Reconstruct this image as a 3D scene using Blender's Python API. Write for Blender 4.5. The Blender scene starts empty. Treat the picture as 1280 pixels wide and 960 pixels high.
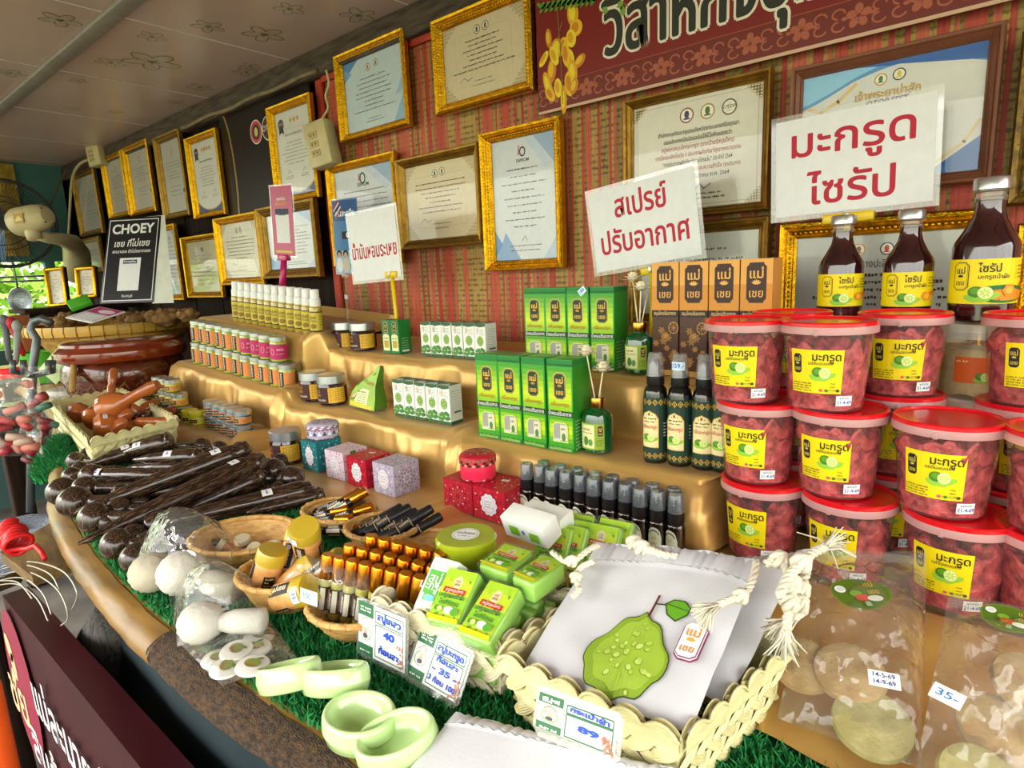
import bpy, bmesh, math, random
import numpy as np
from mathutils import Vector, Matrix, Euler, noise

SC = bpy.context.scene
COL = SC.collection
PI = math.pi
R_ = math.radians

# ------------------------------------------------------------------ camera
F_PX = 760.0
CAM = np.array([0.0, -1.25, 1.22])
_l = np.array([-290 - 640, 379 - 480, F_PX]); _l /= np.linalg.norm(_l)
_r = np.array([1250 - 640, 312 - 480, F_PX]); _r /= np.linalg.norm(_r)
_up = np.cross(_r, -_l); _up /= np.linalg.norm(_up)
if _up[1] > 0: _up = -_up
_X = -_l; _Y = np.cross(_up, _X)
if _Y[2] < 0: _Y = -_Y
RW = np.array([_X, _Y, _up])            # camera coords (x right, y down, z forward) -> world
cd = bpy.data.cameras.new('camera'); cam = bpy.data.objects.new('camera', cd); COL.objects.link(cam)
cd.sensor_width = 36.0; cd.lens = 36.0 * F_PX / 1280.0; cd.clip_start = 0.02; cd.clip_end = 100
cam.matrix_world = Matrix.Translation(Vector(CAM)) @ Matrix([list(r) for r in (RW @ np.diag([1, -1, -1]))]).to_4x4()
SC.camera = cam

# ------------------------------------------------------------------ sky, sun, exposure
SC.view_settings.view_transform = 'Standard'; SC.view_settings.look = 'None'
SC.view_settings.gamma = 1.0; SC.view_settings.use_curve_mapping = False
SC.view_settings.exposure = 1.15
SKY_STRENGTH = 3.1
wd = bpy.data.worlds.new('sky'); SC.world = wd; wd.use_nodes = True
nt = wd.node_tree; nt.nodes.clear()
def wn(t, **k):
    n = nt.nodes.new(t)
    for a, b in k.items(): setattr(n, a, b)
    return n
wo = wn('ShaderNodeOutputWorld'); wb = wn('ShaderNodeBackground'); wb.inputs['Strength'].default_value = SKY_STRENGTH
tc = wn('ShaderNodeTexCoord'); sp = wn('ShaderNodeSeparateXYZ'); nt.links.new(tc.outputs['Generated'], sp.inputs[0])
rp = wn('ShaderNodeValToRGB'); mp = wn('ShaderNodeMapRange'); mp.inputs['From Min'].default_value = -1; mp.inputs['From Max'].default_value = 1
nt.links.new(sp.outputs['Z'], mp.inputs['Value']); nt.links.new(mp.outputs[0], rp.inputs[0])
els = rp.color_ramp.elements
for e, (p, c) in zip([els[0], els[1]] + [els.new(0.5) for _ in range(3)],
                     [(0.0, (.10, .09, .07, 1)), (1.0, (.75, .88, 1.0, 1)), (0.49, (.30, .29, .22, 1)), (0.56, (.86, .84, .79, 1)), (0.66, (1.0, .98, .95, 1))]):
    e.position = p; e.color = c
# a band of garden green low on the horizon, broken up by noise
nz = wn('ShaderNodeTexNoise'); nz.inputs['Scale'].default_value = 7; nz.inputs['Detail'].default_value = 8
nt.links.new(tc.outputs['Generated'], nz.inputs['Vector'])
gr = wn('ShaderNodeValToRGB'); gr.color_ramp.elements[0].position = .40; gr.color_ramp.elements[0].color = (.05, .12, .02, 1)
gr.color_ramp.elements[1].position = .62; gr.color_ramp.elements[1].color = (.75, .95, .50, 1); nt.links.new(nz.outputs[0], gr.inputs[0])
bd = wn('ShaderNodeMapRange'); bd.inputs['From Min'].default_value = .10; bd.inputs['From Max'].default_value = .30; bd.inputs['To Min'].default_value = .28; bd.inputs['To Max'].default_value = 0
nt.links.new(sp.outputs['Z'], bd.inputs['Value'])
mx = wn('ShaderNodeMix', data_type='RGBA'); nt.links.new(bd.outputs[0], mx.inputs[0]); nt.links.new(rp.outputs[0], mx.inputs[6]); nt.links.new(gr.outputs[0], mx.inputs[7])
nt.links.new(mx.outputs[2], wb.inputs['Color']); nt.links.new(wb.outputs[0], wo.inputs['Surface'])

sd = bpy.data.lights.new('sun', 'SUN'); sd.energy = 1.25; sd.angle = R_(16); sd.color = (1, .95, .86)
sun = bpy.data.objects.new('sun', sd); COL.objects.link(sun)
sun.rotation_euler = Vector((0.55, 0.72, -0.47)).to_track_quat('-Z', 'Y').to_euler()
SC.cycles.max_bounces = 8; SC.cycles.transparent_max_bounces = 24; SC.cycles.diffuse_bounces = 3; SC.cycles.glossy_bounces = 3
SC.cycles.transmission_bounces = 6; SC.cycles.caustics_reflective = False; SC.cycles.caustics_refractive = False
SC.cycles.sample_clamp_indirect = 4

# ------------------------------------------------------------------ points from the photo's survey
TZ = 0.80                                # table top height
def ray(px, py): return RW @ np.array([px - 640.0, py - 480.0, F_PX])
def PZ(px, py, z):
    d = ray(px, py); t = (z - CAM[2]) / d[2]; return Vector(CAM + d * t)
def PY(px, py, y):
    d = ray(px, py); t = (y - CAM[1]) / d[1]; return Vector(CAM + d * t)
def PX(px, py, x):
    d = ray(px, py); t = (x - CAM[0]) / d[0]; return Vector(CAM + d * t)
def PD(px, py, depth):
    return Vector(CAM + ray(px, py) * (depth / F_PX))

# ------------------------------------------------------------------ materials
def lin(h):
    if isinstance(h, (tuple, list)): return tuple(h)[:3]
    h = h.lstrip('#'); c = [int(h[i:i + 2], 16) / 255 for i in (0, 2, 4)]
    return tuple(x / 12.92 if x <= .04045 else ((x + .055) / 1.055) ** 2.4 for x in c)
MATS = {}
def mat(key, col='#808080', rough=.5, metal=0.0, var=.06, vscale=30.0, bump=0.0, bscale=120.0, trans=0.0, ior=1.45, alpha=1.0, coat=0.0, sheen=0.0, sss=0.0, emit=0.0, spec=.5, col2=None, stretch=None, detail=3):
    """A procedural Principled material: base colour broken up by object-space noise, optional noise bump."""
    if key in MATS: return MATS[key]
    m = bpy.data.materials.new(key); MATS[key] = m; m.use_nodes = True
    t = m.node_tree; b = t.nodes['Principled BSDF']
    c = lin(col)
    b.inputs['Roughness'].default_value = rough; b.inputs['Metallic'].default_value = metal
    b.inputs['Specular IOR Level'].default_value = spec; b.inputs['IOR'].default_value = ior
    b.inputs['Transmission Weight'].default_value = trans; b.inputs['Alpha'].default_value = alpha
    b.inputs['Coat Weight'].default_value = coat; b.inputs['Coat Roughness'].default_value = .08
    b.inputs['Sheen Weight'].default_value = sheen; b.inputs['Sheen Roughness'].default_value = .35
    if sss: b.inputs['Subsurface Weight'].default_value = sss; b.inputs['Subsurface Radius'].default_value = (.01, .012, .006)
    if emit: b.inputs['Emission Color'].default_value = (*c, 1); b.inputs['Emission Strength'].default_value = emit
    need = var > 0 or bump > 0 or col2
    if need:
        g = t.nodes.new('ShaderNodeTexCoord'); src = g.outputs['Object']
        if stretch:
            mpn = t.nodes.new('ShaderNodeMapping'); mpn.inputs['Scale'].default_value = stretch
            t.links.new(src, mpn.inputs['Vector']); src = mpn.outputs['Vector']
    if var > 0 or col2:
        n = t.nodes.new('ShaderNodeTexNoise'); n.inputs['Scale'].default_value = vscale; n.inputs['Detail'].default_value = detail
        t.links.new(src, n.inputs['Vector'])
        r = t.nodes.new('ShaderNodeValToRGB'); e = r.color_ramp.elements
        if col2:
            e[0].color = (*c, 1); e[1].color = (*lin(col2), 1); e[0].position = .5 - var; e[1].position = .5 + var
        else:
            e[0].color = (*[x * (1 - var * 1.6) for x in c], 1); e[1].color = (*[min(1, x * (1 + var * 1.6)) for x in c], 1)
            e[0].position = .3; e[1].position = .7
        t.links.new(n.outputs[0], r.inputs[0]); t.links.new(r.outputs[0], b.inputs['Base Color'])
    else:
        b.inputs['Base Color'].default_value = (*c, 1)
    if bump > 0:
        n2 = t.nodes.new('ShaderNodeTexNoise'); n2.inputs['Scale'].default_value = bscale; n2.inputs['Detail'].default_value = 4
        t.links.new(src, n2.inputs['Vector'])
        bp = t.nodes.new('ShaderNodeBump'); bp.inputs['Strength'].default_value = bump; bp.inputs['Distance'].default_value = .004
        t.links.new(n2.outputs[0], bp.inputs['Height']); t.links.new(bp.outputs[0], b.inputs['Normal'])
    return m
def clear_film(key, tint='#ffffff', haze=.06, rough=.12, gloss=1.0, bump=.0, hazecol='#ffffff'):
    """Thin clear plastic: transparent with a Fresnel sheen and a little milky haze."""
    if key in MATS: return MATS[key]
    m = bpy.data.materials.new(key); MATS[key] = m; m.use_nodes = True
    t = m.node_tree; t.nodes.clear(); N = t.nodes.new
    o = N('ShaderNodeOutputMaterial'); tr = N('ShaderNodeBsdfTransparent'); tr.inputs[0].default_value = (*lin(tint), 1)
    gl = N('ShaderNodeBsdfGlossy'); gl.inputs['Roughness'].default_value = rough
    df = N('ShaderNodeBsdfDiffuse'); df.inputs[0].default_value = (*lin(hazecol), 1)
    fr = N('ShaderNodeLayerWeight'); fr.inputs['Blend'].default_value = .5; pw = N('ShaderNodeMath'); pw.operation = 'POWER'; pw.inputs[1].default_value = 4; ad = N('ShaderNodeMath'); ad.operation = 'MULTIPLY_ADD'; ad.inputs[1].default_value = .9; ad.inputs[2].default_value = .045
    t.links.new(fr.outputs['Facing'], pw.inputs[0]); t.links.new(pw.outputs[0], ad.inputs[0])
    mu = N('ShaderNodeMath'); mu.operation = 'MULTIPLY'; mu.inputs[1].default_value = gloss; mu.use_clamp = True
    t.links.new(ad.outputs[0], mu.inputs[0])
    m1 = N('ShaderNodeMixShader'); m1.inputs[0].default_value = haze; m2 = N('ShaderNodeMixShader')
    t.links.new(tr.outputs[0], m1.inputs[1]); t.links.new(df.outputs[0], m1.inputs[2])
    t.links.new(mu.outputs[0], m2.inputs[0]); t.links.new(m1.outputs[0], m2.inputs[1]); t.links.new(gl.outputs[0], m2.inputs[2])
    t.links.new(m2.outputs[0], o.inputs[0])
    if bump:
        g = N('ShaderNodeTexCoord'); n2 = N('ShaderNodeTexNoise'); n2.inputs['Scale'].default_value = 38; n2.inputs['Detail'].default_value = 2
        t.links.new(g.outputs['Object'], n2.inputs['Vector'])
        bp = N('ShaderNodeBump'); bp.inputs['Strength'].default_value = bump; bp.inputs['Distance'].default_value = .01
        t.links.new(n2.outputs[0], bp.inputs['Height'])
        for x in (gl, fr): t.links.new(bp.outputs[0], x.inputs['Normal'])
    return m
def ink(h, rough=.55):
    """A flat printed colour."""
    k = 'print_' + h.lstrip('#')
    return mat(k, h, rough, var=.02, vscale=60)

# ------------------------------------------------------------------ mesh builder
class MB:
    def __init__(s): s.v = []; s.f = []; s.m = []; s.sm = []; s.mats = []; s.xf = None
    def mi(s, m):
        if m not in s.mats: s.mats.append(m)
        return s.mats.index(m)
    def add(s, vs, fs, m, smooth=False, xf=None):
        b = len(s.v)
        x = xf if xf is not None else s.xf
        if x is not None: vs = [x @ Vector(p) for p in vs]
        s.v.extend([tuple(p) for p in vs]); i = s.mi(m)
        s.f.extend([tuple(b + k for k in q) for q in fs]); s.m.extend([i] * len(fs)); s.sm.extend([smooth] * len(fs))
        return s
    def box(s, c, d, m, bev=0.0, xf=None, seg=2):
        x, y, z = [k / 2 for k in d]
        vs = [(c[0] + a * x, c[1] + b * y, c[2] + e * z) for a in (-1, 1) for b in (-1, 1) for e in (-1, 1)]
        fs = [(0, 1, 3, 2), (4, 6, 7, 5), (0, 4, 5, 1), (2, 3, 7, 6), (0, 2, 6, 4), (1, 5, 7, 3)]
        if bev > 0:
            bm = bmesh.new(); bv = [bm.verts.new(p) for p in vs]
            for q in fs: bm.faces.new([bv[k] for k in q])
            bmesh.ops.bevel(bm, geom=list(bm.edges), offset=bev, segments=seg, affect='EDGES', profile=.5)
            bm.verts.index_update(); vs = [tuple(p.co) for p in bm.verts]; fs = [tuple(p.index for p in f.verts) for f in bm.faces]; bm.free()
        return s.add(vs, fs, m, bev > 0 and seg > 1, xf)
    def hexa(s, lo, hi, m, xf=None):
        """lo, hi: four bottom and four top corners in ring order."""
        return s.add(list(lo) + list(hi), [(3, 2, 1, 0), (4, 5, 6, 7)] + [(i, (i + 1) % 4, 4 + (i + 1) % 4, 4 + i) for i in range(4)], m, False, xf)
    def lathe(s, pr, m, n=28, c=(0, 0, 0), smooth=True, xf=None, a0=0, sx=1, sy=1, mats=None):
        if smooth and mats is None and len(pr) > 2:
            cuts = [0]
            for i in range(1, len(pr) - 1):
                a = (pr[i][0] - pr[i - 1][0], pr[i][1] - pr[i - 1][1]); b = (pr[i + 1][0] - pr[i][0], pr[i + 1][1] - pr[i][1])
                if abs(math.atan2(a[0] * b[1] - a[1] * b[0], a[0] * b[0] + a[1] * b[1])) > .62: cuts.append(i)
            cuts.append(len(pr) - 1)
            if len(cuts) > 2:
                for i, j in zip(cuts, cuts[1:]): s.lathe(pr[i:j + 1], m, n, c, None, xf, a0, sx, sy)
                return s
        if smooth is None: smooth = True
        vs = []; fs = []; idx = []
        for r, z in pr:
            if r < 1e-6: idx.append([len(vs)]); vs.append((c[0], c[1], c[2] + z))
            else:
                idx.append(list(range(len(vs), len(vs) + n)))
                vs += [(c[0] + sx * r * math.cos(a0 + 2 * PI * k / n), c[1] + sy * r * math.sin(a0 + 2 * PI * k / n), c[2] + z) for k in range(n)]
        runs = {}
        for i in range(len(pr) - 1):
            A, B = idx[i], idx[i + 1]; q = []
            for k in range(n):
                a, b = A[k % len(A)], A[(k + 1) % len(A)]; d, e = B[k % len(B)], B[(k + 1) % len(B)]
                if len(A) == 1 and len(B) == 1: continue
                q.append((a, e, d) if len(A) == 1 else (a, b, d) if len(B) == 1 else (a, b, e, d))
            fs.append(q)
        if mats is None:
            return s.add(vs, [x for q in fs for x in q], m, smooth, xf)
        b = len(s.v); s.add(vs, [], m, smooth, xf)
        for i, q in enumerate(fs):
            mm = s.mi(mats[i]); s.f.extend([tuple(b + k for k in y) for y in q]); s.m.extend([mm] * len(q)); s.sm.extend([smooth] * len(q))
        return s
    def tube(s, pts, rad, m, n=8, smooth=True, cap=True, closed=False, flat=1.0):
        P = [Vector(p) for p in pts]; L = len(P)
        rr = rad if isinstance(rad, (list, tuple)) else [rad] * L
        vs = []; prev = None
        for i in range(L):
            if closed: t = P[(i + 1) % L] - P[i - 1]
            else: t = P[min(i + 1, L - 1)] - P[max(i - 1, 0)]
            t.normalize()
            if prev is None:
                u = t.orthogonal().normalized()
                if abs(t.z) < .95: u = t.cross(Vector((0, 0, 1))).normalized()
            else:
                u = (prev - t * prev.dot(t)); u = u.normalized() if u.length > 1e-6 else t.orthogonal().normalized()
            prev = u; w = t.cross(u)
            vs += [P[i] + (u * math.cos(2 * PI * k / n) + w * (flat * math.sin(2 * PI * k / n))) * rr[i] for k in range(n)]
        fs = []
        for i in range(L if closed else L - 1):
            j = (i + 1) % L
            fs += [(i * n + k, i * n + (k + 1) % n, j * n + (k + 1) % n, j * n + k) for k in range(n)]
        if cap and not closed:
            fs += [tuple(range(n - 1, -1, -1)), tuple(range((L - 1) * n, L * n))]
        return s.add(vs, fs, m, smooth)
    def grid(s, nu, nv, fn, m, smooth=True, wrap=False, xf=None):
        vs = [fn(i / (nu if wrap else nu - 1) if nu > 1 else 0, j / (nv - 1)) for i in range(nu) for j in range(nv)]
        fs = []
        for i in range(nu if wrap else nu - 1):
            k = (i + 1) % nu
            fs += [(i * nv + j, k * nv + j, k * nv + j + 1, i * nv + j + 1) for j in range(nv - 1)]
        return s.add(vs, fs, m, smooth, xf)
    def ball(s, c, r, m, n=16, k=10, jit=0.0, seed=0, xf=None, freq=1.0):
        if not isinstance(r, (tuple, list)): r = (r, r, r)
        vs = [(0, 0, -1)]; fs = []
        for j in range(1, k):
            a = -PI / 2 + PI * j / k
            vs += [(math.cos(a) * math.cos(2 * PI * i / n), math.cos(a) * math.sin(2 * PI * i / n), math.sin(a)) for i in range(n)]
        vs.append((0, 0, 1)); top = len(vs) - 1
        for i in range(n):
            fs.append((0, 1 + (i + 1) % n, 1 + i)); o = 1 + (k - 2) * n; fs.append((o + i, o + (i + 1) % n, top))
            for j in range(k - 2):
                o = 1 + j * n; fs.append((o + i, o + (i + 1) % n, o + n + (i + 1) % n, o + n + i))
        out = []
        for p in vs:
            q = 1.0
            if jit: q += jit * noise.noise(Vector(p) * 2.1 * freq + Vector((seed * 7.3, seed * 3.1, seed))) * 2
            out.append((c[0] + p[0] * r[0] * q, c[1] + p[1] * r[1] * q, c[2] + p[2] * r[2] * q))
        return s.add(out, fs, m, True, xf)
    def prism(s, poly, z0, z1, m, xf=None, top=None):
        n = len(poly)
        s.add([(x, y, z0) for x, y in poly] + [(x, y, z1) for x, y in poly], [(i, (i + 1) % n, n + (i + 1) % n, n + i) for i in range(n)] + [tuple(range(n - 1, -1, -1))], m, False, xf)
        return s.add([(x, y, z1) for x, y in poly], [tuple(range(n))], top or m, False, xf)
    def mesh(s, name):
        me = bpy.data.meshes.new(name); me.from_pydata(s.v, [], s.f)
        for m in s.mats: me.materials.append(m)
        me.polygons.foreach_set('material_index', s.m); me.polygons.foreach_set('use_smooth', s.sm); me.update()
        return me
    def build(s, name, parent=None, loc=None, rot=None, label=None, cat=None, group=None, kind=None):
        o = bpy.data.objects.new(name, s.mesh(name)); COL.objects.link(o)
        if parent is not None: o.parent = parent
        return tag(o, label, cat, group, kind, loc, rot)
def tag(o, label=None, cat=None, group=None, kind=None, loc=None, rot=None):
    if label: o['label'] = label
    if cat: o['category'] = cat
    if group: o['group'] = group
    if kind: o['kind'] = kind
    if loc is not None: o.location = loc
    if rot is not None: o.rotation_euler = rot if isinstance(rot, (tuple, list, Euler)) else (0, 0, rot)
    return o
def thing(name, label, cat, loc=(0, 0, 0), rot=None, group=None):
    o = bpy.data.objects.new(name, None); COL.objects.link(o); o.empty_display_size = .02
    return tag(o, label, cat, group, None, loc, rot)
KIDS = {}
def kids(o):
    return [c for c in o.children]
def dup(root, loc, rot=None, label=None, group=None, skip=()):
    def cp(o, par):
        c = o.copy(); COL.objects.link(c)
        if par is not None: c.parent = par
        for ch in kids(o):
            if ch.name.split('.')[0] not in skip: cp(ch, c)
        return c
    r = cp(root, None)
    return tag(r, label, None, group, None, loc, rot)
def ordn(i): return ['first', 'second', 'third', 'fourth', 'fifth', 'sixth', 'seventh', 'eighth', 'ninth', 'tenth', 'eleventh', 'twelfth', 'thirteenth', 'fourteenth', 'fifteenth', 'sixteenth'][i]

# ------------------------------------------------------------------ printed artwork: flat shapes laid on a surface
TXT = {}; OVER = {}
def overlapping(v, f):
    """faces of a self-crossing letter outline that lie over another face: they are lifted a hair"""
    T = [(q[0], q[i], q[i + 1]) for q in f for i in range(1, len(q) - 1)]; own = np.array([j for j, q in enumerate(f) for i in range(1, len(q) - 1)])
    if not T: return set()
    A, B, C = (v[[t[i] for t in T]] for i in range(3)); out = set()
    cr = lambda p, q, r: (q[..., 0] - p[..., 0]) * (r[..., 1] - p[..., 1]) - (q[..., 1] - p[..., 1]) * (r[..., 0] - p[..., 0])
    for w in ((1, 1, 1), (6, 1, 1), (1, 6, 1), (1, 1, 6)):
        S = (A * w[0] + B * w[1] + C * w[2]) / sum(w)
        for i0 in range(0, len(T), 400):
            P = S[i0:i0 + 400, None, :]; a, b, c = cr(A[None], B[None], P), cr(B[None], C[None], P), cr(C[None], A[None], P); e = 1e-6
            ins = ((a > e) & (b > e) & (c > e)) | ((a < -e) & (b < -e) & (c < -e)); ins &= own[i0:i0 + 400, None] != own[None]
            for i, j in zip(*np.nonzero(ins)): out.add(int(max(own[i0 + i], own[j])))
    return out
def glyphs(s, bold=0.0, res=2):
    k = (s, bold, res)
    if k not in TXT:
        c = bpy.data.curves.new('lettering', 'FONT'); c.body = s; c.size = 1; c.resolution_u = res; c.offset = bold
        o = bpy.data.objects.new('lettering', c); COL.objects.link(o)
        dg = bpy.context.evaluated_depsgraph_get(); ev = o.evaluated_get(dg); me = ev.to_mesh()
        v = np.array([p.co[:2] for p in me.vertices]).reshape(-1, 2); f = [tuple(p.vertices) for p in me.polygons]
        ev.to_mesh_clear(); bpy.data.objects.remove(o); bpy.data.curves.remove(c)
        TXT[k] = (v, f); OVER[k] = overlapping(v, f)
    return TXT[k]
class Art:
    """2-D shapes (u right, v up, metres) in layers; put() lays them on a surface given by a map (u, v, lift) -> point."""
    def __init__(s, du=1.0): s.sh = []; s.du = du; s.top = 0
    def _a(s, v, f, m, l):
        l = s.top + 1 if l is None else l
        s.top = max(s.top, l); s.sh.append((v, f, m, l)); return s
    def rect(s, x, y, w, h, m, l=None, rot=0.0):
        """centre x, y"""
        n = max(1, int(math.ceil(w / s.du))); c, q = math.cos(rot), math.sin(rot)
        v = []
        for i in range(n + 1):
            for e in (-.5, .5):
                a, b = -w / 2 + w * i / n, e * h; v.append((x + a * c - b * q, y + a * q + b * c))
        return s._a(v, [(2 * i, 2 * i + 2, 2 * i + 3, 2 * i + 1) for i in range(n)], m, l)
    def poly(s, pts, m, l=None):
        return s._a(list(pts), [tuple(range(len(pts)))], m, l)
    def ell(s, x, y, a, b, m, l=None, n=20, rot=0.0):
        c, q = math.cos(rot), math.sin(rot); P = []
        for i in range(n):
            u, w = a * math.cos(2 * PI * i / n), b * math.sin(2 * PI * i / n); P.append((x + u * c - w * q, y + u * q + w * c))
        return s._a([(x, y)] + P, [(0, 1 + i, 1 + (i + 1) % n) for i in range(n)], m, l)
    def ring(s, x, y, a, b, t, m, l=None, n=24, a0=0, a1=2 * PI, rot=0.0):
        v = []; cc, q = math.cos(rot), math.sin(rot)
        for i in range(n + 1):
            th = a0 + (a1 - a0) * i / n
            for e in (0, 1):
                u, w = (a - e * t) * math.cos(th), (b - e * t) * math.sin(th); v.append((x + u * cc - w * q, y + u * q + w * cc))
        return s._a(v, [(2 * i, 2 * i + 2, 2 * i + 3, 2 * i + 1) for i in range(n)], m, l)
    def line(s, pts, t, m, l=None):
        l = s.top + 1 if l is None else l
        for (x0, y0), (x1, y1) in zip(pts, pts[1:]):
            d = math.hypot(x1 - x0, y1 - y0)
            if d > 0: s.rect((x0 + x1) / 2, (y0 + y1) / 2, d + t * .5, t, m, l, math.atan2(y1 - y0, x1 - x0))
        return s
    def text(s, t, x, y, h, m, l=None, w=None, bold=0.02, rot=0.0, skew=0.0, res=3, align='c'):
        """h: height of a plain letter; w: fit to this width; x, y: centre (or left end) of the line's base letters"""
        v, f = glyphs(t, bold, res)
        if not len(v): return s
        x0, x1 = v[:, 0].min(), v[:, 0].max(); k = h / .55
        kx = k if w is None else w / (x1 - x0)
        q = np.empty_like(v); q[:, 0] = (v[:, 0] - ((x0 + x1) / 2 if align == 'c' else x0)) * kx; q[:, 1] = (v[:, 1] - .275) * k
        q[:, 0] += skew * q[:, 1]
        c, z = math.cos(rot), math.sin(rot)
        p = np.stack([x + q[:, 0] * c - q[:, 1] * z, y + q[:, 0] * z + q[:, 1] * c], 1)
        p = [tuple(a) for a in p]; ov = OVER[(t, bold, res)]
        if ov: s._a(p, [q for j, q in enumerate(f) if j in ov], m, (s.top + 1 if l is None else l) + .6); s.top = int(s.top)
        return s._a(p, [q for j, q in enumerate(f) if j not in ov], m, l)
    def thick(s, t, x, y, h, m, l, r, n=8, **k):
        """heavy lettering: the same line laid n times round a small circle of radius r"""
        for i in range(n): s.text(t, x + r * math.cos(2 * PI * i / n), y + r * math.sin(2 * PI * i / n), h, m, l + i * .12, bold=0.0, **k)
        return s.text(t, x, y, h, m, l + n * .12, bold=0.0, **k)
    def dashes(s, x, y, w, h, m, seed=0, l=None, wl=6.0):
        """a line of unreadably small print: word-length strokes with rough tops"""
        r = random.Random(seed); a = -w / 2; tp = s.top; l = s.top + 1 if l is None else l
        while a < w / 2 - h:
            d = min(h * r.uniform(1.5, wl), w / 2 - a)
            k = max(2, int(d / (h * .8)))
            for i in range(k):
                g = d / k; hh = h * r.uniform(.45, 1.0)
                s.rect(x + a + (i + .5) * g, y + (hh - h) * .5 * r.choice((-1, 1)) * .6, g * .72, hh, m, l)
            a += d + h * r.uniform(.5, 1.1)
        s.top = max(tp, l - 1)
        return s
    def put(s, mb, fn, eps=.00014, base=.0003):
        for v, f, m, l in s.sh:
            if s.du < 1: v, f = _slice(v, f, s.du)
            mb.add([fn(a, b, base + eps * l) for a, b in v], f, m)
        return mb
def _slice(v, f, du):
    """cut every face into upright strips so that it follows a curved surface"""
    ov, of = [], []
    for q in f:
        P = [v[i] for i in q]; x0, x1 = min(p[0] for p in P), max(p[0] for p in P)
        n = int(math.ceil((x1 - x0) / du - 1e-6))
        for k in range(max(1, n)):
            C = P
            if n > 1:
                for e, sg in ((x0 + (x1 - x0) * k / n, 1), (x0 + (x1 - x0) * (k + 1) / n, -1)):
                    D = []
                    for i in range(len(C)):
                        a, b = C[i - 1], C[i]; da, db = sg * (a[0] - e), sg * (b[0] - e)
                        if (da < 0) != (db < 0): t = da / (da - db); D.append((a[0] + (b[0] - a[0]) * t, a[1] + (b[1] - a[1]) * t))
                        if db >= 0: D.append(b)
                    C = D
                    if len(C) < 3: break
            if len(C) >= 3: of.append(tuple(range(len(ov), len(ov) + len(C)))); ov.extend(C)
    return ov, of
def on_plane(o, U, V):
    o, U, V = Vector(o), Vector(U).normalized(), Vector(V).normalized(); N = U.cross(V)
    return lambda a, b, n: o + U * a + V * b + N * n
def on_front(x=0, y=0, z=0): return on_plane((x, y, z), (1, 0, 0), (0, 0, 1))      # faces -Y
def on_top(x=0, y=0, z=0, rot=0.0): return on_plane((x, y, z), (math.cos(rot), math.sin(rot), 0), (-math.sin(rot), math.cos(rot), 0))
def on_right(x=0, y=0, z=0): return on_plane((x, y, z), (0, 1, 0), (0, 0, 1))       # faces +X
def on_cyl(r, z=0, ang=0.0, k=0.0, cx=0, cy=0):
    """wraps round a vertical axis; ang 0 faces -Y; radius grows by k per metre of height"""
    def fn(a, b, n):
        q = r + k * b; th = ang + a / r; return Vector((cx + (q + n) * math.sin(th), cy - (q + n) * math.cos(th), z + b))
    return fn
def logo(A, x, y, h, plate, edge, text, flower=None):
    """the maker's upright plaque: two short words above and below a lotus, in a frame with nipped corners"""
    w = h * .5; c = w * .22
    def octo(e): return [(x - w / 2 + c - e * .4, y - h / 2 - e), (x + w / 2 - c + e * .4, y - h / 2 - e), (x + w / 2 + e, y - h / 2 + c - e * .4), (x + w / 2 + e, y + h / 2 - c + e * .4), (x + w / 2 - c + e * .4, y + h / 2 + e), (x - w / 2 + c - e * .4, y + h / 2 + e), (x - w / 2 - e, y + h / 2 - c + e * .4), (x - w / 2 - e, y - h / 2 + c - e * .4)]
    if edge: A.poly(octo(h * .05), edge); A.poly(octo(h * .022), plate)
    if edge: A.poly(octo(0), edge); 
    A.poly(octo(-h * .012), plate)
    l = A.top + 1
    A.text('แม่', x, y + h * .20, h * .17, text, l, w=w * .66, bold=.02, res=3); A.text('เชย', x, y - h * .27, h * .15, text, l, w=w * .66, bold=.01)
    fl = flower or text
    for a in (-60, -30, 0, 30, 60): A.ell(x + h * .07 * math.sin(R_(a)), y - h * .035 + h * .07 * math.cos(R_(a)) * .8, h * .022, h * .06, fl, l, 10, -R_(a))
    return A
def lime(A, x, y, r, cut=True):
    """a whole green lime, a cut half and leaves"""
    g1, g2, g3 = ink('#5f9a1c'), ink('#3f7d1a'), ink('#8fc33a')
    for dx, dy, rt in ((1.5, -.5, .4), (-1.2, -.9, -.4), (.2, -1.0, 0)): A.ell(x + dx * r, y + dy * r, r * 1.0, r * .45, g3, None, 12, rt)
    A.ell(x - r * .6, y + r * .15, r * 1.0, r * .85, g2, None, 16); A.ell(x - r * .7, y + r * .3, r * .6, r * .5, g1, None, 12)
    A.ell(x + r * .55, y, r * .95, r * .95, ink('#cfe08a'), None, 18); A.ell(x + r * .55, y, r * .82, r * .82, ink('#e6ecae'), None, 16)
    l = A.top + 1
    for i in range(7):
        t = 2 * PI * i / 7; A.ell(x + r * .55 + .45 * r * math.cos(t), y + .45 * r * math.sin(t), r * .33, r * .15, ink('#bcd860'), l, 8, t)
    return A
def orient(d, face=(.3, -.75, .6)):
    """local Z along d, local -Y turned towards the open side"""
    z = Vector(d).normalized(); f = Vector(face); y = -(f - z * f.dot(z)).normalized(); x = y.cross(z); return Matrix((x, y, z)).transposed().to_euler()
# ================================================================== the setting
CEIL = 1.933; XL, XR = -4.4, 1.5
def wood_mat(key, c1, c2, stretch, rough=.5, bump=.25, sc=9, spec=.5):
    return mat(key, c1, rough, spec=spec, var=.16, vscale=sc, col2=c2, stretch=stretch, bump=bump, bscale=sc * 3, detail=6)
DARKWOOD = wood_mat('dark_wood', '#140c08', '#2a1b12', (6, 6, .5), .75, spec=.12)
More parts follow.
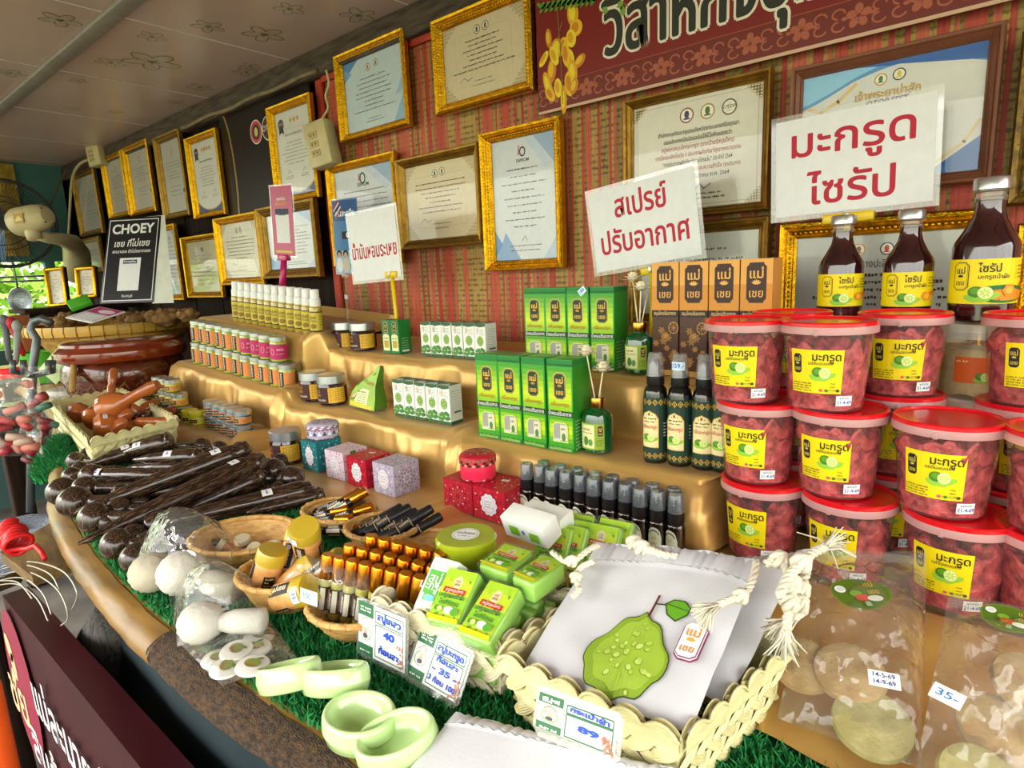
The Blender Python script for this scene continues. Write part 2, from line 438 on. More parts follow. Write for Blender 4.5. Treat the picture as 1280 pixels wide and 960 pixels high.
# back wall: dark upright boards, each board a slightly different depth
mb = MB(); r = random.Random(3); x = XL
while x < XR:
    w = r.uniform(.10, .16); mb.box((x + w / 2, .03 + r.uniform(0, .006), .98), (w - .003, .03, 1.96), DARKWOOD); x += w
mb.box(((XL + XR) / 2, .06, .98), (XR - XL + .2, .02, 1.96), DARKWOOD)
mb.build('wall_back', kind='structure')
# floor
mb = MB(); CONC = mat('concrete', '#59534b', .8, var=.25, vscale=6, bump=.3, bscale=40)
mb.box((-1, -2.0, -.02), (12, 9, .04), CONC); mb.build('floor', kind='structure')
# ceiling: glossy printed panels with white joints and clover flowers
PVC = mat('ceiling_panel', '#cdb3a8', .26, var=.05, vscale=2.2, spec=.35, bump=.06, bscale=3); JOINT = mat('ceiling_joint', '#efece4', .4, var=.03)
mb = MB(); YF = -2.6
mb.box(((XL + XR) / 2, YF / 2 + .02, CEIL + .02), (XR - XL, -YF, .04), PVC)
A = Art(); WHT = JOINT
xs = [-1.916 - .587 * k for k in range(5)] + [-1.916 + .587 * k for k in range(1, 6)]
for x in xs: A.rect(x, YF / 2, .008, -YF, WHT, 1)
petal, leafg = mat('flower_petal', '#c4b19e', .25), mat('flower_line', '#7d7650', .25)
r = random.Random(11)
def clover(x, y, s):
    for k in range(5):
        t = 2 * PI * k / 5 + .3; A.ell(x + s * .55 * math.cos(t), y + s * .55 * math.sin(t), s * .5, s * .32, leafg, 2, 12, t); A.ell(x + s * .55 * math.cos(t), y + s * .55 * math.sin(t), s * .44, s * .26, petal, 3, 12, t)
        A.rect(x + s * .15 * math.cos(t), y + s * .15 * math.sin(t), s * .3, s * .06, leafg, 4, t)
for px, py, s in ((75, 25, .05), (190, 77, .085), (138, 78, .045), (190, 46, .04), (260, 33, .045), (330, 43, .06), (362, 11, .04), (308, 90, .045), (313, 83, .035), (250, 109, .045), (98, 101, .03), (12, 91, .045), (220, 128, .035), (448, 19, .05), (145, 140, .03), (90, 136, .03), (480, -40, .06)):
    p = PZ(px, py, CEIL); clover(p.x, p.y, s)
for i in range(60):
    y = r.uniform(-2.4, -.9); clover(r.uniform(-4, 1.2), y, r.uniform(.03, .08))
A.put(mb, lambda a, b, n: Vector((a, b, CEIL - n)))
mb.build('ceiling', kind='structure')
mb = MB(); GST = mat('grey_strip', '#8f877b', .5, var=.08)
for y in (-.545, -1.13, -1.72): mb.box(((XL + XR) / 2, y, CEIL - .006), (XR - XL, .045, .012), GST, .003)
mb.build('trim_1', kind='structure')
# roof beam along the wall head and the cable duct under it
mb = MB(); BEAM = wood_mat('weathered_beam', '#2e231b', '#5a4a3a', (1.2, 8, 8), .7)
mb.box(((XL + XR) / 2, -.005, 1.893), (XR - XL, .05, .078), BEAM, .006); mb.build('trim_2', kind='structure')
mb = MB(); DUCT = mat('cable_duct', '#7d6a4e', .55, var=.15)
mb.tube([(-2.75 + k * .09, -.035 - .002 * math.sin(k), 1.862 - .004 * math.sin(k * 1.7)) for k in range(12)], .008, DUCT, 8); mb.build('trim_3', kind='structure')
# end wall, painted teal, open below over the garden
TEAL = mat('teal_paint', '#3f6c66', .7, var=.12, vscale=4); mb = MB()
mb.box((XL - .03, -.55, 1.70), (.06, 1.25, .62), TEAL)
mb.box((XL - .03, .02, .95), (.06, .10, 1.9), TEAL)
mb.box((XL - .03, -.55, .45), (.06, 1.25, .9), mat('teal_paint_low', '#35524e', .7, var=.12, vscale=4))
mb.build('wall_left', kind='structure')
mb = MB(); RAIL = mat('window_rail', '#8a8f8a', .5, var=.08)
for z in (1.30, 1.275): mb.tube([(XL - .02, -1.15, z), (XL - .02, .0, z + .01)], .006, RAIL, 8)
mb.box((XL - .03, -.16, 1.15), (.05, .05, .5), TEAL, .004)
mb.build('window_1', kind='structure')
# yellow-brown door curtain edge beside the teal paint
mb = MB(); p = PX(0, 225, XL + .02)
mb.grid(14, 10, lambda u, v: Vector((XL + .03 + .01 * math.sin(u * 18), p.y - .25 + u * .32, 1.42 + v * .50)), mat('ochre_cloth', '#8a6a22', .8, var=.3, vscale=30, col2='#c9a544'), True)
mb.build('window_curtain', label='ochre patterned curtain hanging beside the teal end wall behind the fan', cat='curtain')
# garden seen through the opening
def foliage(name, c, r3, n, size, label, seed, cols):
    mb = MB(); rr = random.Random(seed); ms = [mat('leaf_' + k, k, .5, var=.15, vscale=8) for k in cols]
    for i in range(n):
        d = Vector((rr.gauss(0, 1), rr.gauss(0, 1), rr.gauss(0, 1))).normalized() * (rr.random() ** .4)
        p = Vector(c) + Vector((d.x * r3[0], d.y * r3[1], d.z * r3[2])); a = Euler((rr.uniform(-1, 1), rr.uniform(-1, 1), rr.uniform(0, 6.3))).to_matrix(); s = size * rr.uniform(.6, 1.3)
        pts = [p + a @ Vector(q) * s for q in ((-1, 0, 0), (-.3, .38, .05), (.5, .3, 0), (1, 0, -.08), (.5, -.3, 0), (-.3, -.38, .05))]
        mb.add(pts, [tuple(range(6))], ms[i % len(ms)])
    mb.tube([(c[0], c[1], -.2), (c[0] + .05, c[1], c[2] * .6), (c[0], c[1] + .1, c[2])], [.06, .05, .02], DARKWOOD, 8)
    return mb.build(name, label=label, cat='tree')
foliage('garden_tree', (-6.6, .1, 1.25), (.6, 1.3, 1.1), 2600, .075, 'bright green leafy tree outside the left end opening', 5, ('#7fb52c', '#a9d24a', '#5c941f', '#cfe676'))
foliage('garden_tree', (-8.6, -1.2, 1.5), (1.0, 1.6, 1.6), 2200, .1, 'taller pale green tree farther out beyond the left end opening', 6, ('#a6cf55', '#d3eb8c', '#7fb340'))

# woven reed mat, red taped edges
def mat_weave():
    m = bpy.data.materials.new('woven_reed'); MATS['woven_reed'] = m; m.use_nodes = True; t = m.node_tree; b = t.nodes['Principled BSDF']; N = t.nodes.new; L = t.links.new
    g = N('ShaderNodeTexCoord')
    def nz(sc, s, det=2):
        mp = N('ShaderNodeMapping'); mp.inputs['Scale'].default_value = s; n = N('ShaderNodeTexNoise'); n.inputs['Scale'].default_value = sc; n.inputs['Detail'].default_value = det
        L(g.outputs['Object'], mp.inputs['Vector']); L(mp.outputs[0], n.inputs['Vector']); return n
    a = nz(11, (1, 0, 0), 1); r = N('ShaderNodeValToRGB'); r.color_ramp.interpolation = 'CONSTANT'; e = r.color_ramp.elements
    cs = [(0, '#9a7434'), (.30, '#c9553a'), (.36, '#a58440'), (.42, '#b83e2e'), (.46, '#b48e48'), (.50, '#cc6044'), (.545, '#967836'), (.58, '#c44834'), (.63, '#bc9850'), (.70, '#aa3c32')]
    e[0].position = 0; e[0].color = (*lin(cs[0][1]), 1); e[1].position = cs[1][0]; e[1].color = (*lin(cs[1][1]), 1)
    for p, c in cs[2:]:
        q = e.new(p); q.color = (*lin(c), 1)
    L(a.outputs[0], r.inputs[0])
    wv = N('ShaderNodeTexWave'); wv.bands_direction = 'Z'; wv.inputs['Scale'].default_value = 22; wv.inputs['Distortion'].default_value = 2.2; wv.inputs['Detail'].default_value = 2; wv.inputs['Detail Scale'].default_value = 9
    L(g.outputs['Object'], wv.inputs['Vector']); d = nz(40, (1.6, 0, .9), 1); ad = N('ShaderNodeMath'); ad.operation = 'MULTIPLY_ADD'; ad.inputs[1].default_value = .45; L(wv.outputs['Fac'], ad.inputs[0]); L(d.outputs[0], ad.inputs[2])
    r2 = N('ShaderNodeValToRGB'); r2.color_ramp.elements[0].position = .46; r2.color_ramp.elements[1].position = .66; r2.color_ramp.elements[0].color = (.33, .33, .20, 1); r2.color_ramp.elements[1].color = (1, 1, 1, 1)
    r4 = N('ShaderNodeValToRGB'); r4.color_ramp.interpolation = 'CONSTANT'; e4 = r4.color_ramp.elements; e4[0].position = 0; e4[0].color = (.95, .95, .95, 1); e4[1].position = .30; e4[1].color = (.25, .25, .25, 1)
    for p, k in ((.36, .95), (.42, .25), (.46, .9), (.50, .22), (.545, .95), (.58, .25), (.63, .9), (.70, .25)): q = e4.new(p); q.color = (k, k, k, 1)
    L(a.outputs[0], r4.inputs[0]); L(ad.outputs[0], r2.inputs[0]); mx = N('ShaderNodeMix'); mx.data_type = 'RGBA'; mx.blend_type = 'MULTIPLY'; L(r4.outputs[0], mx.inputs[0])
    L(r.outputs[0], mx.inputs[6]); L(r2.outputs[0], mx.inputs[7])
    f = nz(210, (1, 0, .03), 1); r3 = N('ShaderNodeValToRGB'); r3.color_ramp.elements[0].position = .35; r3.color_ramp.elements[1].position = .6; r3.color_ramp.elements[0].color = (.5, .45, .4, 1)
    L(f.outputs[0], r3.inputs[0]); m2 = N('ShaderNodeMix'); m2.data_type = 'RGBA'; m2.blend_type = 'MULTIPLY'; m2.inputs[0].default_value = .55
    L(mx.outputs[2], m2.inputs[6]); L(r3.outputs[0], m2.inputs[7]); L(m2.outputs[2], b.inputs['Base Color'])
    bp = N('ShaderNodeBump'); bp.inputs['Strength'].default_value = .5; bp.inputs['Distance'].default_value = .003; L(f.outputs[0], bp.inputs['Height']); L(bp.outputs[0], b.inputs['Normal'])
    b.inputs['Roughness'].default_value = .6
    return m
WEAVE = mat_weave(); REDT = mat('red_tape', '#b03a26', .6, var=.12)
t = thing('woven_mat', 'striped red and tan woven reed mat covering the back wall behind the certificates', 'woven mat', (-.60, 0, 1.40))
mb = MB(); mb.grid(60, 12, lambda u, v: Vector((-1.18 + u * 2.36, .005 - .003 * noise.noise(Vector((u * 20, v * 4, 0))), -.46 + v * .90)), WEAVE, True); mb.build('reed_panel', t)
mb = MB(); mb.box((-1.195, -.004, -.01), (.035, .012, .92), REDT, .003); mb.build('edge_tape', t)
mb = MB(); mb.box((0, -.004, .45), (2.36, .01, .025), REDT, .003); mb.build('edge_tape', t)

# ================================================================== table: slab with a live edge on a trestle
SLAB = wood_mat('slab_wood', '#8a6230', '#b88a4a', (1, 5, 5), .35); SAP = wood_mat('sapwood', '#8f6a30', '#664a20', (1.5, 6, 6), .35, .15, 5); BARK = wood_mat('bark', '#20150e', '#5a4028', (5, 9, 9), .8, 1.0, 26)
EDGE = [(1.2, -1.0), (.3, -1.03), (-.2, -1.03), (-.449, -1.02), (-.65, -1.03), (-.85, -1.03), (-1.0, -1.022), (-1.2, -1.005), (-1.36, -.983), (-1.52, -.953), (-1.66, -.915), (-1.83, -.875), (-2.0, -.83), (-2.25, -.765), (-2.5, -.70), (-3.0, -.63), (-3.5, -.60)]
def edge_y(x):
    for (x0, y0), (x1, y1) in zip(EDGE, EDGE[1:]):
        if x1 <= x <= x0: return y0 + (y1 - y0) * (x - x0) / (x1 - x0)
    return EDGE[0][1] if x > EDGE[0][0] else EDGE[-1][1]
T_ = thing('display_table', 'long wooden slab table with a live bark edge carrying all the goods', 'table', (-1.2, -.5, 0))
def tl(x, y, z): return Vector((x + 1.2, y + .5, z))
mb = MB(); NX = 150
def slab(u, v):
    x = .9 - u * 4.4; ye = edge_y(x) + .006 * noise.noise(Vector((x * 9, 0, 0)))
    P = [(0.0, TZ - .005), (ye + .05, TZ - .005), (ye + .030, TZ - .003)]
    k = v * 2; i = min(int(k), 1); a, b = P[i], P[i + 1]; f = k - i
    return tl(x, a[0] + (b[0] - a[0]) * f, a[1] + (b[1] - a[1]) * f)
mb.grid(NX, 3, slab, SLAB)
mb.grid(NX, 2, lambda u, v: tl(.9 - u * 4.4, v * (edge_y(.9 - u * 4.4) + .02), TZ - .045), SLAB)
mb.build('table_top', T_)
def rim(x0, x1, m, nm, jit):
    mb = MB()
    def f(u, v):
        x = x0 + (x1 - x0) * u; ye = edge_y(x); a = v * PI * .62
        j = jit * (noise.noise(Vector((x * 22, v * 3, 0))) + .5 * noise.noise(Vector((x * 60, v * 8, 3))))
        return tl(x, ye + .030 - .032 * math.sin(a) - j, TZ - .024 + .022 * math.cos(a) + j * .5)
    mb.grid(100, 9, f, m); return mb.build(nm, T_)
rim(.9, -.78, BARK, 'bark_edge', .006); rim(-.775, -3.5, SAP, 'polished_edge', .003)
for x in (-3.1, -.9, .7):
    for y in (-.15, -.72): mb = MB(); mb.box((x + 1.2, y + .5, .365), (.07, .07, .72), DARKWOOD, .006); mb.build('leg', T_)
    mb = MB(); mb.box((x + 1.2, -.435 + .5, .68), (.05, .6, .06), DARKWOOD, .004); mb.build('crossbar', T_)

# artificial turf on the front of the table
TURF = mat('turf_base', '#0e4a24', .9, var=.2, vscale=60); G1 = mat('turf_blade', '#1f7a3c', .5, var=.35, vscale=90, spec=.35)
mb = MB(); mb.grid(90, 14, lambda u, v: Vector((.5 - u * 2.62, -.60 + v * (edge_y(.5 - u * 2.62) + .036 + .60), TZ + .0015 + .001 * noise.noise(Vector((u * 40, v * 9, 1))))), TURF)
def blades(n, fx, seed, hmin=.008, hmax=.014, w=.0011):
    rs = np.random.RandomState(seed); P = fx(rs, n); n = len(P)
    th = rs.uniform(0, 2 * PI, n); h = rs.uniform(hmin, hmax, n); ln = rs.uniform(.2, .9, n) * h; ph = rs.uniform(0, 2 * PI, n)
    dx, dy = np.cos(th) * w, np.sin(th) * w; lx, ly = np.cos(ph) * ln, np.sin(ph) * ln
    V = np.empty((n, 5, 3))
    V[:, 0] = P + np.stack([-dx, -dy, 0 * dx], 1); V[:, 1] = P + np.stack([dx, dy, 0 * dx], 1)
    M_ = P + np.stack([lx * .35, ly * .35, h * .6], 1); V[:, 2] = M_ + np.stack([dx, dy, 0 * dx], 1) * .8; V[:, 3] = M_ - np.stack([dx, dy, 0 * dx], 1) * .8
    V[:, 4] = P + np.stack([lx, ly, h], 1)
    return V
def near(rs, n):
    x = rs.uniform(-1.15, .18, n); y = np.array([edge_y(a) for a in x]); return np.stack([x, y + .032 + rs.uniform(0, .42, n), np.full(n, TZ)], 1)
def far(rs, n):
    x = rs.uniform(-1.98, -1.15, n); y = np.array([edge_y(a) for a in x]); return np.stack([x, y + .032 + rs.uniform(0, .32, n), np.full(n, TZ)], 1)
def tuft(rs, n):
    c = PZ(66, 572, TZ - .01); a = rs.uniform(0, 2 * PI, n); q = np.sqrt(rs.uniform(0, 1, n)); u = q * np.cos(a) * .16; v = q * np.sin(a) * .07
    return np.stack([c.x + u, c.y + .02 + v - u * .25, TZ + .03 - .5 * np.maximum(0, -v) - .05 * q], 1)
def keep(P):
    x, y = P[:, 0, 0], P[:, 0, 1]; y1 = -.735 + .02 * np.sin(x * 9) + .012 * np.sin(x * 23); y1 = np.where(x > -.38, y1 - .012, -.645)
    return P[(y < y1 + .010)]
V = np.concatenate([blades(75000, near, 1), blades(12000, far, 2), blades(9000, tuft, 3, .014, .028, .0016)]); V = keep(V); n = len(V); b0 = len(mb.v)
mb.v.extend(map(tuple, V.reshape(-1, 3))); ii = b0 + 5 * np.arange(n)
q = [(a, a + 1, a + 2, a + 3) for a in ii.tolist()]; tt = [(a + 3, a + 2, a + 4) for a in ii.tolist()]
k = mb.mi(G1); mb.f.extend(q + tt); mb.m.extend([k] * (2 * n)); mb.sm.extend([False] * (2 * n))
mb.build('artificial_turf', label='dark green artificial grass turf covering the front of the table', cat='turf', kind='stuff')

# ================================================================== gold satin over the stepped risers
SATIN = mat('gold_satin', '#d2a760', .36, .42, var=.05, vscale=9, spec=.6, sheen=.08, bump=.05, bscale=420)
PR = [(-.012, .235), (-.03, .2215), (-.262, .2205), (-.274, .212), (-.280, .118), (-.290, .1085), (-.425, .108), (-.440, .098), (-.448, .012), (-.462, .004), (-.560, .003), (-.640, .002)]
PL = [(-.012, .300), (-.03, .268), (-.315, .266), (-.330, .255), (-.338, .135), (-.346, .1265), (-.408, .125), (-.424, .114), (-.434, .030), (-.442, .0225), (-.560, .0215), (-.605, .003)]
PR2 = [(-.012, .130), (-.022, .112), (-.06, .1085), (-.10, .1085), (-.15, .1085), (-.195, .1085), (-.202, .106), (-.208, .098), (-.214, .012), (-.222, .004), (-.40, .003), (-.620, .002)]
def sm(a, b, x):
    t = min(1, max(0, (x - a) / (b - a))); return t * t * (3 - 2 * t)
def tilt(x): return max(0.0, min(.045, (-1.5 - x) * .072))
def cloth_pt(x, t, lift=0.0, wr=1.0):
    """t runs 0..11 down the steps."""
    i = min(int(t), 10); f = t - i
    k = 1 - sm(-1.52, -1.45, x + .02 * math.sin(t * 1.7))
    a = [PR[i][c] + (PL[i][c] - PR[i][c]) * k for c in (0, 1)]; b = [PR[i + 1][c] + (PL[i + 1][c] - PR[i + 1][c]) * k for c in (0, 1)]
    y, z = a[0] + (b[0] - a[0]) * f, a[1] + (b[1] - a[1]) * f
    e = sm(-.325, -.285, x + .012 * math.sin(t * 2.1))
    if e > 0:
        y2 = PR2[i][0] + (PR2[i + 1][0] - PR2[i][0]) * f; z2 = PR2[i][1] + (PR2[i + 1][1] - PR2[i][1]) * f; y += (y2 - y) * e; z += (z2 - z) * e
    z += k * tilt(x) * (1 if t < 7 else max(0, 1 - (t - 7)))
    drop = sm(-2.16, -2.26, x) if x < -2.16 else 0.0
    z = z * (1 - drop) + .003 * drop
    riser = max(0, 1 - abs(t - 3.5) / .9) + max(0, 1 - abs(t - 7.5) / .9) + (.6 * max(0, 1 - abs(t - 10.4) / .8) if k > .5 else 0)
    w = .014 * noise.noise(Vector((x * 9 + t * .35, t * .45, 2))) + .008 * noise.noise(Vector((x * 24 - t * .8, t * .8, 5))) + .004 * noise.noise(Vector((x * 60, t * 1.6, 7)))
    y -= wr * (riser * (w + .006) * 1.3)
    tread = 1 - min(1, riser)
    z += wr * tread * .0016 * noise.noise(Vector((x * 14, t * 2, 8)))
    # bunched folds where the left display meets the right one, and the loose swag between the packets and the boxes
    bun = math.exp(-((x + 1.475) / .04) ** 2); z += wr * bun * (.016 * math.sin(x * 150 + t * 1.2) + .018) * (1 if 1.5 < t < 10 else .4); y -= wr * bun * .012 * math.sin(x * 110 + t)
    xs_ = -.845 + (t - 4) * .012; sw = math.exp(-((x - xs_) / .036) ** 2)
    if t > 2.2: y -= wr * sw * (.022 + .010 * math.sin((x - xs_) * 190 + t * .6)) * (.4 + riser); z += wr * sw * tread * (.010 + .006 * math.sin((x - xs_) * 150 + t))
    if t > 9.0: z += wr * (t - 9) * .5 * max(0, .010 * noise.noise(Vector((x * 16, t * .9, 4))) + .002) * (0 if -.72 < x else 1)
    return Vector((x, y, TZ + z + lift))
mb = MB(); ts = []
for i in range(11): ts += [i + j / 6 for j in range(6)]
ts.append(11.0); NXc = 330
mb.grid(NXc, len(ts), lambda u, v: cloth_pt(.75 - u * 3.10, ts[int(round(v * (len(ts) - 1)))]), SATIN)
mb.build('satin_drape', label='shiny gold satin cloth draped over the stepped display risers', cat='cloth')
# boards under the cloth
mb = MB()
def bx(x0, x1, y0, y1, z0, z1): mb.box(((x0 + x1) / 2, (y0 + y1) / 2, TZ + (z0 + z1) / 2), (x1 - x0, y1 - y0, z1 - z0), DARKWOOD)
bx(-1.49, -.33, -.25, -.012, .0, .211); bx(-1.49, -.34, -.41, -.255, 0, .099); bx(-.28, .70, -.185, -.012, 0, .099); bx(-2.13, -1.50, -.31, -.012, 0, .255); bx(-2.13, -1.50, -.40, -.31, 0, .115); bx(-2.13, -1.50, -.55, -.40, 0, .012)
mb.build('display_riser', kind='structure', label='stepped wooden riser hidden under the gold satin cloth', cat='riser')
# second satin piece under the bags at the right
def runner(u, v):
    x = .55 - u * .93; y0 = -.46; y1 = -.735 + .02 * math.sin(x * 9) + .012 * math.sin(x * 23) + .05 * sm(-.2, -.38, x)
    y = y0 + (y1 - y0) * v; e = max(0, (v - .8) * 5)
    return Vector((x, y, TZ + .012 + (.010 * noise.noise(Vector((x * 9 + y * 6, y * 7, 1))) + .005 * noise.noise(Vector((x * 26, y * 18, 3)))) * (1 - e * .3) * min(1, v * 4) + .004 * e * math.sin(x * 40) - .004 * e))
mb = MB(); mb.grid(110, 50, runner, SATIN); mb.build('satin_runner', label='gold satin cloth lying on the turf under the clear bags', cat='cloth')
# ================================================================== goods: the right-hand shelves
YEL, BLK, WHI, REDI, BLU = ink('#ecd400'), ink('#171512'), ink('#f4f4f0'), ink('#c8102e'), ink('#1746b8')
GOLDI = mat('print_gold', '#d9a93c', .35, .4, var=.05); CREAM = ink('#ece4c8'); SCRIPT_INK = ink('#26358a')
# ---- tubs of candied fruit
TUBM = clear_film('tub_plastic', '#fff4f2', .035, .12, .75); SKIRT = mat('lid_skirt', '#f0b4b4', .35, var=.05, trans=.45)
LIDR = mat('red_lid', '#d80f1c', .22, var=.04, coat=.3); FRUIT = mat('candied_fruit', '#7a0a18', .25, var=.16, vscale=75, col2='#cf5a5e', bump=.9, bscale=150, sss=.1, detail=6)
def r_tub(z): return .0485 + .009 * (z / .1)
def tub_label():
    A = Art(.008); w, h = .068, .054
    A.rect(0, 0, w, h, YEL, 0); logo(A, -w * .35, h * .17, h * .46, BLK, None, ink('#d8c15a'))
    A.text('มะกรูด', w * .20, h * .33, .0075, BLK, None, w=w * .50, bold=.014); A.text('แช่อิ่มอบแห้ง', w * .10, h * .19, .003, BLK, None, w=w * .44, bold=.004)
    lime(A, w * .12, -h * .02, .0072)
    for i in range(4): A.dashes(-w * .25, -h * .27 - i * .0031, w * .40, .0016, ink('#3c3a20'), i)
    for i in range(3): A.dashes(w * .34, -h * .26 - i * .004, w * .12, .0016, ink('#3c3a20'), i + 9)
    for i, c in enumerate(('#d0506a', '#3c7a30', '#b9b43c', '#333333')): A.ell(w * (.12 + .1 * i), -h * .42, .0022, .0019, ink(c), None, 10)
    return A
def fruit_mesh(seed, full):
    mb = MB(); H = .096 * full; nu, nv = 56, 34
    def f(u, v):
        a = 2 * PI * u; z = .003 + H * min(1, v / .75); cap = max(0, (v - .75) / .25)
        r = (r_tub(z) - .0035) * (1 - cap)
        q = noise.turbulence(Vector((math.cos(a) * 1.6 + seed, math.sin(a) * 1.6, z * 42)), 3, False)
        r2 = r - .005 * q * (1 - cap * .5); return Vector((r2 * math.cos(a), r2 * math.sin(a), z + .022 * (noise.noise(Vector((r2 * 60 * math.cos(a) + seed, r2 * 60 * math.sin(a), 0)))) * (1 if v > .6 else 0)))
    mb.grid(nu, nv, f, FRUIT, True, True)
    rr = random.Random(seed)
    for i in range(26):                                    # curled strips pressed against the wall of the tub
        a = rr.uniform(0, 6.28); z = rr.uniform(.008, H - .012); t = rr.uniform(-1, 1); P = []
        for k in range(6):
            b = a + (k - 2.5) * .10 * math.cos(t); zz = max(.008, min(H - .004, z + (k - 2.5) * .006 * math.sin(t))); q = r_tub(zz) - .0092 - .003 * math.sin(k * 1.3)
            P.append((q * math.cos(b), q * math.sin(b), zz))
        mb.tube(P, [.0015, .0032, .004, .004, .0034, .0015], FRUIT, 7)
    return mb
def make_tub(var):
    t = thing('candied_fruit_tub', 'tub', 'tub of candied fruit')
    mb = MB(); mb.lathe([(0, .001), (.047, .001), (.0485, .003), (r_tub(.097), .097), (.0605, .0975), (.0605, .101)], TUBM, 40); mb.build('tub_body', t)
    mb = MB(); mb.lathe([(.0625, .0975), (.0628, .1025), (.0618, .1065)], SKIRT, 44)
    mb.box((0.0, -.0632, .100), (.006, .002, .007), SKIRT, .0008); mb.build('lid_skirt', t)
    mb = MB(); mb.lathe([(.0618, .1040), (.0618, .1105), (.0600, .1120), (.0570, .1120), (.0555, .1095), (0, .1090)], LIDR, 44); mb.build('lid', t)
    fruit_mesh(var * 3.7 + 1, (.74, .88, .80)[var % 3]).build('candied_fruit', t)
    mb = MB(); tub_label().put(mb, on_cyl(r_tub(.05) + .0004, .052, -.02, .09)); mb.build('label_sticker', t, label='yellow printed label with a cut lime')
    mb = MB(); A = Art(.006); A.rect(0, 0, .021, .0125, WHI, 0); A.text('ผลิตเมื่อ', 0, .0032, .0022, SCRIPT_INK, bold=.006); A.text('21-4-69', 0, -.0022, .0034, BLU, bold=.012); A.put(mb, on_cyl(r_tub(.016) + .0006, .016, .72, .09)); mb.build('date_sticker', t, label='small white sticker with a handwritten date')
    return t
TUB_DZ = .1100
tubs = [make_tub(i) for i in range(3)]; used = [0, 0, 0]
def tub(x, y, lv, rz, label, i):
    loc = (x, y, TZ + .011 + lv * TUB_DZ)
    k = i % 3
    tubs[k].scale = (.90, .90, 1)
    if not used[k]: used[k] = 1; return tag(tubs[k], label, None, 'tubs of candied fruit with red lids', None, loc, rz)
    return dup(tubs[k], loc, rz, label, 'tubs of candied fruit with red lids')
LV = ('bottom', 'middle', 'top')
pos = [(PZ(951, 605, .915), 'front left'), (PZ(1062, 621, .915), 'front centre'), (PZ(1199, 644, .915), 'front right')]
n = 0
for (p, nm), dx in zip(pos, ((-.011, -.030), (-.018, -.036), (-.019, 0))):
    for lv in range(3):
        if nm == 'front right' and lv == 2: continue
        j = (0, dx[0], dx[1])[lv]
        tub(p.x + j, -.408 + (0, .006, .004)[lv], lv, -.12 + .1 * ((n * 7) % 3 - 1), 'red-lidded tub of candied fruit, %s of the %s stack' % (LV[lv], nm), n); n += 1
for x, y, nm, lvs in ((-.262, -.272, 'half hidden stack behind the front left tubs', (0, 1, 2)), (-.118, -.27, 'half hidden stack behind the front centre tubs', (0, 1, 2)), (.022, -.268, 'stack behind the front right tubs', (0, 1, 2))):
    for lv in lvs:
        tub(x, y, lv, (-.1, .15, .05)[lv], 'red-lidded tub of candied fruit, %s of the %s' % (LV[lv], nm), n); n += 1
for lv in (0, 1):
    p = PZ(1322, 664, .915); tub(p.x, -.408, lv, .2, 'red-lidded tub of candied fruit cut by the right edge, %s of two' % ('lower', 'upper')[lv], n); n += 1

# ---- clear screw jars with an orange label, carrying the syrup bottles
JARC = clear_film('jar_plastic', '#fdf6e6', .10, .10, .9); ORG = ink('#e2601c'); SNACK = mat('pale_snack', '#b9a066', .6, var=.25, vscale=60, col2='#d9c893', bump=.5, bscale=60); LIDC = clear_film('clear_lid', '#f4f4f2', .45, .15, 1)
def make_jar():
    t = thing('clear_jar', 'jar', 'jar')
    mb = MB(); mb.lathe([(0, .001), (.056, .001), (.060, .006), (.060, .078), (.055, .084), (.055, .088)], JARC, 36); mb.build('jar_body', t)
    mb = MB(); mb.lathe([(.0615, .084), (.0615, .1025), (.059, .1045), (0, .1045)], LIDC, 40); mb.lathe([(.0625, .092), (.063, .094), (.0625, .096)], LIDC, 40); mb.build('lid', t)
    mb = MB(); mb.grid(30, 14, lambda u, v: Vector(((.056 if v < .8 else .056 * (1 - v) / .2) * math.cos(2 * PI * u) * (1 - .06 * noise.noise(Vector((u * 20, v * 12, 0)))), (.056 if v < .8 else .056 * (1 - v) / .2) * math.sin(2 * PI * u), .004 + .062 * min(1, v / .8) + .006 * noise.noise(Vector((u * 9, v * 9, 4))))), SNACK, True, True); mb.build('dried_snack', t)
    A = Art(.008); A.rect(0, 0, .085, .036, ORG, 0); lime(A, .0, -.009, .006); A.dashes(-.03, .012, .02, .003, ink('#f3d9b0'), 4); mb = MB(); A.put(mb, on_cyl(.0602, .042, .25)); mb.build('label_sticker', t, label='plain orange label with green limes')
    return t
jar0 = make_jar(); jar0.scale = (.78, .78, 1); first = True
JY = -.165
JX = [(PY(1036, 380, JY), 'left'), (PY(1128, 380, JY), 'centre'), (PY(1230, 384, JY), 'right')]
for p, nm in JX:
    for lv in range(2):
        loc = (p.x, JY, TZ + .1105 + lv * .1055); lb = 'clear plastic jar with orange label, %s of the %s stack under the syrup bottles' % (('lower', 'upper')[lv], nm)
        if first: tag(jar0, lb, None, 'clear jars with orange labels', None, loc, -.1); first = False
        else: dup(jar0, loc, (.15, -.1, .3)[lv], lb, 'clear jars with orange labels')

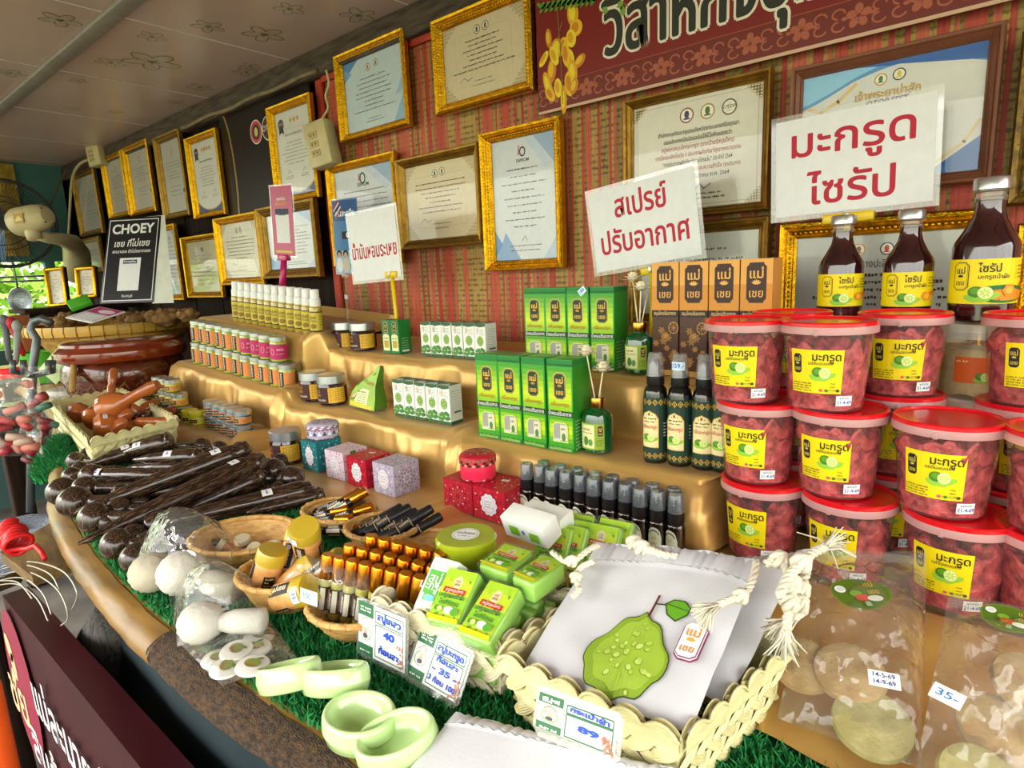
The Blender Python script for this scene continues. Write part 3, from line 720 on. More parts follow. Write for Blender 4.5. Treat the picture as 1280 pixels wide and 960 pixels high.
# ---- syrup bottles
GLASSD = mat('syrup_glass', '#2a0c10', .06, var=.1, vscale=12, spec=.8, coat=.5, col2='#3c0f14'); NECK = clear_film('neck_glass', '#f2eee6', .08, .05, 1.2); SILV = mat('silver_cap', '#b9bab8', .28, .9, var=.05)
def syrup(big):
    t = thing('syrup_bottle', 'bottle', 'bottle'); k = 1.0
    mb = MB(); mb.lathe([(0, .001), (.037, .001), (.040, .004), (.040, .105), (.038, .113), (.029, .128), (.020, .146), (.0175, .158), (.0175, .172)], GLASSD, 36); mb.build('bottle_glass', t)
    mb = MB(); mb.lathe([(.0175, .168), (.0195, .170), (.0195, .173), (.0180, .175), (.0180, .180), (.020, .182), (.020, .184), (.0185, .186)], NECK, 28); mb.build('thread_ring', t, label='clear glass thread ring below the cap')
    mb = MB(); mb.lathe([(.0205, .183), (.0222, .184), (.0222, .198), (.0205, .2005), (0, .2005)], SILV, 32); mb.build('cap', t, label='silver metal screw cap')
    A = Art(.008); w, h = (.155 if big else .12), .062
    A.rect(0, 0, w, h, YEL, 0); x0 = -.028
    logo(A, x0, h * .12, h * .58, YEL, BLK, BLK); A.text('ไซรัป', x0 + .034, h * .28, .0085, BLK, w=.026, bold=.012); A.text('มะกรูดน้ำผึ้ง', x0 + .040, h * .10, .0045, BLK, w=.036, bold=.006)
    if big: A.ell(.024, -h * .28, .040, h * .20, ink('#1f6b2c'), None, 24); A.ell(.030, -h * .30, .030, h * .13, ink('#e08a10'), None, 24)
    lime(A, x0 + .026, -h * .25, .009)
    A.ell(x0 + .058, -h * .2, .009, .009, ink('#e88a1e'), None, 6); A.ell(x0 + .058, -h * .2, .005, .005, ink('#f4b53c'), None, 6)
    for i in range(4): A.dashes(w * .36, h * .33 - i * .005, w * .2, .0022, BLK, i)
    A.rect(w * .37, -h * .12, .012, .007, ink('#e0742a'))
    mb = MB(); A.put(mb, on_cyl(.0403, .058, 0.0)); mb.build('label_sticker', t, label='yellow label with limes and honeycomb'); return t
for i, (p, nm) in enumerate(JX):
    t = syrup(i == 2); s = (.80, .80, .97)[i]; z = TZ + .1105 + 2 * .1055
    q = PY((1049, 1132, 1226)[i], 380, JY)
    tag(t, ('dark syrup bottle with silver cap, leftmost of the three on the clear jars', 'dark syrup bottle with silver cap, middle one of the three on the clear jars', 'largest dark syrup bottle with silver cap, rightmost on the clear jars')[i], None, 'syrup bottles with silver caps', None, (q.x, JY, z + .0008), (.30, .18, .05)[i]); t.scale = (s, s, s)

# ---- tall cartons
def carton(name, w, d, h, base, art_front, art_side=None, art_top=None, label='', cat='box', bev=.0012, side_m=None):
    t = thing(name, label, cat); mb = MB(); mb.box((0, 0, h / 2), (w, d, h), base, bev); 
    if art_front: art_front.put(mb, on_front(0, -d / 2, h / 2))
    if art_side: art_side.put(mb, on_right(w / 2, 0, h / 2))
    if art_top: art_top.put(mb, on_top(0, 0, h))
    mb.build('carton', t); return t
BROWN, TAN = mat('brown_carton', '#4a2b1e', .45, var=.06), ink('#c98535')
A = Art(); w, h = .0505, .200
A.rect(0, h * .29, w, h * .42, ink('#cf8a35'), 0); A.rect(0, h * .40, w, h * .20, ink('#dda050'), 1)
A.rect(0, h * .31, w * .46, h * .32, ink('#3a2118'), 2); logo(A, 0, h * .31, h * .33, ink('#3a2118'), None, ink('#e0a856'))
A.rect(0, h * .055, w, h * .06, ink('#2c1a16')); A.text('สมุนไพรปรับอากาศ', 0, h * .055, .0048, ink('#e6c489'), w=w * .82, bold=.006)
r = random.Random(2); lc = ink('#c8934a')
for i in range(13):
    x, y = r.uniform(-.36, .36) * w, -h * r.uniform(.05, .40); s = r.uniform(.005, .008)
    for k in range(6): A.ring(x + s * .6 * math.cos(k * PI / 3), y + s * .6 * math.sin(k * PI / 3), s * .45, s * .22, .0007, lc, 4, 8, rot=k * PI / 3)
A.ring(w * .33, -h * .07, .0095, .0105, .0012, lc); 
for k in range(8): A.line([(w * .33, -h * .07), (w * .33 + .009 * math.cos(k * PI / 4), -h * .07 + .010 * math.sin(k * PI / 4))], .0006, lc, 5)
for k in range(5): A.ell(-w * .28 + .006 * math.cos(k * 1.257), -h * .40 + .006 * math.sin(k * 1.257), .006, .0035, ink('#b06c2a'), 5, 10, k * 1.257)
A.rect(0, -h * .475, w, h * .05, ink('#b98a3c'))
S = Art(); S.rect(0, h * .29, .046, h * .42, ink('#c9873a'), 0)
for i in range(6): S.dashes(0, -h * .05 - i * .006, .036, .002, lc, i)
t = carton('incense_carton', w, .046, h, BROWN, A, S)
FILM = clear_film('shrink_film', '#ffffff', .03, .06, .6)
for i in range(4):
    loc = (-.4835 + i * .0525, -.215, TZ + .2225)
    lb = 'tall brown and tan aroma carton, %s from the left of four' % ordn(i)
    (tag(t, lb, None, 'brown and tan aroma cartons', None, loc) if i == 0 else dup(t, loc, 0, lb, 'brown and tan aroma cartons'))
    
# green diffuser cartons
GREEN = mat('green_carton', '#1f8a2c', .32, var=.05, coat=.3); w, d, h = .0520, .054, .160
A = Art(); A.rect(0, 0, w, h, ink('#2f9a2a', .35), 0)
def glow(y, hh, cols):
    n = len(cols)
    for i, c in enumerate(cols): A.rect(0, y + hh * (.5 - (i + .5) / n), w * .9, hh / n + .0002, ink(c, .35), 1)
glow(h * .16, h * .55, ['#3f9a24', '#5da81f', '#7cb61a', '#9ac618', '#b4d41c', '#c4dd26', '#b4d41c', '#8fc01a', '#6cae1e'])
glow(-h * .28, h * .34, ['#4fa020', '#86bb1a', '#b2d31a', '#c9de2a', '#a5cc1a', '#6cae1e', '#3f9a24'])
A.rect(0, h * .46, w, h * .07, ink('#1b7a34')); 
for i in range(12): A.line([(-w / 2 + i * w / 12, h * .43), (-w / 2 + (i + .5) * w / 12, h * .455), (-w / 2 + (i + 1) * w / 12, h * .43)], .0006, ink('#57b04a'), A.top)
logo(A, 0, h * .215, h * .27, ink('#15351f'), ink('#e0c060'), ink('#e8b84a'), ink('#d98a2a'))
A.text('กลิ่นมะกรูด', 0, h * .015, .0050, ink('#b5651d'), w=w * .72, bold=.012)
A.rect(0, -h * .085, w, h * .062, ink('#123a1c')); A.text('น้ำหอมปรับอากาศ', 0, -h * .088, .0052, WHI, w=w * .9, bold=.006)
# window with a grey insert behind it
A.poly([(-w * .30, -h * .40), (w * .30, -h * .40), (w * .30, -h * .215), (w * .20, -h * .18), (-w * .20, -h * .18), (-w * .30, -h * .215)], ink('#d8e27a')); A.poly([(-w * .27, -h * .39), (w * .27, -h * .39), (w * .27, -h * .22), (w * .18, -h * .19), (-w * .18, -h * .19), (-w * .27, -h * .22)], ink('#9a9d94'))
A.rect(w * .13, -h * .29, w * .27, h * .17, ink('#cfd0b4')); A.dashes(w * .13, -h * .25, w * .22, .0035, ink('#8a5a2a'), 3); A.ell(w * .13, -h * .34, .004, .007, ink('#4a7a34')); A.rect(-w * .12, -h * .375, w * .26, h * .03, ink('#c9cac4'))
A.rect(0, -h * .475, w, h * .05, ink('#1b7a34')); A.text('สมุนไพรบ้านแม่เชย', 0, -h * .475, .0036, ink('#cfe06a'), w=w * .85, bold=.006)
S = Art(); S.rect(0, 0, d, h, ink('#2b8a26', .35), 0)
S.rect(0, h * .47, d, h * .06, ink('#1b7a34'))
for i in range(9): S.dashes(-.004, -h * .16 - i * .0062, d * .66, .0024, ink('#cfe3b4'), i)
S.ring(-.010, -h * .44, .004, .004, .0008, WHI); S.rect(.010, -h * .44, .012, .008, WHI)
t = carton('diffuser_carton', w, d, h, GREEN, A, S, label='g')
mb = MB(); A2 = Art(); A2.rect(0, 0, .018, .013, ink('#d5ecf7'), 0); A2.text('189', 0, 0, .005, BLU, bold=.012)
k = 0
for row, (p0, p1, y, z) in enumerate(((PZ(601, 543, TZ + .108), PZ(690, 553, TZ + .108), -.392, .1095), (PZ(655, 470, TZ + .22), PZ(742, 474, TZ + .22), -.213, .2225))):
    for i in range(4):
        x = (-.757 + i * .0558) if row == 0 else (-.776 + i * .0545)
        loc = (x, y, TZ + z); lb = 'green and yellow diffuser carton, %s from the left in the %s row' % (ordn(i), ('front', 'rear')[row])
        rz = (.06, .0, -.03, .02)[i]
        o = tag(t, lb, None, 'green diffuser cartons', None, loc, rz) if k == 0 else dup(t, loc, rz, lb, 'green diffuser cartons')
        if row == 1 and i == 2: A2.put(mb, on_plane((.012, -d / 2 - .0006, h - .007), (.8, 0, .6), (-.6, 0, .8))); mb.build('price_sticker', o, label='tilted pale blue price sticker')
        k += 1
# reed diffuser bottles with paper flowers
GGL = mat('green_glass', '#0c4a22', .06, var=.08, spec=.8, coat=.5); GOLDC = mat('gold_collar', '#c08a3e', .25, 1.0, var=.04); PAPER = mat('paper_flower', '#ece2c6', .85, var=.06); REED = mat('reed_stick', '#e0cfa8', .8)
def diffuser(loc, label, rz, fl):
    t = thing('reed_diffuser', label, 'reed diffuser', loc, rz, 'reed diffusers with paper flowers')
    mb = MB(); mb.lathe([(0, .0008), (.024, .0008), (.0265, .003), (.0265, .060), (.024, .067), (.014, .0735), (.012, .076), (.012, .08)], GGL, 32); mb.build('bottle_glass', t)
    mb = MB(); mb.lathe([(.0128, .077), (.0135, .078), (.0135, .093), (.0128, .0945), (.006, .0945)], GOLDC, 28); mb.build('collar', t, label='copper-gold metal collar')
    A = Art(.006); A.rect(0, 0, .05, .045, ink('#8aa62a'), 0); A.rect(-.006, 0, .028, .040, ink('#d9d9a0')); A.dashes(-.006, .012, .020, .0028, ink('#7a4a20'), 2); A.dashes(-.006, .006, .020, .0022, ink('#a33a22'), 3); A.ell(-.008, -.008, .005, .008, ink('#4a7a34')); A.ell(.001, -.010, .004, .006, ink('#5f8f3c')); logo(A, .018, .010, .018, ink('#15351f'), ink('#e0c060'), ink('#e8b84a'))
    for i in range(3): A.dashes(.017, -.006 - i * .004, .012, .0016, ink('#2a4a1c'), i)
    mb = MB(); A.put(mb, on_cyl(.0267, .031, -.05)); mb.build('label_sticker', t, label='green and cream printed label')
    for i, (dx, dy, hz) in enumerate(fl):
        mb = MB(); mb.tube([(0, 0, .070), (dx * .5, dy * .5, .070 + (hz - .07) * .5), (dx, dy, hz)], .0014, REED, 6); f = mb.build('reed_stick', t)
        if i < 2:
            mb = MB(); rr = random.Random(i + 3)
            for ring in range(4):
                n = 9 - ring
                for k in range(n):
                    a = 2 * PI * k / n + ring * .5; tl_ = (.25, .6, 1.0, 1.35)[ring]; c = Vector((dx, dy, hz)); q = []
                    for (u, v) in ((0, -.25), (.55, -.5), (1, -.42), (1.12, 0), (1, .42), (.55, .5), (0, .25)):
                        rad = .0165 * u * math.cos(tl_) + .001; up = .0165 * u * math.sin(tl_) + .003 * abs(v); q.append(c + Vector((rad * math.cos(a) - v * .0085 * math.sin(a), rad * math.sin(a) + v * .0085 * math.cos(a), up - .004)))
                    mb.add(q, [(0, 1, 2, 3, 4, 5, 6)], PAPER, False)
            mb.ball((dx, dy, hz + .004), .008, PAPER, 10, 8, .15, i); mb.build('paper_flower', f, label='cream paper chrysanthemum')
    return t
p = PZ(752, 562, TZ + .108); diffuser((p.x, -.385, TZ + .1098), 'green reed diffuser bottle with paper flowers beside the front green cartons', .1, [(-.018, 0, .168), (.014, -.004, .142), (.004, .006, .10)])
p = PZ(793, 468, TZ + .2215); diffuser((p.x, -.232, TZ + .2228), 'green reed diffuser bottle with paper flowers on the upper step by the brown cartons', .1, [(-.014, .004, .172), (.006, -.006, .155), (.014, .008, .15)])

# ---- tall dark room sprays with green and gold sleeves
DGL = mat('black_bottle', '#0d0f0e', .10, var=.1, spec=.7, coat=.4); OVERC = clear_film('overcap', '#e8ecf2', .16, .08, 1.2); PUMP = mat('black_pump', '#15161a', .35, var=.08)
def room_spray():
    t = thing('room_spray_bottle', 'b', 'spray bottle')
    mb = MB(); mb.lathe([(0, .0008), (.0170, .0008), (.0185, .003), (.0185, .112), (.0165, .120), (.0115, .127), (.0115, .131)], DGL, 32); mb.build('bottle', t)
    mb = MB(); mb.lathe([(.0135, .126), (.0140, .127), (.0136, .142), (.009, .144), (.008, .156), (.006, .166), (0, .167)], PUMP, 24); mb.build('pump', t)
    mb = MB(); mb.lathe([(.0142, .140), (.0138, .142), (.0108, .174), (.0095, .176), (0, .176)], OVERC, 24); mb.build('overcap', t, label='clear tapered overcap')
    A = Art(.006); A.rect(0, 0, .114, .100, ink('#12352a'), 0)
    for i in range(13):
        x = -.054 + i * .009
        for y in (.043, -.043): A.poly([(x - .0042, y), (x, y - .005), (x + .0042, y), (x, y + .005)], GOLDI, 1); A.poly([(x - .0028, y), (x, y - .0034), (x + .0028, y), (x, y + .0034)], ink('#12352a'), 2); A.poly([(x - .0012, y), (x, y - .0015), (x + .0012, y), (x, y + .0015)], GOLDI, 3)
    A.poly([(-.0145, -.030), (.0145, -.030), (.0145, .017), (.010, .025), (0, .030), (-.010, .025), (-.0145, .017)], GOLDI); A.poly([(-.0135, -.029), (.0135, -.029), (.0135, .016), (.009, .024), (0, .0285), (-.009, .024), (-.0135, .016)], ink('#e4d5a0'))
    A.poly([(-.006, .022), (.006, .022), (0, .027)], ink('#6b5a2a')); A.dashes(0, .017, .022, .0026, ink('#5a4420'), 3); A.dashes(0, .012, .018, .002, ink('#5a4420'), 5)
    A.text('กลิ่นมะกรูด', 0, .0035, .0042, ink('#c0392b'), w=.024, bold=.012); lime(A, 0, -.013, .0058)
    for i in range(5): A.dashes(.030, .010 - i * .005, .018, .0018, ink('#d8d4b8'), i)
    mb = MB(); A.put(mb, on_cyl(.0187, .057, -.05)); mb.build('sleeve_label', t, label='dark green sleeve with gold diamond borders'); return t
t = room_spray()
for i, (px, py) in enumerate(((818, 577), (850, 580), (884, 582), (914, 580))):
    p = PZ(px, py, TZ + .109); loc = (p.x, -.385 + .004 * i, TZ + .1095); lb = 'tall dark spray bottle with green and gold sleeve, %s from the left' % ordn(i)
    o = tag(t, lb, None, 'tall dark spray bottles on the middle step', None, loc, 0) if i == 0 else dup(t, loc, (.1, .05, .2, .1)[i], lb, 'tall dark spray bottles on the middle step')
    if i == 1: mb = MB(); A2 = Art(.005); A2.rect(0, 0, .022, .013, ink('#cfe6f5'), 0); A2.text('159.-', 0, 0, .0052, BLU, bold=.012); A2.put(mb, on_cyl(.0130, .158, .1)); mb.build('price_sticker', o, label='pale blue price sticker across the cap')

# ---- small black sprays with arched cream labels, two rows
CAPC = clear_film('smoke_cap', '#b4bac2', .22, .08, 1.3, hazecol='#aab2bd')
def small_spray():
    t = thing('small_spray_bottle', 'b', 'spray bottle')
    mb = MB(); mb.lathe([(0, .0008), (.0125, .0008), (.0138, .003), (.0138, .048), (.0125, .053), (.009, .056), (.009, .058)], mat('amber_dark_glass', '#1a0d08', .08, var=.1, spec=.7, coat=.4), 24); mb.build('bottle', t)
    mb = MB(); mb.lathe([(.0118, .055), (.0124, .056), (.0124, .070), (.0115, .071), (.006, .071), (.006, .083), (.0045, .088), (0, .088)], PUMP, 22)
    mb.ball((0, -.006, .081), .0016, WHI, 8, 6); mb.build('pump', t)
    mb = MB(); mb.lathe([(.0119, .0705), (.0117, .0715), (.0105, .096), (.0095, .0975), (0, .0975)], CAPC, 22); mb.build('overcap', t, label='smoky clear overcap')
    A = Art(.004); w = .022
    A.poly([(-w / 2, -.022)] + [(w / 2 * math.sin(a) * -1 * -1, .006 + .016 * math.cos(a)) for a in [PI / 2 - k * PI / 10 for k in range(11)]][::-1] + [(w / 2, -.022)], ink('#dfe6cf'))
    A.sh = []; A.top = 0
    for i in range(9):
        x0 = -w / 2 + w * i / 9; x1 = x0 + w / 9; f = lambda x: .004 + .016 * math.sqrt(max(0, 1 - (2 * x / w) ** 2))
        A.poly([(x0, -.023), (x1, -.023), (x1, f(x1)), (x0, f(x0))], ink('#dfe6cf'), 0)
    for k in range(9): a = R_(-56 + 14 * k); A.rect(.0085 * math.sin(a), .004 + .0115 * math.cos(a), .0018, .0022, ink('#4a5a3a'), 2, -a)
    A.text('แม่', 0, .004, .0034, ink('#c98a3c'), bold=.012, l=2); A.text('เชย', 0, -.0045, .0034, ink('#c98a3c'), bold=.012, l=2)
    for i in range(3): A.dashes(0, -.012 - i * .003, w * .7, .0014, ink('#6a7458'), i, 2)
    mb = MB(); A.put(mb, on_cyl(.01395, .026, -.1)); mb.build('label_sticker', t, label='pale arched label'); return t
t = small_spray(); a, b = Vector((-.603, -.462, 0)), Vector((-.357, -.458, 0)); k = 0
FR = [(677, 641), (690, 644), (705, 648), (720, 653), (736, 656), (751, 663), (771, 668), (790, 672), (810, 680), (829, 686), (848, 691)]
for row in range(2):
    for i in range(11 if row == 0 else 8):
        if row == 0: x = -.615 + i * .0266; y = -.485 + .003 * math.sin(i * 2.1)
        else: x = -.596 + i * .0335; y = -.4625 + .0007 * math.sin(i)
        loc = (x, y, TZ + .0045); lb = 'small black spray bottle with pale arched label, %s from the left in the %s row' % (ordn(i), ('front', 'rear')[row])
        (tag(t, lb, None, 'small black spray bottles', None, loc, 0) if k == 0 else dup(t, loc, .12 * math.sin(i * 3 + row), lb, 'small black spray bottles')); k += 1
# ================================================================== goods: the left half of the shelves
# ---- amber balm jars with silver lids
AMB = mat('amber_glass', '#2a0d06', .08, var=.1, spec=.7, coat=.4); LIDS = mat('brushed_lid', '#b8bbbe', .32, .85, var=.04)
def balm_jar():
    t = thing('amber_balm_jar', 'j', 'jar')
    mb = MB(); mb.lathe([(0, .0008), (.032, .0008), (.0355, .004), (.0355, .050), (.033, .054), (.033, .058)], AMB, 32); mb.build('jar_body', t)
    mb = MB(); mb.lathe([(.0345, .0545), (.0355, .0555), (.0355, .074), (.034, .076), (0, .076)], LIDS, 36); mb.build('lid', t)
    A = Art(.007); A.rect(0, -.001, .17, .040, ink('#3a0f12'), 0); A.rect(.030, -.001, .044, .038, ink('#d9a224'), 1); A.rect(.030, -.001, .028, .038, ink('#e8bb3a'), 2)
    A.text('แม่', -.020, .010, .006, ink('#d08a2a'), bold=.01); A.text('เชย', -.020, .000, .006, ink('#d08a2a'), bold=.01); A.text('ครีมนวดสมุนไพร', -.012, -.0125, .0036, ink('#e8e0d0'), w=.026, bold=.01)
    for i in range(6): A.dashes(.030, .013 - i * .005, .034, .0016, ink('#6b3c12'), i)
    mb = MB(); A.put(mb, on_cyl(.0358, .028, .35)); mb.build('label_sticker', t, label='dark red and gold label'); return t
t = balm_jar(); k = 0
for (x, y, z), lb in (((-1.472, -.222, .2225), 'amber balm jar with silver lid on the top step beside the gold spray bottles'), ((-1.388, -.222, .2225), 'amber balm jar with silver lid on the top step against the small green cartons'),
                      ((-1.405, -.378, .1095), 'amber balm jar with silver lid on the middle step, left one of two'), ((-1.315, -.384, .1095), 'amber balm jar with silver lid on the middle step beside the green leaf packet'),
                      ((-1.285, -.540, .0060), 'lowest amber balm jar with silver lid, standing beside the teal box')):
    (tag(t, lb, None, 'amber balm jars', None, (x, y, TZ + z), .1) if k == 0 else dup(t, (x, y, TZ + z), .1, lb, 'amber balm jars')); k += 1

# ---- patterned boxes and round tins
def mandala(A, w, h, cols, seed, cx=0.0, cy=0.0, step=.0052):
    r = random.Random(seed); A.rect(0, 0, w, h, cols[0], 0); R = .0035; i = 1
    ok = lambda x, y, m: abs(x) < w / 2 - m and abs(y) < h / 2 - m
    while R < .75 * (w + h):
        c = cols[1 + i % (len(cols) - 1)]; n = max(8, int(R * 900 ** .98 / 5.2)) if R < .03 else int(R * 760 / 3.2); n = min(n, 40)
        for k in range(n):
            a = 2 * PI * k / n + (i % 2) * PI / n; x, y = cx + R * math.cos(a), cy + R * math.sin(a); s = min(step * .46, R * PI / n * .8)
            if ok(x, y, s): A.ell(x, y, s, s * .6, c, 1 + i % 2, 6, a if i % 3 else a + PI / 2)
        R += step * .82; i += 1
    return A
def plaque(A, a, b):
    for k in range(10): t = 2 * PI * k / 10; A.ell(a * .86 * math.cos(t), b * .86 * math.sin(t), a * .3, b * .3, ink('#d9d2d6'), 4, 10)
    A.ell(0, 0, a, b, ink('#e2dde0'), 5, 20); A.ring(0, 0, a * .82, b * .82, .0006, ink('#9a8f98'), 6)
    for i in range(3): A.dashes(0, b * .3 - i * b * .28, a * 1.1, .0022, ink('#8a8290'), i, 6)
    return A
PAL = {'teal': ['#1b6f78', '#7cc3c4', '#123f52', '#b9d8cf', '#2c8f96'], 'pink': ['#d9c3cf', '#b8386a', '#3f7a3a', '#e8a0b8', '#7a2148'], 'red': ['#b4122c', '#e8b8b0', '#5c1220', '#d8505a', '#3a1a1e'], 'mauve': ['#b3a9bd', '#4a4a78', '#a03850', '#e4dfe6', '#6a6a94'], 'crim': ['#b0142e', '#d8a890', '#3a1a16', '#c84a4a', '#8a6a4a']}
PAL = {k: [ink(c, .4) for c in v] for k, v in PAL.items()}
def patterned_box(loc, w, d, h, pal, label, rz=0.0, medal=True, seed=1, band=None, sticker=False):
    t = thing('patterned_gift_box', label, 'box', loc, rz, 'patterned gift boxes'); P = PAL[pal]; mb = MB(); mb.box((0, 0, h / 2), (w, d, h), P[0], .0012)
    A = mandala(Art(), w, h, P, seed)
    if medal: plaque(A, w * .23, h * .30)
    A.put(mb, on_front(0, -d / 2, h / 2)); B = mandala(Art(), d, h, P, seed + 5)
    if band: B.rect(-d * .1, 0, d * .22, h, ink(band), 7)
    B.put(mb, on_right(w / 2, 0, h / 2)); mandala(Art(), w, d, P, seed + 9, w * .2, d * .1).put(mb, on_top(0, 0, h)); mb.build('box_body', t)
    if sticker: mb = MB(); A = Art(); A.rect(0, 0, .014, .008, WHI, 0); A.dashes(0, 0, .009, .003, BLU, 2); A.put(mb, on_top(0, .01, h + .0004, .2)); mb.build('price_sticker', t)
    return t
BZ = TZ + .0048
patterned_box((-1.172, -.520, BZ + .002), .056, .064, .066, 'teal', 'teal and white patterned gift box with a round purple tin on top', .04, seed=2)
patterned_box((-1.128 + .002, -.5 - .026 + .002, BZ) if 0 else (-1.080, -.520, BZ), .062, .062, .060, 'pink', 'pink and green flower patterned gift box with white plaque, between the teal and red ones', .03, seed=3, band='#3f7a3a')
patterned_box((-.998, -.524, BZ), .062, .062, .060, 'red', 'red patterned gift box with white plaque, between the pink and the mauve ones', .0, seed=4, band='#c81a2c', sticker=True)
patterned_box((-.915, -.522, BZ), .064, .062, .061, 'mauve', 'mauve and white mandala patterned gift box at the right end of the row', -.02, seed=5)
patterned_box((-.735, -.497, BZ), .070, .072, .056, 'crim', 'crimson mandala patterned gift box under the bright pink tin', .0, False, 6)
patterned_box((-.660, -.499, BZ + .0005), .072, .072, .057, 'red', 'crimson patterned gift box with white plaque beside the black spray bottles', .0, True, 7, sticker=True)
def tin(loc, r, h, body, pal, label, stripe):
    t = thing('round_tin', label, 'tin', loc, .3, 'round patterned tins'); mb = MB()
    mb.lathe([(0, .0006), (r * .86, .0006), (r * .99, h * .12), (r, h * .3), (r, h * .60), (r * .98, h * .64)], body, 36); mb.build('tin_body', t)
    mb = MB(); mb.lathe([(r * 1.0, h * .60), (r * 1.03, h * .62), (r * 1.03, h * .86), (r * .97, h * .94), (r * .8, h), (0, h)], PAL[pal][0], 36)
    A = Art(.004); P = PAL[pal]; n = 26; c = 2 * PI * r
    for k in range(n):
        for j in range(3): A.ell(-c / 2 + (k + .5 * (j % 2)) * c / n, (-.09 + .09 * j) * h, c / n * .42, h * .045, P[1 + (j + k % 2) % 4], 1, 8)
    A.put(mb, on_cyl(r * 1.03, h * .74)); B = Art(); 
    for j in range(1, 4):
        for k in range(6 * j): a = 2 * PI * k / (6 * j); B.ell(r * .21 * j * math.cos(a), r * .21 * j * math.sin(a), r * .09, r * .06, P[1 + (j + k) % 4], 1, 8, a)
    B.put(mb, on_top(0, 0, h)); mb.build('lid', t, label='patterned lid')
    if stripe:
        mb = MB(); A = Art(.004)
        for k in range(n): A.ell(-c / 2 + k * c / n, 0, c / n * .45, h * .07, P[1 + k % 4], 1, 8)
        A.put(mb, on_cyl(r * .965, h * .13)); A = Art(.004)
        if stripe == 2:
            for k in range(20): A.poly([(-c / 2 + k * c / 20, -h * .12), (-c / 2 + (k + 1) * c / 20, -h * .12), (-c / 2 + (k + .5) * c / 20, h * .16)], P[1 + k % 2 * 2], 1)
            A.put(mb, on_cyl(r * 1.002, h * .42))
        mb.build('tin_pattern', t)
    return t
tin((-1.172, -.512, BZ + .0685), .0345, .036, PAL['mauve'][0], 'mauve', 'round purple and white patterned tin sitting on the teal box', 2)
tin((-.712, -.502, BZ + .0570), .0315, .048, mat('pink_tin', '#e2284e', .35, var=.04), 'crim', 'round bright pink tin with patterned lid on the crimson boxes', 1)

# ---- small white cartons with lime pictures
WCART = mat('white_carton', '#e9ebe4', .45, var=.03); w, d, h = .0335, .036, .083; DGR = ink('#2f5a34')
A = Art(); A.rect(0, 0, w, h, ink('#e9ebe4'), 0); A.poly([(-w / 2, h / 2), (w / 2, h / 2), (w / 2, h * .43), (0, h * .40), (-w / 2, h * .43)], DGR, 1)
A.rect(0, -h * .46, w, h * .08, DGR, 1); A.ell(0, h * .02, w * .30, w * .34, ink('#5b8a35')); A.ell(0, h * .02, w * .25, w * .29, ink('#a9c470'))
for k in range(8): a = k * PI / 4; A.ell(w * .14 * math.cos(a), h * .02 + w * .16 * math.sin(a), w * .10, w * .05, ink('#6f9a3c'), 5, 8, a)
for k, (x, y, rt) in enumerate(((-.25, -.24, .5), (.22, -.22, -.5), (-.05, -.30, 1.4), (.28, -.34, .2), (-.30, -.36, -.3))): A.ell(x * w, y * h, w * .24, w * .13, ink(('#4f8a38', '#3f7a34')[k % 2]), None, 10, rt)
logo(A, -w * .22, h * .30, h * .15, ink('#e9ebe4'), ink('#a06a3a'), ink('#a06a3a')); 
for i in range(4): A.dashes(w * .22, h * .34 - i * .004, w * .4, .0016, ink('#8a9088'), i)
S = Art(); S.rect(0, 0, d, h, ink('#e4e7de'), 0); S.rect(0, -h * .46, d, h * .08, DGR, 1)
for i in range(9): S.dashes(0, h * .34 - i * .0058, d * .75, .0016, ink('#8a9088'), i)
S.rect(d * .1, -h * .20, d * .6, h * .04, DGR); Tp = Art(); Tp.rect(0, 0, w, d, ink('#4a6a4c'), 0); Tp.poly([(-w / 2, -d / 2), (w / 2, -d / 2), (0, d * .1)], ink('#e4e7de'), 1)
t = carton('lime_soap_carton', w, d, h, WCART, A, S, Tp, 'c'); k = 0
for row, (x0, y, z, n) in enumerate(((-1.118, -.218, .2225, 6), (-1.052, -.372, .1095, 5))):
    for i in range(n):
        loc = (x0 + i * .0365, y, TZ + z); lb = 'white lime-picture carton, %s from the left of %s on the %s step' % (ordn(i), ('six', 'five')[row], ('top', 'middle')[row]); rz = .05 * math.sin(i * 2 + row)
        (tag(t, lb, None, 'small white lime cartons', None, loc, rz) if k == 0 else dup(t, loc, rz, lb, 'small white lime cartons')); k += 1
# ---- small green oil cartons
w, d, h = .032, .040, .086; A = Art(); A.rect(0, 0, w, h, ink('#1d6a30', .35), 0); logo(A, 0, h * .28, h * .30, ink('#15401f'), ink('#d8c060'), ink('#e0b850'))
A.poly([(-w * .4, -h * .42), (w * .4, -h * .42), (w * .4, h * .02), (w * .25, h * .08), (-w * .25, h * .08), (-w * .4, h * .02)], ink('#d9e0a8')); A.rect(0, -h * .22, w * .55, h * .22, ink('#b89a3a')); A.dashes(0, -h * .05, w * .6, .003, ink('#2f5a34'), 2)
S = Art(); S.rect(0, 0, d, h, ink('#1f7a34', .35), 0)
for i in range(6): S.dashes(0, -h * .05 - i * .006, d * .6, .002, ink('#b8d8a0'), i)
S.rect(0, -h * .42, d * .6, h * .06, ink('#d9e0d0'))
t = carton('oil_carton', w, d, h, mat('dark_green_carton', '#1f6a30', .35, var=.05), A, S, None, 'c')
tag(t, 'small dark green oil carton with gold plaque, left one of two beside the amber jar', None, 'small dark green oil cartons', None, (-1.262, -.222, TZ + .2225), .0); dup(t, (-1.228, -.222, TZ + .2225), .0, 'small dark green oil carton with gold plaque, right one of two', 'small dark green oil cartons')
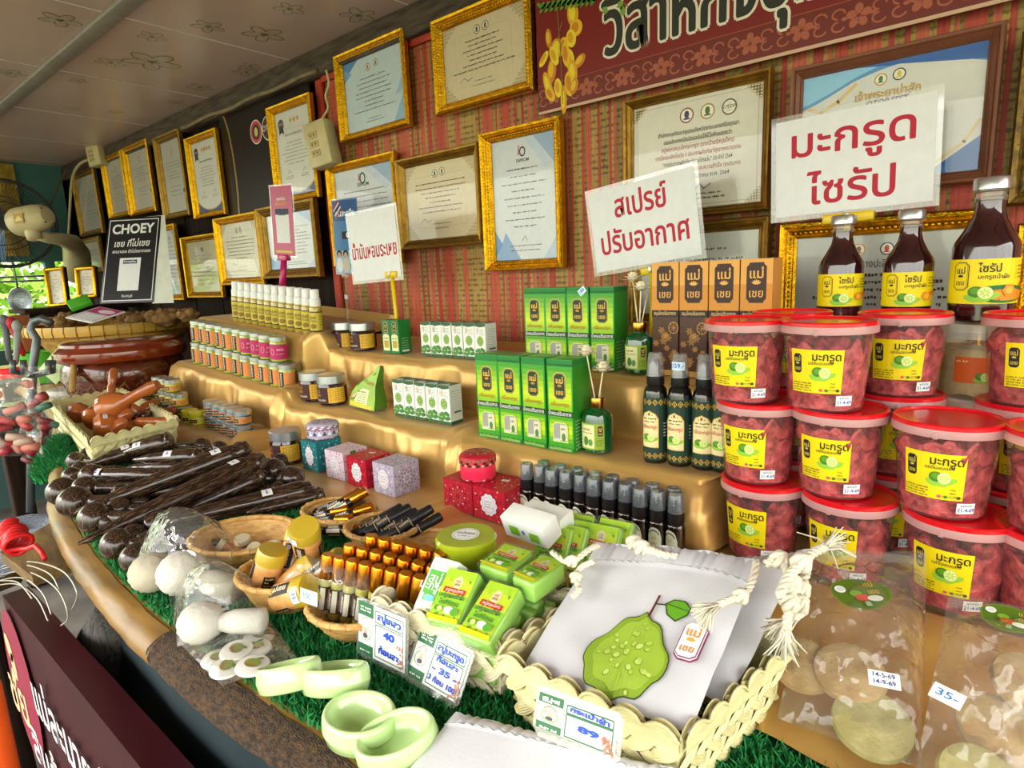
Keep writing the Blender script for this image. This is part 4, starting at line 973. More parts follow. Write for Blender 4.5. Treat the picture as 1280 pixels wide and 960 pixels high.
# ---- leaf shaped packet leaning on the middle step
t = thing('leaf_packet', 'green leaf-shaped packet with cream label beside the lower white cartons', 'packet', (-1.19, -.372, TZ + .1095), (0, 0, -.10))
out = [(-.050, .004), (-.054, .020), (-.046, .038), (-.030, .054), (-.010, .064), (.012, .074), (.034, .088), (.052, .106), (.060, .108), (.061, .098), (.055, .078), (.052, .058), (.058, .030), (.060, .004)]
mb = MB(); LG = mat('leaf_packet_green', '#8db52a', .35, var=.1); LD = mat('leaf_packet_side', '#4f7d22', .4, var=.08); n = len(out)
fr = [(x, -.022 + y * .25, y) for x, y in out]; bk = [(x * .9, .020 - y * .02, y * .97) for x, y in out]
mb.add(fr, [tuple(range(n))], LG); mb.add(fr + bk, [(i, n + i, n + (i + 1) % n, (i + 1) % n) for i in range(n)] + [tuple(range(2 * n - 1, n - 1, -1))], LD); mb.build('packet_body', t)
A = Art(); A.poly([(-.030, .016), (.026, .010), (.030, .050), (.000, .052), (-.026, .038)], ink('#dbe3b0')); A.poly([(-.05, .008), (.05, .004), (.05, .012), (-.046, .018)], ink('#e2c832')); A.dashes(0, .043, .04, .004, ink('#6a5a2a'), 3)
for i in range(5): A.dashes(.0, .036 - i * .005, .04, .0018, ink('#5a6a3a'), i)
A.ell(-.034, .030, .012, .007, ink('#7a2a1a'), None, 14, .5); A.ell(-.034, .031, .011, .005, ink('#c9c08a'), None, 14, .5); A.text('สบู่มะกรูด', .030, .066, .006, ink('#b3541e'), bold=.01, w=.03)
for (x, y) in ((-.02, .058), (.01, .07), (.045, .09), (-.045, .022)): A.ell(x, y, .008, .0015, ink('#5a8a1e'), None, 8, .6)
mb = MB(); A.put(mb, on_plane((0, -.0222, 0), (1, 0, 0), (0, .25, 1))); mb.build('label_sticker', t)

# ---- ear-candle style balm jars: two stacked rows on the tilted left shelf
GJ = mat('green_balm', '#9aa83a', .15, var=.06, spec=.6, coat=.3, sss=.1); JL = mat('jar_lid_silver', '#b4b7b4', .3, .8, var=.04)
def small_jar(lbl, mag=False):
    t = thing('scrub_jar', 'j', 'jar'); r = .0235
    mb = MB(); mb.lathe([(0, .0006), (.0215, .0006), (r, .003), (r, .052), (.0215, .055), (.0215, .059)], GJ, 26); mb.build('jar_body', t)
    mb = MB(); mb.lathe([(.0232, .0565), (.0240, .0575), (.0240, .068), (.0225, .0700), (0, .0700)], JL, 28); mb.build('lid', t)
    A = Art(.005); A.rect(.010, 0, .085, .042, ink('#b5235c' if mag else '#e08a48'), 0)
    if mag: A.ring(-.012, 0, .005, .009, .0012, ink('#e8a0b8')); A.text('สครับ', .010, .006, .005, ink('#f0b8c8'), bold=.01); A.dashes(.010, -.006, .024, .002, ink('#f0b8c8'), 3)
    else:
        A.rect(-.016, 0, .015, .042, ink('#1c1410')); A.text('แม่เชย', -.0165, .001, .0052, ink('#e8dcc0'), w=.034, bold=.01, rot=PI / 2); A.rect(.034, 0, .020, .042, ink('#2a1d12'))
        for i in range(6): A.dashes(.034, .015 - i * .006, .015, .0026, ink('#d8b880'), i)
    mb = MB(); A.put(mb, on_cyl(r + .0003, .028, .85)); mb.build('label_sticker', t, label=lbl); return t
j1 = small_jar('orange label with black panels'); j2 = small_jar('magenta label', True); used1 = used2 = False
SL = .072; LR = (0, SL, 0)
def left_z(x, base): return TZ + base + tilt(x)
for row in range(2):
    n = 11 if row == 0 else 10
    for i in range(n):
        f = 1 - i / 10.0; x = -1.532 - .53 * f + row * .012; y = -.377 + (.002 if i % 2 else -.001)
        m = row == 1 and i >= 6
        z = left_z(x, .1262) + row * .0712; loc = (x + row * SL * .07, y, z)
        lb = 'scrub jar with %s label, %s from the left in the %s row' % ('magenta' if m else 'orange and black', ordn(i), ('lower', 'upper')[row])
        rot = (0, SL, .10 * math.sin(i * 4 + row))
        if m:
            if not used2: used2 = True; tag(j2, lb, None, 'small silver-lidded scrub jars', None, loc, rot)
            else: dup(j2, loc, rot, lb, 'small silver-lidded scrub jars')
        else:
            if not used1: used1 = True; tag(j1, lb, None, 'small silver-lidded scrub jars', None, loc, rot)
            else: dup(j1, loc, rot, lb, 'small silver-lidded scrub jars')
# ---- gold spray bottles on the top of the left shelf
OILB = mat('golden_oil', '#a8912c', .10, var=.08, spec=.6, coat=.4); WCAP = mat('white_cap', '#e4e4e0', .4, var=.03)
def oil_spray():
    t = thing('oil_spray_bottle', 'b', 'spray bottle')
    mb = MB(); mb.lathe([(0, .0006), (.0155, .0006), (.0170, .003), (.0170, .076), (.0150, .080), (.010, .082)], OILB, 24); mb.build('bottle', t)
    mb = MB(); mb.lathe([(.0150, .080), (.0150, .100), (.0125, .102), (.0125, .124), (.0115, .126), (0, .126)], WCAP, 24); mb.build('cap', t, label='white spray cap')
    A = Art(.004); A.rect(0, 0, .062, .058, ink('#c9b53c'), 0); A.rect(0, -.026, .062, .004, ink('#3a3210')); A.rect(0, .027, .062, .003, ink('#3a3210'))
    A.text('แม่เชย', -.008, .012, .006, ink('#4a3a10'), bold=.012, w=.02); A.text('น้ำมัน', -.006, .002, .005, ink('#5a4616'), bold=.01, w=.018)
    A.ell(-.006, -.012, .009, .007, ink('#8a6a1e'))
    for i in range(4): A.dashes(.018, .014 - i * .007, .014, .0025, ink('#6a5618'), i)
    mb = MB(); A.put(mb, on_cyl(.0172, .038, .95)); mb.build('label_sticker', t, label='yellow printed label'); return t
t = oil_spray()
for i in range(12):
    f = 1 - i / 11.0; x = -1.505 - .44 * f; y = -.290; loc = (x, y, left_z(x, .2672)); lb = 'yellow oil spray bottle with white cap, %s from the left on the top shelf' % ordn(i); rot = (0, SL, .1 * math.sin(i * 5))
    tag(t, lb, None, 'yellow oil spray bottles', None, loc, rot) if i == 0 else dup(t, loc, rot, lb, 'yellow oil spray bottles')
# ---- small tinned balms: green pyramid, blue double row, two plain yellow
def balm(body, lab, lcol, lid=True):
    t = thing('balm_pot', 'b', 'balm pot'); mb = MB(); mb.lathe([(0, .0006), (.0205, .0006), (.0222, .003), (.0222, .023), (.0205, .026)], body, 24); mb.build('pot_body', t)
    mb = MB(); mb.lathe([(.0208, .0245), (.0228, .0255), (.0228, .036), (.021, .0382), (0, .0382)], JL if lid else body, 26); mb.build('lid', t)
    A = Art(.005); A.rect(.006, 0, .060, .016, lab, 0); A.rect(-.012, 0, .022, .010, ink('#1a1a1a')); A.text('แม่เชย', -.012, 0, .003, ink('#e8d8b0'), bold=.01, w=.017); A.dashes(.018, .002, .018, .002, ink('#3a2a16'), 1); A.dashes(.018, -.003, .014, .002, ink('#3a2a16'), 2)
    mb = MB(); A.put(mb, on_cyl(.0224, .0125, .85)); mb.build('label_sticker', t, label=lcol); return t
bg = balm(mat('lime_balm', '#a9b83a', .2, var=.06, coat=.2), ink('#d9963c'), 'orange and black label'); bb = balm(mat('blue_balm', '#1d4f63', .15, var=.08, coat=.3), ink('#c9803a'), 'orange and black label'); by = balm(mat('yellow_balm', '#c9c22e', .25, var=.06), ink('#e0d84a'), 'yellow label', False)
G0, G1_ = Vector((-2.185, -.497, 0)), Vector((-1.905, -.510, 0)); ub = ug = False; HZ = .0386
for lv, (n, off) in enumerate(((6, 0), (5, .030), (3, .09))):
    for i in range(n):
        p = Vector((-2.185 + off + i * .0545, -.497 - .002 * i, TZ + .0228 + lv * HZ)); lb = 'silver-lidded green balm pot, %s from the left in the %s layer' % (ordn(i), ('bottom', 'middle', 'top')[lv])
        if not ug: ug = True; tag(bg, lb, None, 'green balm pots', None, p, .1)
        else: dup(bg, p, .2 * math.sin(i + lv), lb, 'green balm pots')
for i in range(2):
    p = Vector((-1.852 + i * .050, -.516, TZ + .0228)); lb = 'plain yellow balm pot next to the blue ones, %s of two' % ('left', 'right')[i]
    tag(by, lb, None, 'yellow balm pots', None, p, .1) if i == 0 else dup(by, p, .2, lb, 'yellow balm pots')
for lv in range(2):
    for i in range(5):
        p = Vector((-1.735 + i * .0535 + lv * .004, -.503 - .005 * i, TZ + .0228 + lv * HZ)); lb = 'silver-lidded dark blue balm pot, %s from the left in the %s row' % (ordn(i), ('lower', 'upper')[lv])
        if not ub: ub = True; tag(bb, lb, None, 'dark blue balm pots', None, p, .1)
        else: dup(bb, p, .2 * math.sin(i + lv), lb, 'dark blue balm pots')
# ================================================================== front of the table
TT = TZ + .004
def frame_from(pts):
    """centre, right, up, normal and size of the rectangle nearest to four corners TL, TR, BR, BL"""
    a, b, c, d = [Vector(p) for p in pts]; U = ((b - a) + (c - d)) * .5; V = ((a - d) + (b - c)) * .5; w, h = U.length, V.length; U.normalize(); V = (V - U * V.dot(U)).normalized(); N = U.cross(V)
    return (a + b + c + d) * .25, U, V, N, w, h
def basis(o, U, V, N): return Matrix(((U.x, V.x, N.x, o.x), (U.y, V.y, N.y, o.y), (U.z, V.z, N.z, o.z), (0, 0, 0, 1)))
# ---- plaited palm baskets
STRAW = mat('plaited_straw', '#e4d9b6', .55, var=.10, vscale=40, bump=.35, bscale=300, stretch=(1, 1, 3)); STRAWG = mat('plaited_straw_green', '#dcd29c', .5, var=.10, vscale=40, bump=.35, bscale=300, stretch=(1, 1, 3))
def plaited(name, label, top, h, m, rows, lobes, inset=.90, scal=.010, group=None):
    """top: four rim corners in ring order; walls of slanting plaits, a scalloped rim and a floor"""
    o = sum((Vector(p) for p in top), Vector()) / 4; base = Vector((o.x, o.y, top[0][2] - h))
    t = thing(name, label, 'basket', base, 0, group); T4 = [Vector(p) - base for p in top]; c = Vector((0, 0, 0)); B4 = [Vector((p.x * inset, p.y * inset, .001)) for p in T4]
    mb = MB(); mb.add(B4, [(0, 1, 2, 3)], m); mb.build('basket_floor', t)
    for s in range(4):
        a0, a1, b0, b1 = T4[s], T4[(s + 1) % 4], B4[s], B4[(s + 1) % 4]; L = (a1 - a0).length; n = max(3, int(round(L * lobes))); mb = MB(); ou = ((a0 + a1) * .5); ou.z = 0; ou.normalize()
        def P(u, v, k=0.0): return (b0 + (b1 - b0) * u) * (1 - v) + (a0 + (a1 - a0) * u) * v + ou * k
        mb.add([P(0, 0), P(1, 0), P(1, .96), P(0, .96)], [(0, 1, 2, 3)], m)
        nz_ = Vector((0, 0, 1)); al = (a1 - a0).normalized()
        for r in range(rows):
            v0 = (r + .5) / rows; sgn = 1 if r % 2 else -1
            for i in range(n + 1):
                u = (i + (.5 if r % 2 else 0)) / n
                if u > .975 or u < .025: continue
                ce = P(min(1, u), v0, .0012); ax = (al * .9 + nz_ * sgn * .62).normalized(); up = ou.cross(ax).normalized(); la, lb_ = L / n * .68, h / rows * .50
                vs = []; fs = []
                for j in range(6):                       # a slanting plait of parallel strips
                    f = -1 + j * .4; wd = lb_ * (1 - .55 * f * f)
                    for q in range(13): g = -1 + q / 6; vs.append(ce + ax * (la * f) + up * (wd * g) + ou * (.0030 * (1 - f * f) * (1 - .4 * g * g) + .0007 * (q % 2) - .0002))
                for j in range(5):
                    for q in range(12): fs.append((j * 13 + q, j * 13 + 13 + q, j * 13 + 14 + q, j * 13 + 1 + q))
                mb.add(vs, fs, m, False)
        k = max(2, int(L / (scal * 2.6)))
        for side in (0, 1):
            vs = []; fs = []; M_ = 9
            for i in range(k * (M_ - 1) + 1):
                u = i / (k * (M_ - 1)); e = abs(math.sin(PI * u * k)) ** .7; q = P(u, 1.0, .0035 if side == 0 else -.0015)
                vs += [q - nz_ * .012, q + nz_ * (scal * e), ]
            mb.add(vs, [(2 * i, 2 * i + 2, 2 * i + 3, 2 * i + 1) for i in range(len(vs) // 2 - 1)], m)
        cord = [P(i / 40, 1.0, .0045) + nz_ * (scal * abs(math.sin(PI * i / 40 * k)) ** .7 - .001) for i in range(41)]
        mb.tube(cord, .0016, m, 6); mb.build('plaited_side', t)
    return t
SB = [PZ(468, 750, .866), PZ(626, 806, .866), PZ(722, 752, .866)]; SB.append(SB[0] + SB[2] - SB[1])
soap_basket = plaited('plaited_basket', 'small plaited straw basket full of wrapped green soaps with two price cards in front', [SB[0], SB[1], SB[2], SB[3]], .062, STRAW, 4, 44, group=None)
BB = [PZ(627, 822, .872), PZ(852, 925, .872), PZ(988, 806, .872)]; BB.append(BB[0] + BB[2] - BB[1])
bag_basket = plaited('plaited_basket', 'larger plaited straw basket holding the white drawstring bags', BB, .068, STRAWG, 5, 44, .86)
MBK = [PZ(63, 503.5, .880), PZ(112, 552, .880), PZ(222, 526, .880)]; MBK.append(MBK[0] + MBK[2] - MBK[1])
m_basket = plaited('plaited_basket', 'pale yellow plaited basket of brown wooden massage tools at the far end', MBK, .072, mat('pale_straw', '#d6cd96', .5, var=.08, vscale=40, bump=.3, bscale=200), 5, 34, .93)

# ---- laminated price cards
LAM = clear_film('laminate', '#ffffff', .10, .05, 1.4); CG = ink('#2f6b45'); CWH = ink('#eef0ee')
def price_card(label, pts, lines, loc_group='handwritten price cards'):
    o, U, V, N, w, h = frame_from(pts); t = thing('price_card', label, 'price card', o, None, loc_group); M_ = basis(Vector(), U, V, N)
    mb = MB(); mb.prism([(-w / 2, -h / 2 + .006), (-w / 2 + .006, -h / 2), (w / 2 - .006, -h / 2), (w / 2, -h / 2 + .006), (w / 2, h / 2 - .004), (w / 2 - .004, h / 2), (-w / 2 + .004, h / 2), (-w / 2, h / 2 - .004)], -.0008, 0, LAM, M_); mb.build('laminate', t, label='clear laminated margin')
    A = Art(); W, H = w - .008, h - .010; A.rect(0, .001, W, H, CWH, 0); x = -W * .5 + W * .16
    A.rect(x, .001 + H * .37, W * .34, H * .26, CG); A.rect(x, .001 - H * .40, W * .34, H * .20, CG); A.dashes(x, H * .42, W * .24, .0022, CWH, 3); A.dashes(x, H * .36, W * .24, .0022, CWH, 5); A.dashes(x, -H * .41, W * .24, .0018, CWH, 6)
    A.ring(x, -H * .05, W * .12, H * .16, .0012, ink('#8fb56a'), a0=PI * .6, a1=2.3 * PI); A.line([(x - W * .09, H * .13), (x, H * .24), (x + W * .09, H * .13)], .001, ink('#b98a4a')); A.ell(x, -H * .03, W * .035, H * .05, ink('#d8a88a')); A.ell(x, H * .03, W * .06, H * .02, ink('#c9b98a')); A.ell(x, -H * .11, W * .05, H * .05, ink('#4a4a52'))
    xr = W * .17
    for (yy, hh) in ((H * .33, H * .22), (-H * .12, H * .60)):
        for q, tt in (((xr, yy + hh / 2, W * .58, .0009), 0), ((xr, yy - hh / 2, W * .58, .0009), 0), ((xr - W * .29, yy, .0009, hh), 0), ((xr + W * .29, yy, .0009, hh), 0)): A.rect(*q, CG, 5)
    rr = random.Random(len(label))
    for i in range(14): A.ell(W * .5 - rr.uniform(.02, .16) * W, -H * .45 + rr.uniform(0, .42) * H, .0012, .0024, ink('#c98a78'), 6, 6, rr.uniform(0, 3))
    for s, yy, hh, wf in lines: A.text(s, xr, yy * H, hh * H, BLU, 7, w=W * wf * 1.08, bold=.045, rot=-.03)
    mb = MB(); A.put(mb, on_plane((0, 0, 0), U, V), .00012); mb.build('printed_card', t); return t
yb = SB[0].y - .014
def card_px(tl, tr, br, bl, y): return [PY(*tl, y), PY(*tr, y), PZ(*br, TT + .004), PZ(*bl, TT + .004)]
yb = (SB[0].y + SB[1].y) / 2
price_card('laminated price card reading 40, left of two on the soap basket', card_px((455, 750), (518, 774), (502, 846), (437, 812), SB[0].y - .010), [('สบู่เหลว', .33, .09, .46), ('40', .04, .10, .22), ('ก้อนละ', -.28, .09, .40)])
price_card('laminated price card reading 35, right of two on the soap basket', card_px((524, 779), (591, 812), (574, 892), (505, 848), SB[1].y - .010), [('สบู่มะกรูด', .33, .09, .48), ('ก้อนละ', .11, .08, .40), ('- 35 -', -.09, .09, .46), ('3 ก้อน 100', -.30, .08, .50)])
price_card('laminated price card for bags, half hidden behind the front white bag', [PY(672, 855, BB[0].y - .045), PY(778, 893, BB[0].y - .045), PY(776, 962, BB[0].y - .060), PY(664, 917, BB[0].y - .060)], [('กระเป๋าผ้า', .33, .10, .46), ('89', -.10, .12, .25)])

# ---- wrapped soaps
SOAPM = mat('green_soap', '#a9cf6a', .25, var=.04, sss=.4, coat=.3); WRAP = clear_film('soap_wrap', '#f6fff0', .02, .08, .7)
def soap_art(w, h):
    A = Art(); A.rect(0, 0, w, h, ink('#cfd92a', .3), 0); A.rect(0, -h * .12, w, h * .26, ink('#9ccb28', .3)); A.rect(0, h * .40, w, h * .16, ink('#b8d82a', .3))
    r = random.Random(4)
    for i in range(12): x, y = r.uniform(-.44, .44) * w, r.uniform(-.48, .48) * h; A.ell(x, y, w * .05, h * .015, ink('#5f9a1e'), 2, 8, r.uniform(0, 3))
    for i in range(5): A.ring(r.uniform(-.4, .4) * w, r.uniform(.2, .46) * h, w * .05, w * .05, w * .012, ink('#6fae1e'), 2, 10)
    A.ell(0, h * .24, w * .15, h * .13, ink('#e9d7b8')); A.text('แม่', 0, h * .27, h * .045, ink('#a85a2a'), bold=.01); A.text('เชย', 0, h * .20, h * .045, ink('#a85a2a'), bold=.01)
    A.rect(0, h * .075, w * .74, h * .10, ink('#d01a22'), rot=-.03); A.text('สบู่สมุนไพร', 0, h * .075, h * .042, WHI, w=w * .6, bold=.006)
    A.text('มะกรูดผสมน้ำผึ้ง', 0, -h * .04, h * .060, ink('#1d5a2a'), w=w * .84, bold=.02); A.text('โยเกิร์ตนม', 0, -h * .17, h * .062, ink('#2a6a2a'), w=w * .66, bold=.02)
    A.ell(w * .08, -h * .30, w * .17, h * .07, ink('#e6ecd8')); lime(A, -w * .25, -h * .30, w * .085); A.ell(w * .3, -h * .32, w * .13, h * .07, ink('#58a030')); A.rect(0, -h * .46, w, h * .06, ink('#e6d820', .3)); return A
def soap(label, pts, th=.022, group='wrapped lime soaps'):
    o, U, V, N, w, h = frame_from(pts)
    if N.z < 0 and abs(N.z) > .3: N = -N
    t = thing('wrapped_soap', label, 'soap', o, None, group); M_ = basis(Vector(), U, V, N)
    mb = MB(); mb.box((0, 0, -th / 2), (w * .93, h * .95, th), SOAPM, .003, M_); mb.build('soap_bar', t, label='pale green soap')
    mb = MB(); soap_art(w * .86, h * .9).put(mb, lambda a, b, n: U * a + V * b + N * (n + .0012), .00012); mb.build('printed_label', t, label='yellow-green printed label')
    mb = MB(); mb.box((0, 0, -th / 2 + .001), (w, h, th + .004), WRAP, .002, M_); mb.build('clear_wrap', t, label='clear shrink wrap'); return t
def qz(pts, zs): return [PZ(p[0], p[1], z) for p, z in zip(pts, zs)]
def c4(*q): return [(400 + x / 2.977, 640 + y / 2.977) for x, y in q]
soap('wrapped lime soap, left of the front pair in the basket', qz(c4((505, 212), (628, 228), (490, 432), (362, 386)), (.908, .908, .874, .874)))
soap('wrapped lime soap, right of the front pair in the basket', qz(c4((643, 250), (768, 285), (618, 498), (490, 446)), (.904, .904, .874, .874)))
soap('wrapped lime soap lying behind the front pair, next to the round soap', qz(c4((700, 122), (806, 150), (690, 238), (570, 190)), (.912, .912, .906, .906)))
soap('wrapped lime soap lying behind the front pair, at the right', qz(c4((832, 165), (934, 190), (775, 278), (705, 232)), (.912, .912, .908, .908)))
# soaps standing on edge along the right side of the basket
d0 = (SB[2] - SB[1]); d1 = (SB[0] - SB[1]).normalized()
for i in range(7):
    c = SB[1] + d0 * (.17 + i * .115) + d1 * (.040 + .004 * (i % 2)); c.z = .838 + .004 * (i % 3); v = Vector((-.25, .1, .95)).normalized(); u = d1.cross(Vector((0, 0, 1))).normalized(); e = (d1 + Vector((0, 0, .35))).normalized(); up = Vector((0, 0, 1))
    pts = [c + d1 * -.028 + up * .030 + d0 * .02, c + d1 * .028 + up * .030 + d0 * .02, c + d1 * .028 - up * .024 - d0 * .02, c - d1 * .028 - up * .024 - d0 * .02]
    soap('wrapped lime soap on edge along the right basket side, %s from the front' % ordn(i), pts, .016)
# yellow-topped soap packs lined up behind the basket
for i in range(6):
    px, py = (c4((945, 82), (930, 104), (915, 128), (860, 132), (1085, 108), (1040, 128)))[i]; c = PZ(px, py, .868); w, h = .050, .060
    u = Vector((1, .12, 0)).normalized(); v = Vector((-.1, .55, .8)).normalized()
    soap('wrapped lime soap behind the basket below the black sprays, %s of six' % ordn(i), [c - u * w / 2 + v * h / 2, c + u * w / 2 + v * h / 2, c + u * w / 2 - v * h / 2, c - u * w / 2 - v * h / 2], .016)
# round translucent soap in film
t = thing('round_soap', 'round translucent olive green soap in film with a white round label', 'soap', PZ(583, 684, .892)); MEL = mat('glycerin_soap', '#9aa81e', .12, var=.06, sss=.35, coat=.4, spec=.6)
mb = MB(); mb.lathe([(0, -.016), (.034, -.016), (.0375, -.012), (.0375, .013), (.035, .0165), (0, .0165)], MEL, 40); mb.build('soap_disc', t)
A = Art(); A.ell(0, 0, .017, .017, CWH, 0, 28); A.ring(0, 0, .015, .015, .0006, ink('#6a7a4a')); A.text('แม่เชย', 0, .002, .005, ink('#5a6a3a'), bold=.01); A.dashes(0, -.006, .016, .002, ink('#5a6a3a'), 2); mb = MB(); A.put(mb, on_top(0, 0, .0168, .4)); mb.build('round_label', t)
# white cartons of soap behind, and the white-green one on the left of the basket
def white_carton(label, pts, th, group='white soap cartons with green squares'):
    o, U, V, N, w, h = frame_from(pts); t = thing('soap_carton', label, 'box', o, None, group); M_ = basis(Vector(), U, V, N); mb = MB(); mb.box((0, 0, -th / 2), (w, h, th), WCART, .001, M_)
    A = Art(); A.rect(-w * .22, -h * .05, w * .22, h * .45, ink('#7ab52c')); A.rect(w * .24, -h * .12, w * .22, h * .45, ink('#7ab52c')); A.ell(0, 0, w * .035, h * .12, ink('#5a7aa0')); A.put(mb, lambda a, b, n: U * a + V * b + N * n); mb.build('carton', t); return t
white_carton('white soap carton with green squares, front one behind the round soap', qz(c4((690, 28), (848, 80), (830, 128), (672, 72)), (.905, .905, .880, .880)), .03)
white_carton('white soap carton with green squares, rear one touching the black sprays', qz(c4((752, 0), (908, 42), (885, 92), (740, 40)), (.900, .900, .878, .878)), .03)
t = white_carton('white and green carton standing at the left side of the soap basket', qz(c4((440, 165), (525, 190), (430, 395), (330, 362)), (.912, .912, .868, .868)), .02, None)
A = Art(); o, U, V, N, w, h = frame_from(qz(c4((440, 165), (525, 190), (430, 395), (330, 362)), (.912, .912, .868, .868))); A.rect(-w * .1, h * .05, w * .6, h * .42, ink('#55a83a')); A.text('สบู่', -w * .1, h * .1, .008, WHI, bold=.01); A.text('มะกรูด', -w * .1, -h * .03, .007, WHI, bold=.01); A.ell(-w * .05, -h * .22, w * .2, h * .06, ink('#7ab8d8'))
mb = MB(); A.put(mb, lambda a, b, n: U * a + V * b + N * (n + .0006)); mb.build('printed_panel', t)

# ---- pale green soap bowls
BOWL = mat('pale_green_soap', '#bfdc9a', .16, var=.03, vscale=14, sss=.35, coat=.5, spec=.6)
def soap_bowl(p, a, b, h, rot, label):
    t = MB(); n = 44; pr = [(0, .0), (.80, .0), (.93, .08), (1.0, .45), (.97, .85), (.92, 1.0), (.84, 1.0), (.77, .86), (.66, .50), (.48, .40), (0, .38)]
    t.lathe([(r, z * h) for r, z in pr], BOWL, n, sx=a, sy=b); t.build('soap_bowl', None, p, rot, label, 'soap bowl', 'pale green oval soap bowls')
soap_bowl(PZ(364, 862, .812), .036, .023, .026, orient((-.42, .22, 1)) , 'pale green oval soap bowl, leftmost of four on the turf')
soap_bowl(PZ(420, 866, .813), .037, .024, .026, orient((-.30, .28, 1)), 'pale green oval soap bowl leaning beside the leftmost one')
soap_bowl(PZ(452, 920, .806), .0365, .0290, .027, orient((.02, -.02, 1)), 'round pale green soap bowl seen into, third from the left')
soap_bowl(PZ(503, 945, .806), .037, .026, .029, (.10, -.20, .85), 'pale green oval soap bowl at the bottom edge, rightmost of four')

# ---- bamboo trays
FILMS = clear_film('sweet_film', '#ffffff', .0, .08, .55, .5)
BAM = mat('bamboo_weave', '#b98743', .5, var=.16, vscale=60, col2='#d9b06c', bump=.5, bscale=160, stretch=(1, 1, 4)); 
def bamboo(label, c, a, b, h, rot=0.0, tilt_=(0, 0)):
    t = thing('bamboo_basket', label, 'basket', c, (tilt_[0], tilt_[1], rot), 'small oval bamboo baskets'); mb = MB(); n = 64
    def ring(f, z, ph=0): return [(a * f * math.cos(2 * PI * k / n), b * f * math.sin(2 * PI * k / n), z + .0009 * (1 if (k + ph) % 2 else -1)) for k in range(n)]
    prof = [(.02, .001), (.35, .001), (.58, .004), (.66, .10 * h), (.74, .25 * h), (.81, .42 * h), (.88, .6 * h), (.94, .8 * h), (1.0, h), (1.0, h), (.975, h), (.92, .8 * h), (.85, .6 * h), (.78, .42 * h), (.7, .26 * h), (.6, .14 * h), (.3, .006), (.02, .006)]
    vs = []; fs = []
    for i, (f, z) in enumerate(prof): vs += ring(f + (.004 if i % 2 else -.004) * (1 if f < .97 else 0), z, i)
    for i in range(len(prof) - 1): fs += [(i * n + k, i * n + (k + 1) % n, (i + 1) * n + (k + 1) % n, (i + 1) * n + k) for k in range(n)]
    mb.add(vs, fs, BAM, True); mb.build('woven_bowl', t)
    mb = MB(); mb.tube([(a * 1.0 * math.cos(2 * PI * k / n), b * 1.0 * math.sin(2 * PI * k / n), h) for k in range(n)], .0042, BAM, 8, closed=True)
    for k in range(0, n, 3):
        th = 2 * PI * k / n; q = Vector((a * math.cos(th), b * math.sin(th), h)); d = Vector((math.cos(th), math.sin(th), 0)); mb.tube([q + d * .0046 * math.cos(x) + Vector((0, 0, .0046 * math.sin(x))) for x in (-1.4, -.5, .5, 1.5, 2.6, 3.6)], .0009, BAM, 5)
    mb.build('bound_rim', t); return t
b1 = PZ(306, 668, TT + .04); b2 = PZ(357, 714, TT + .045); b3 = PZ(424, 640, TT + .03); b4 = PZ(478, 662, TT + .03); b5 = PZ(447, 752, TT + .035); b6 = PZ(545, 690, TT + .02)
bamboo('bamboo basket with small pots beside the dark wooden batons', Vector((b1.x, b1.y, TT)), .080, .066, .040, .5)
bamboo('bamboo basket heaped with yellow-lidded jars in front', Vector((b2.x, b2.y, TT)), .062, .052, .045, .4)
bamboo('bamboo basket of golden-capped vials behind the jars', Vector((b3.x, b3.y, TT)), .066, .050, .034, .2)
bamboo('bamboo basket of black inhaler sticks', Vector((b4.x, b4.y, TT)), .058, .050, .036, .3)
bamboo('bamboo basket of bagged gold-capped roll-on bottles next to the price cards', Vector((b5.x, b5.y, TT)), .060, .052, .034, .35)
bamboo('bamboo basket half hidden behind the round green soap', Vector((b6.x, b6.y, TT)), .060, .046, .032, .1)
def cyl_between(mb, a, b, r, m, n=16): mb.tube([a, b], r, m, n)
# yellow-lidded scrub jars
YLID = mat('yellow_lid', '#b89c2c', .25, var=.06, coat=.3, sss=.1); YJ = mat('scrub_orange', '#c98a4a', .3, var=.2, vscale=120, col2='#dba86c', coat=.4)
def scrub():
    t = thing('sugar_scrub_jar', 'j', 'jar'); r = .0185; mb = MB(); mb.lathe([(0, 0), (r * .93, 0), (r, .003), (r, .036), (r * .95, .039), (0, .039)], YJ, 26); mb.build('jar_body', t)
    mb = MB(); mb.lathe([(r * .98, .0385), (r * 1.06, .0395), (r * 1.06, .053), (r * .98, .056), (0, .056)], YLID, 28); mb.build('lid', t, label='translucent yellow lid')
    A = Art(.004); A.rect(-.014, 0, .014, .032, ink('#16110d')); A.rect(.018, -.004, .014, .022, ink('#16110d')); A.text('แม่เชย', -.0145, .0, .0048, ink('#e8dcc0'), w=.026, bold=.01, rot=PI / 2)
    for i in range(4): A.dashes(.018, .004 - i * .005, .010, .0025, ink('#d8b868'), i)
    mb = MB(); A.put(mb, on_cyl(r + .0003, .020, .1)); mb.build('label_sticker', t, label='black printed labels'); return t
t = scrub(); bz = Vector((b2.x, b2.y, TT))
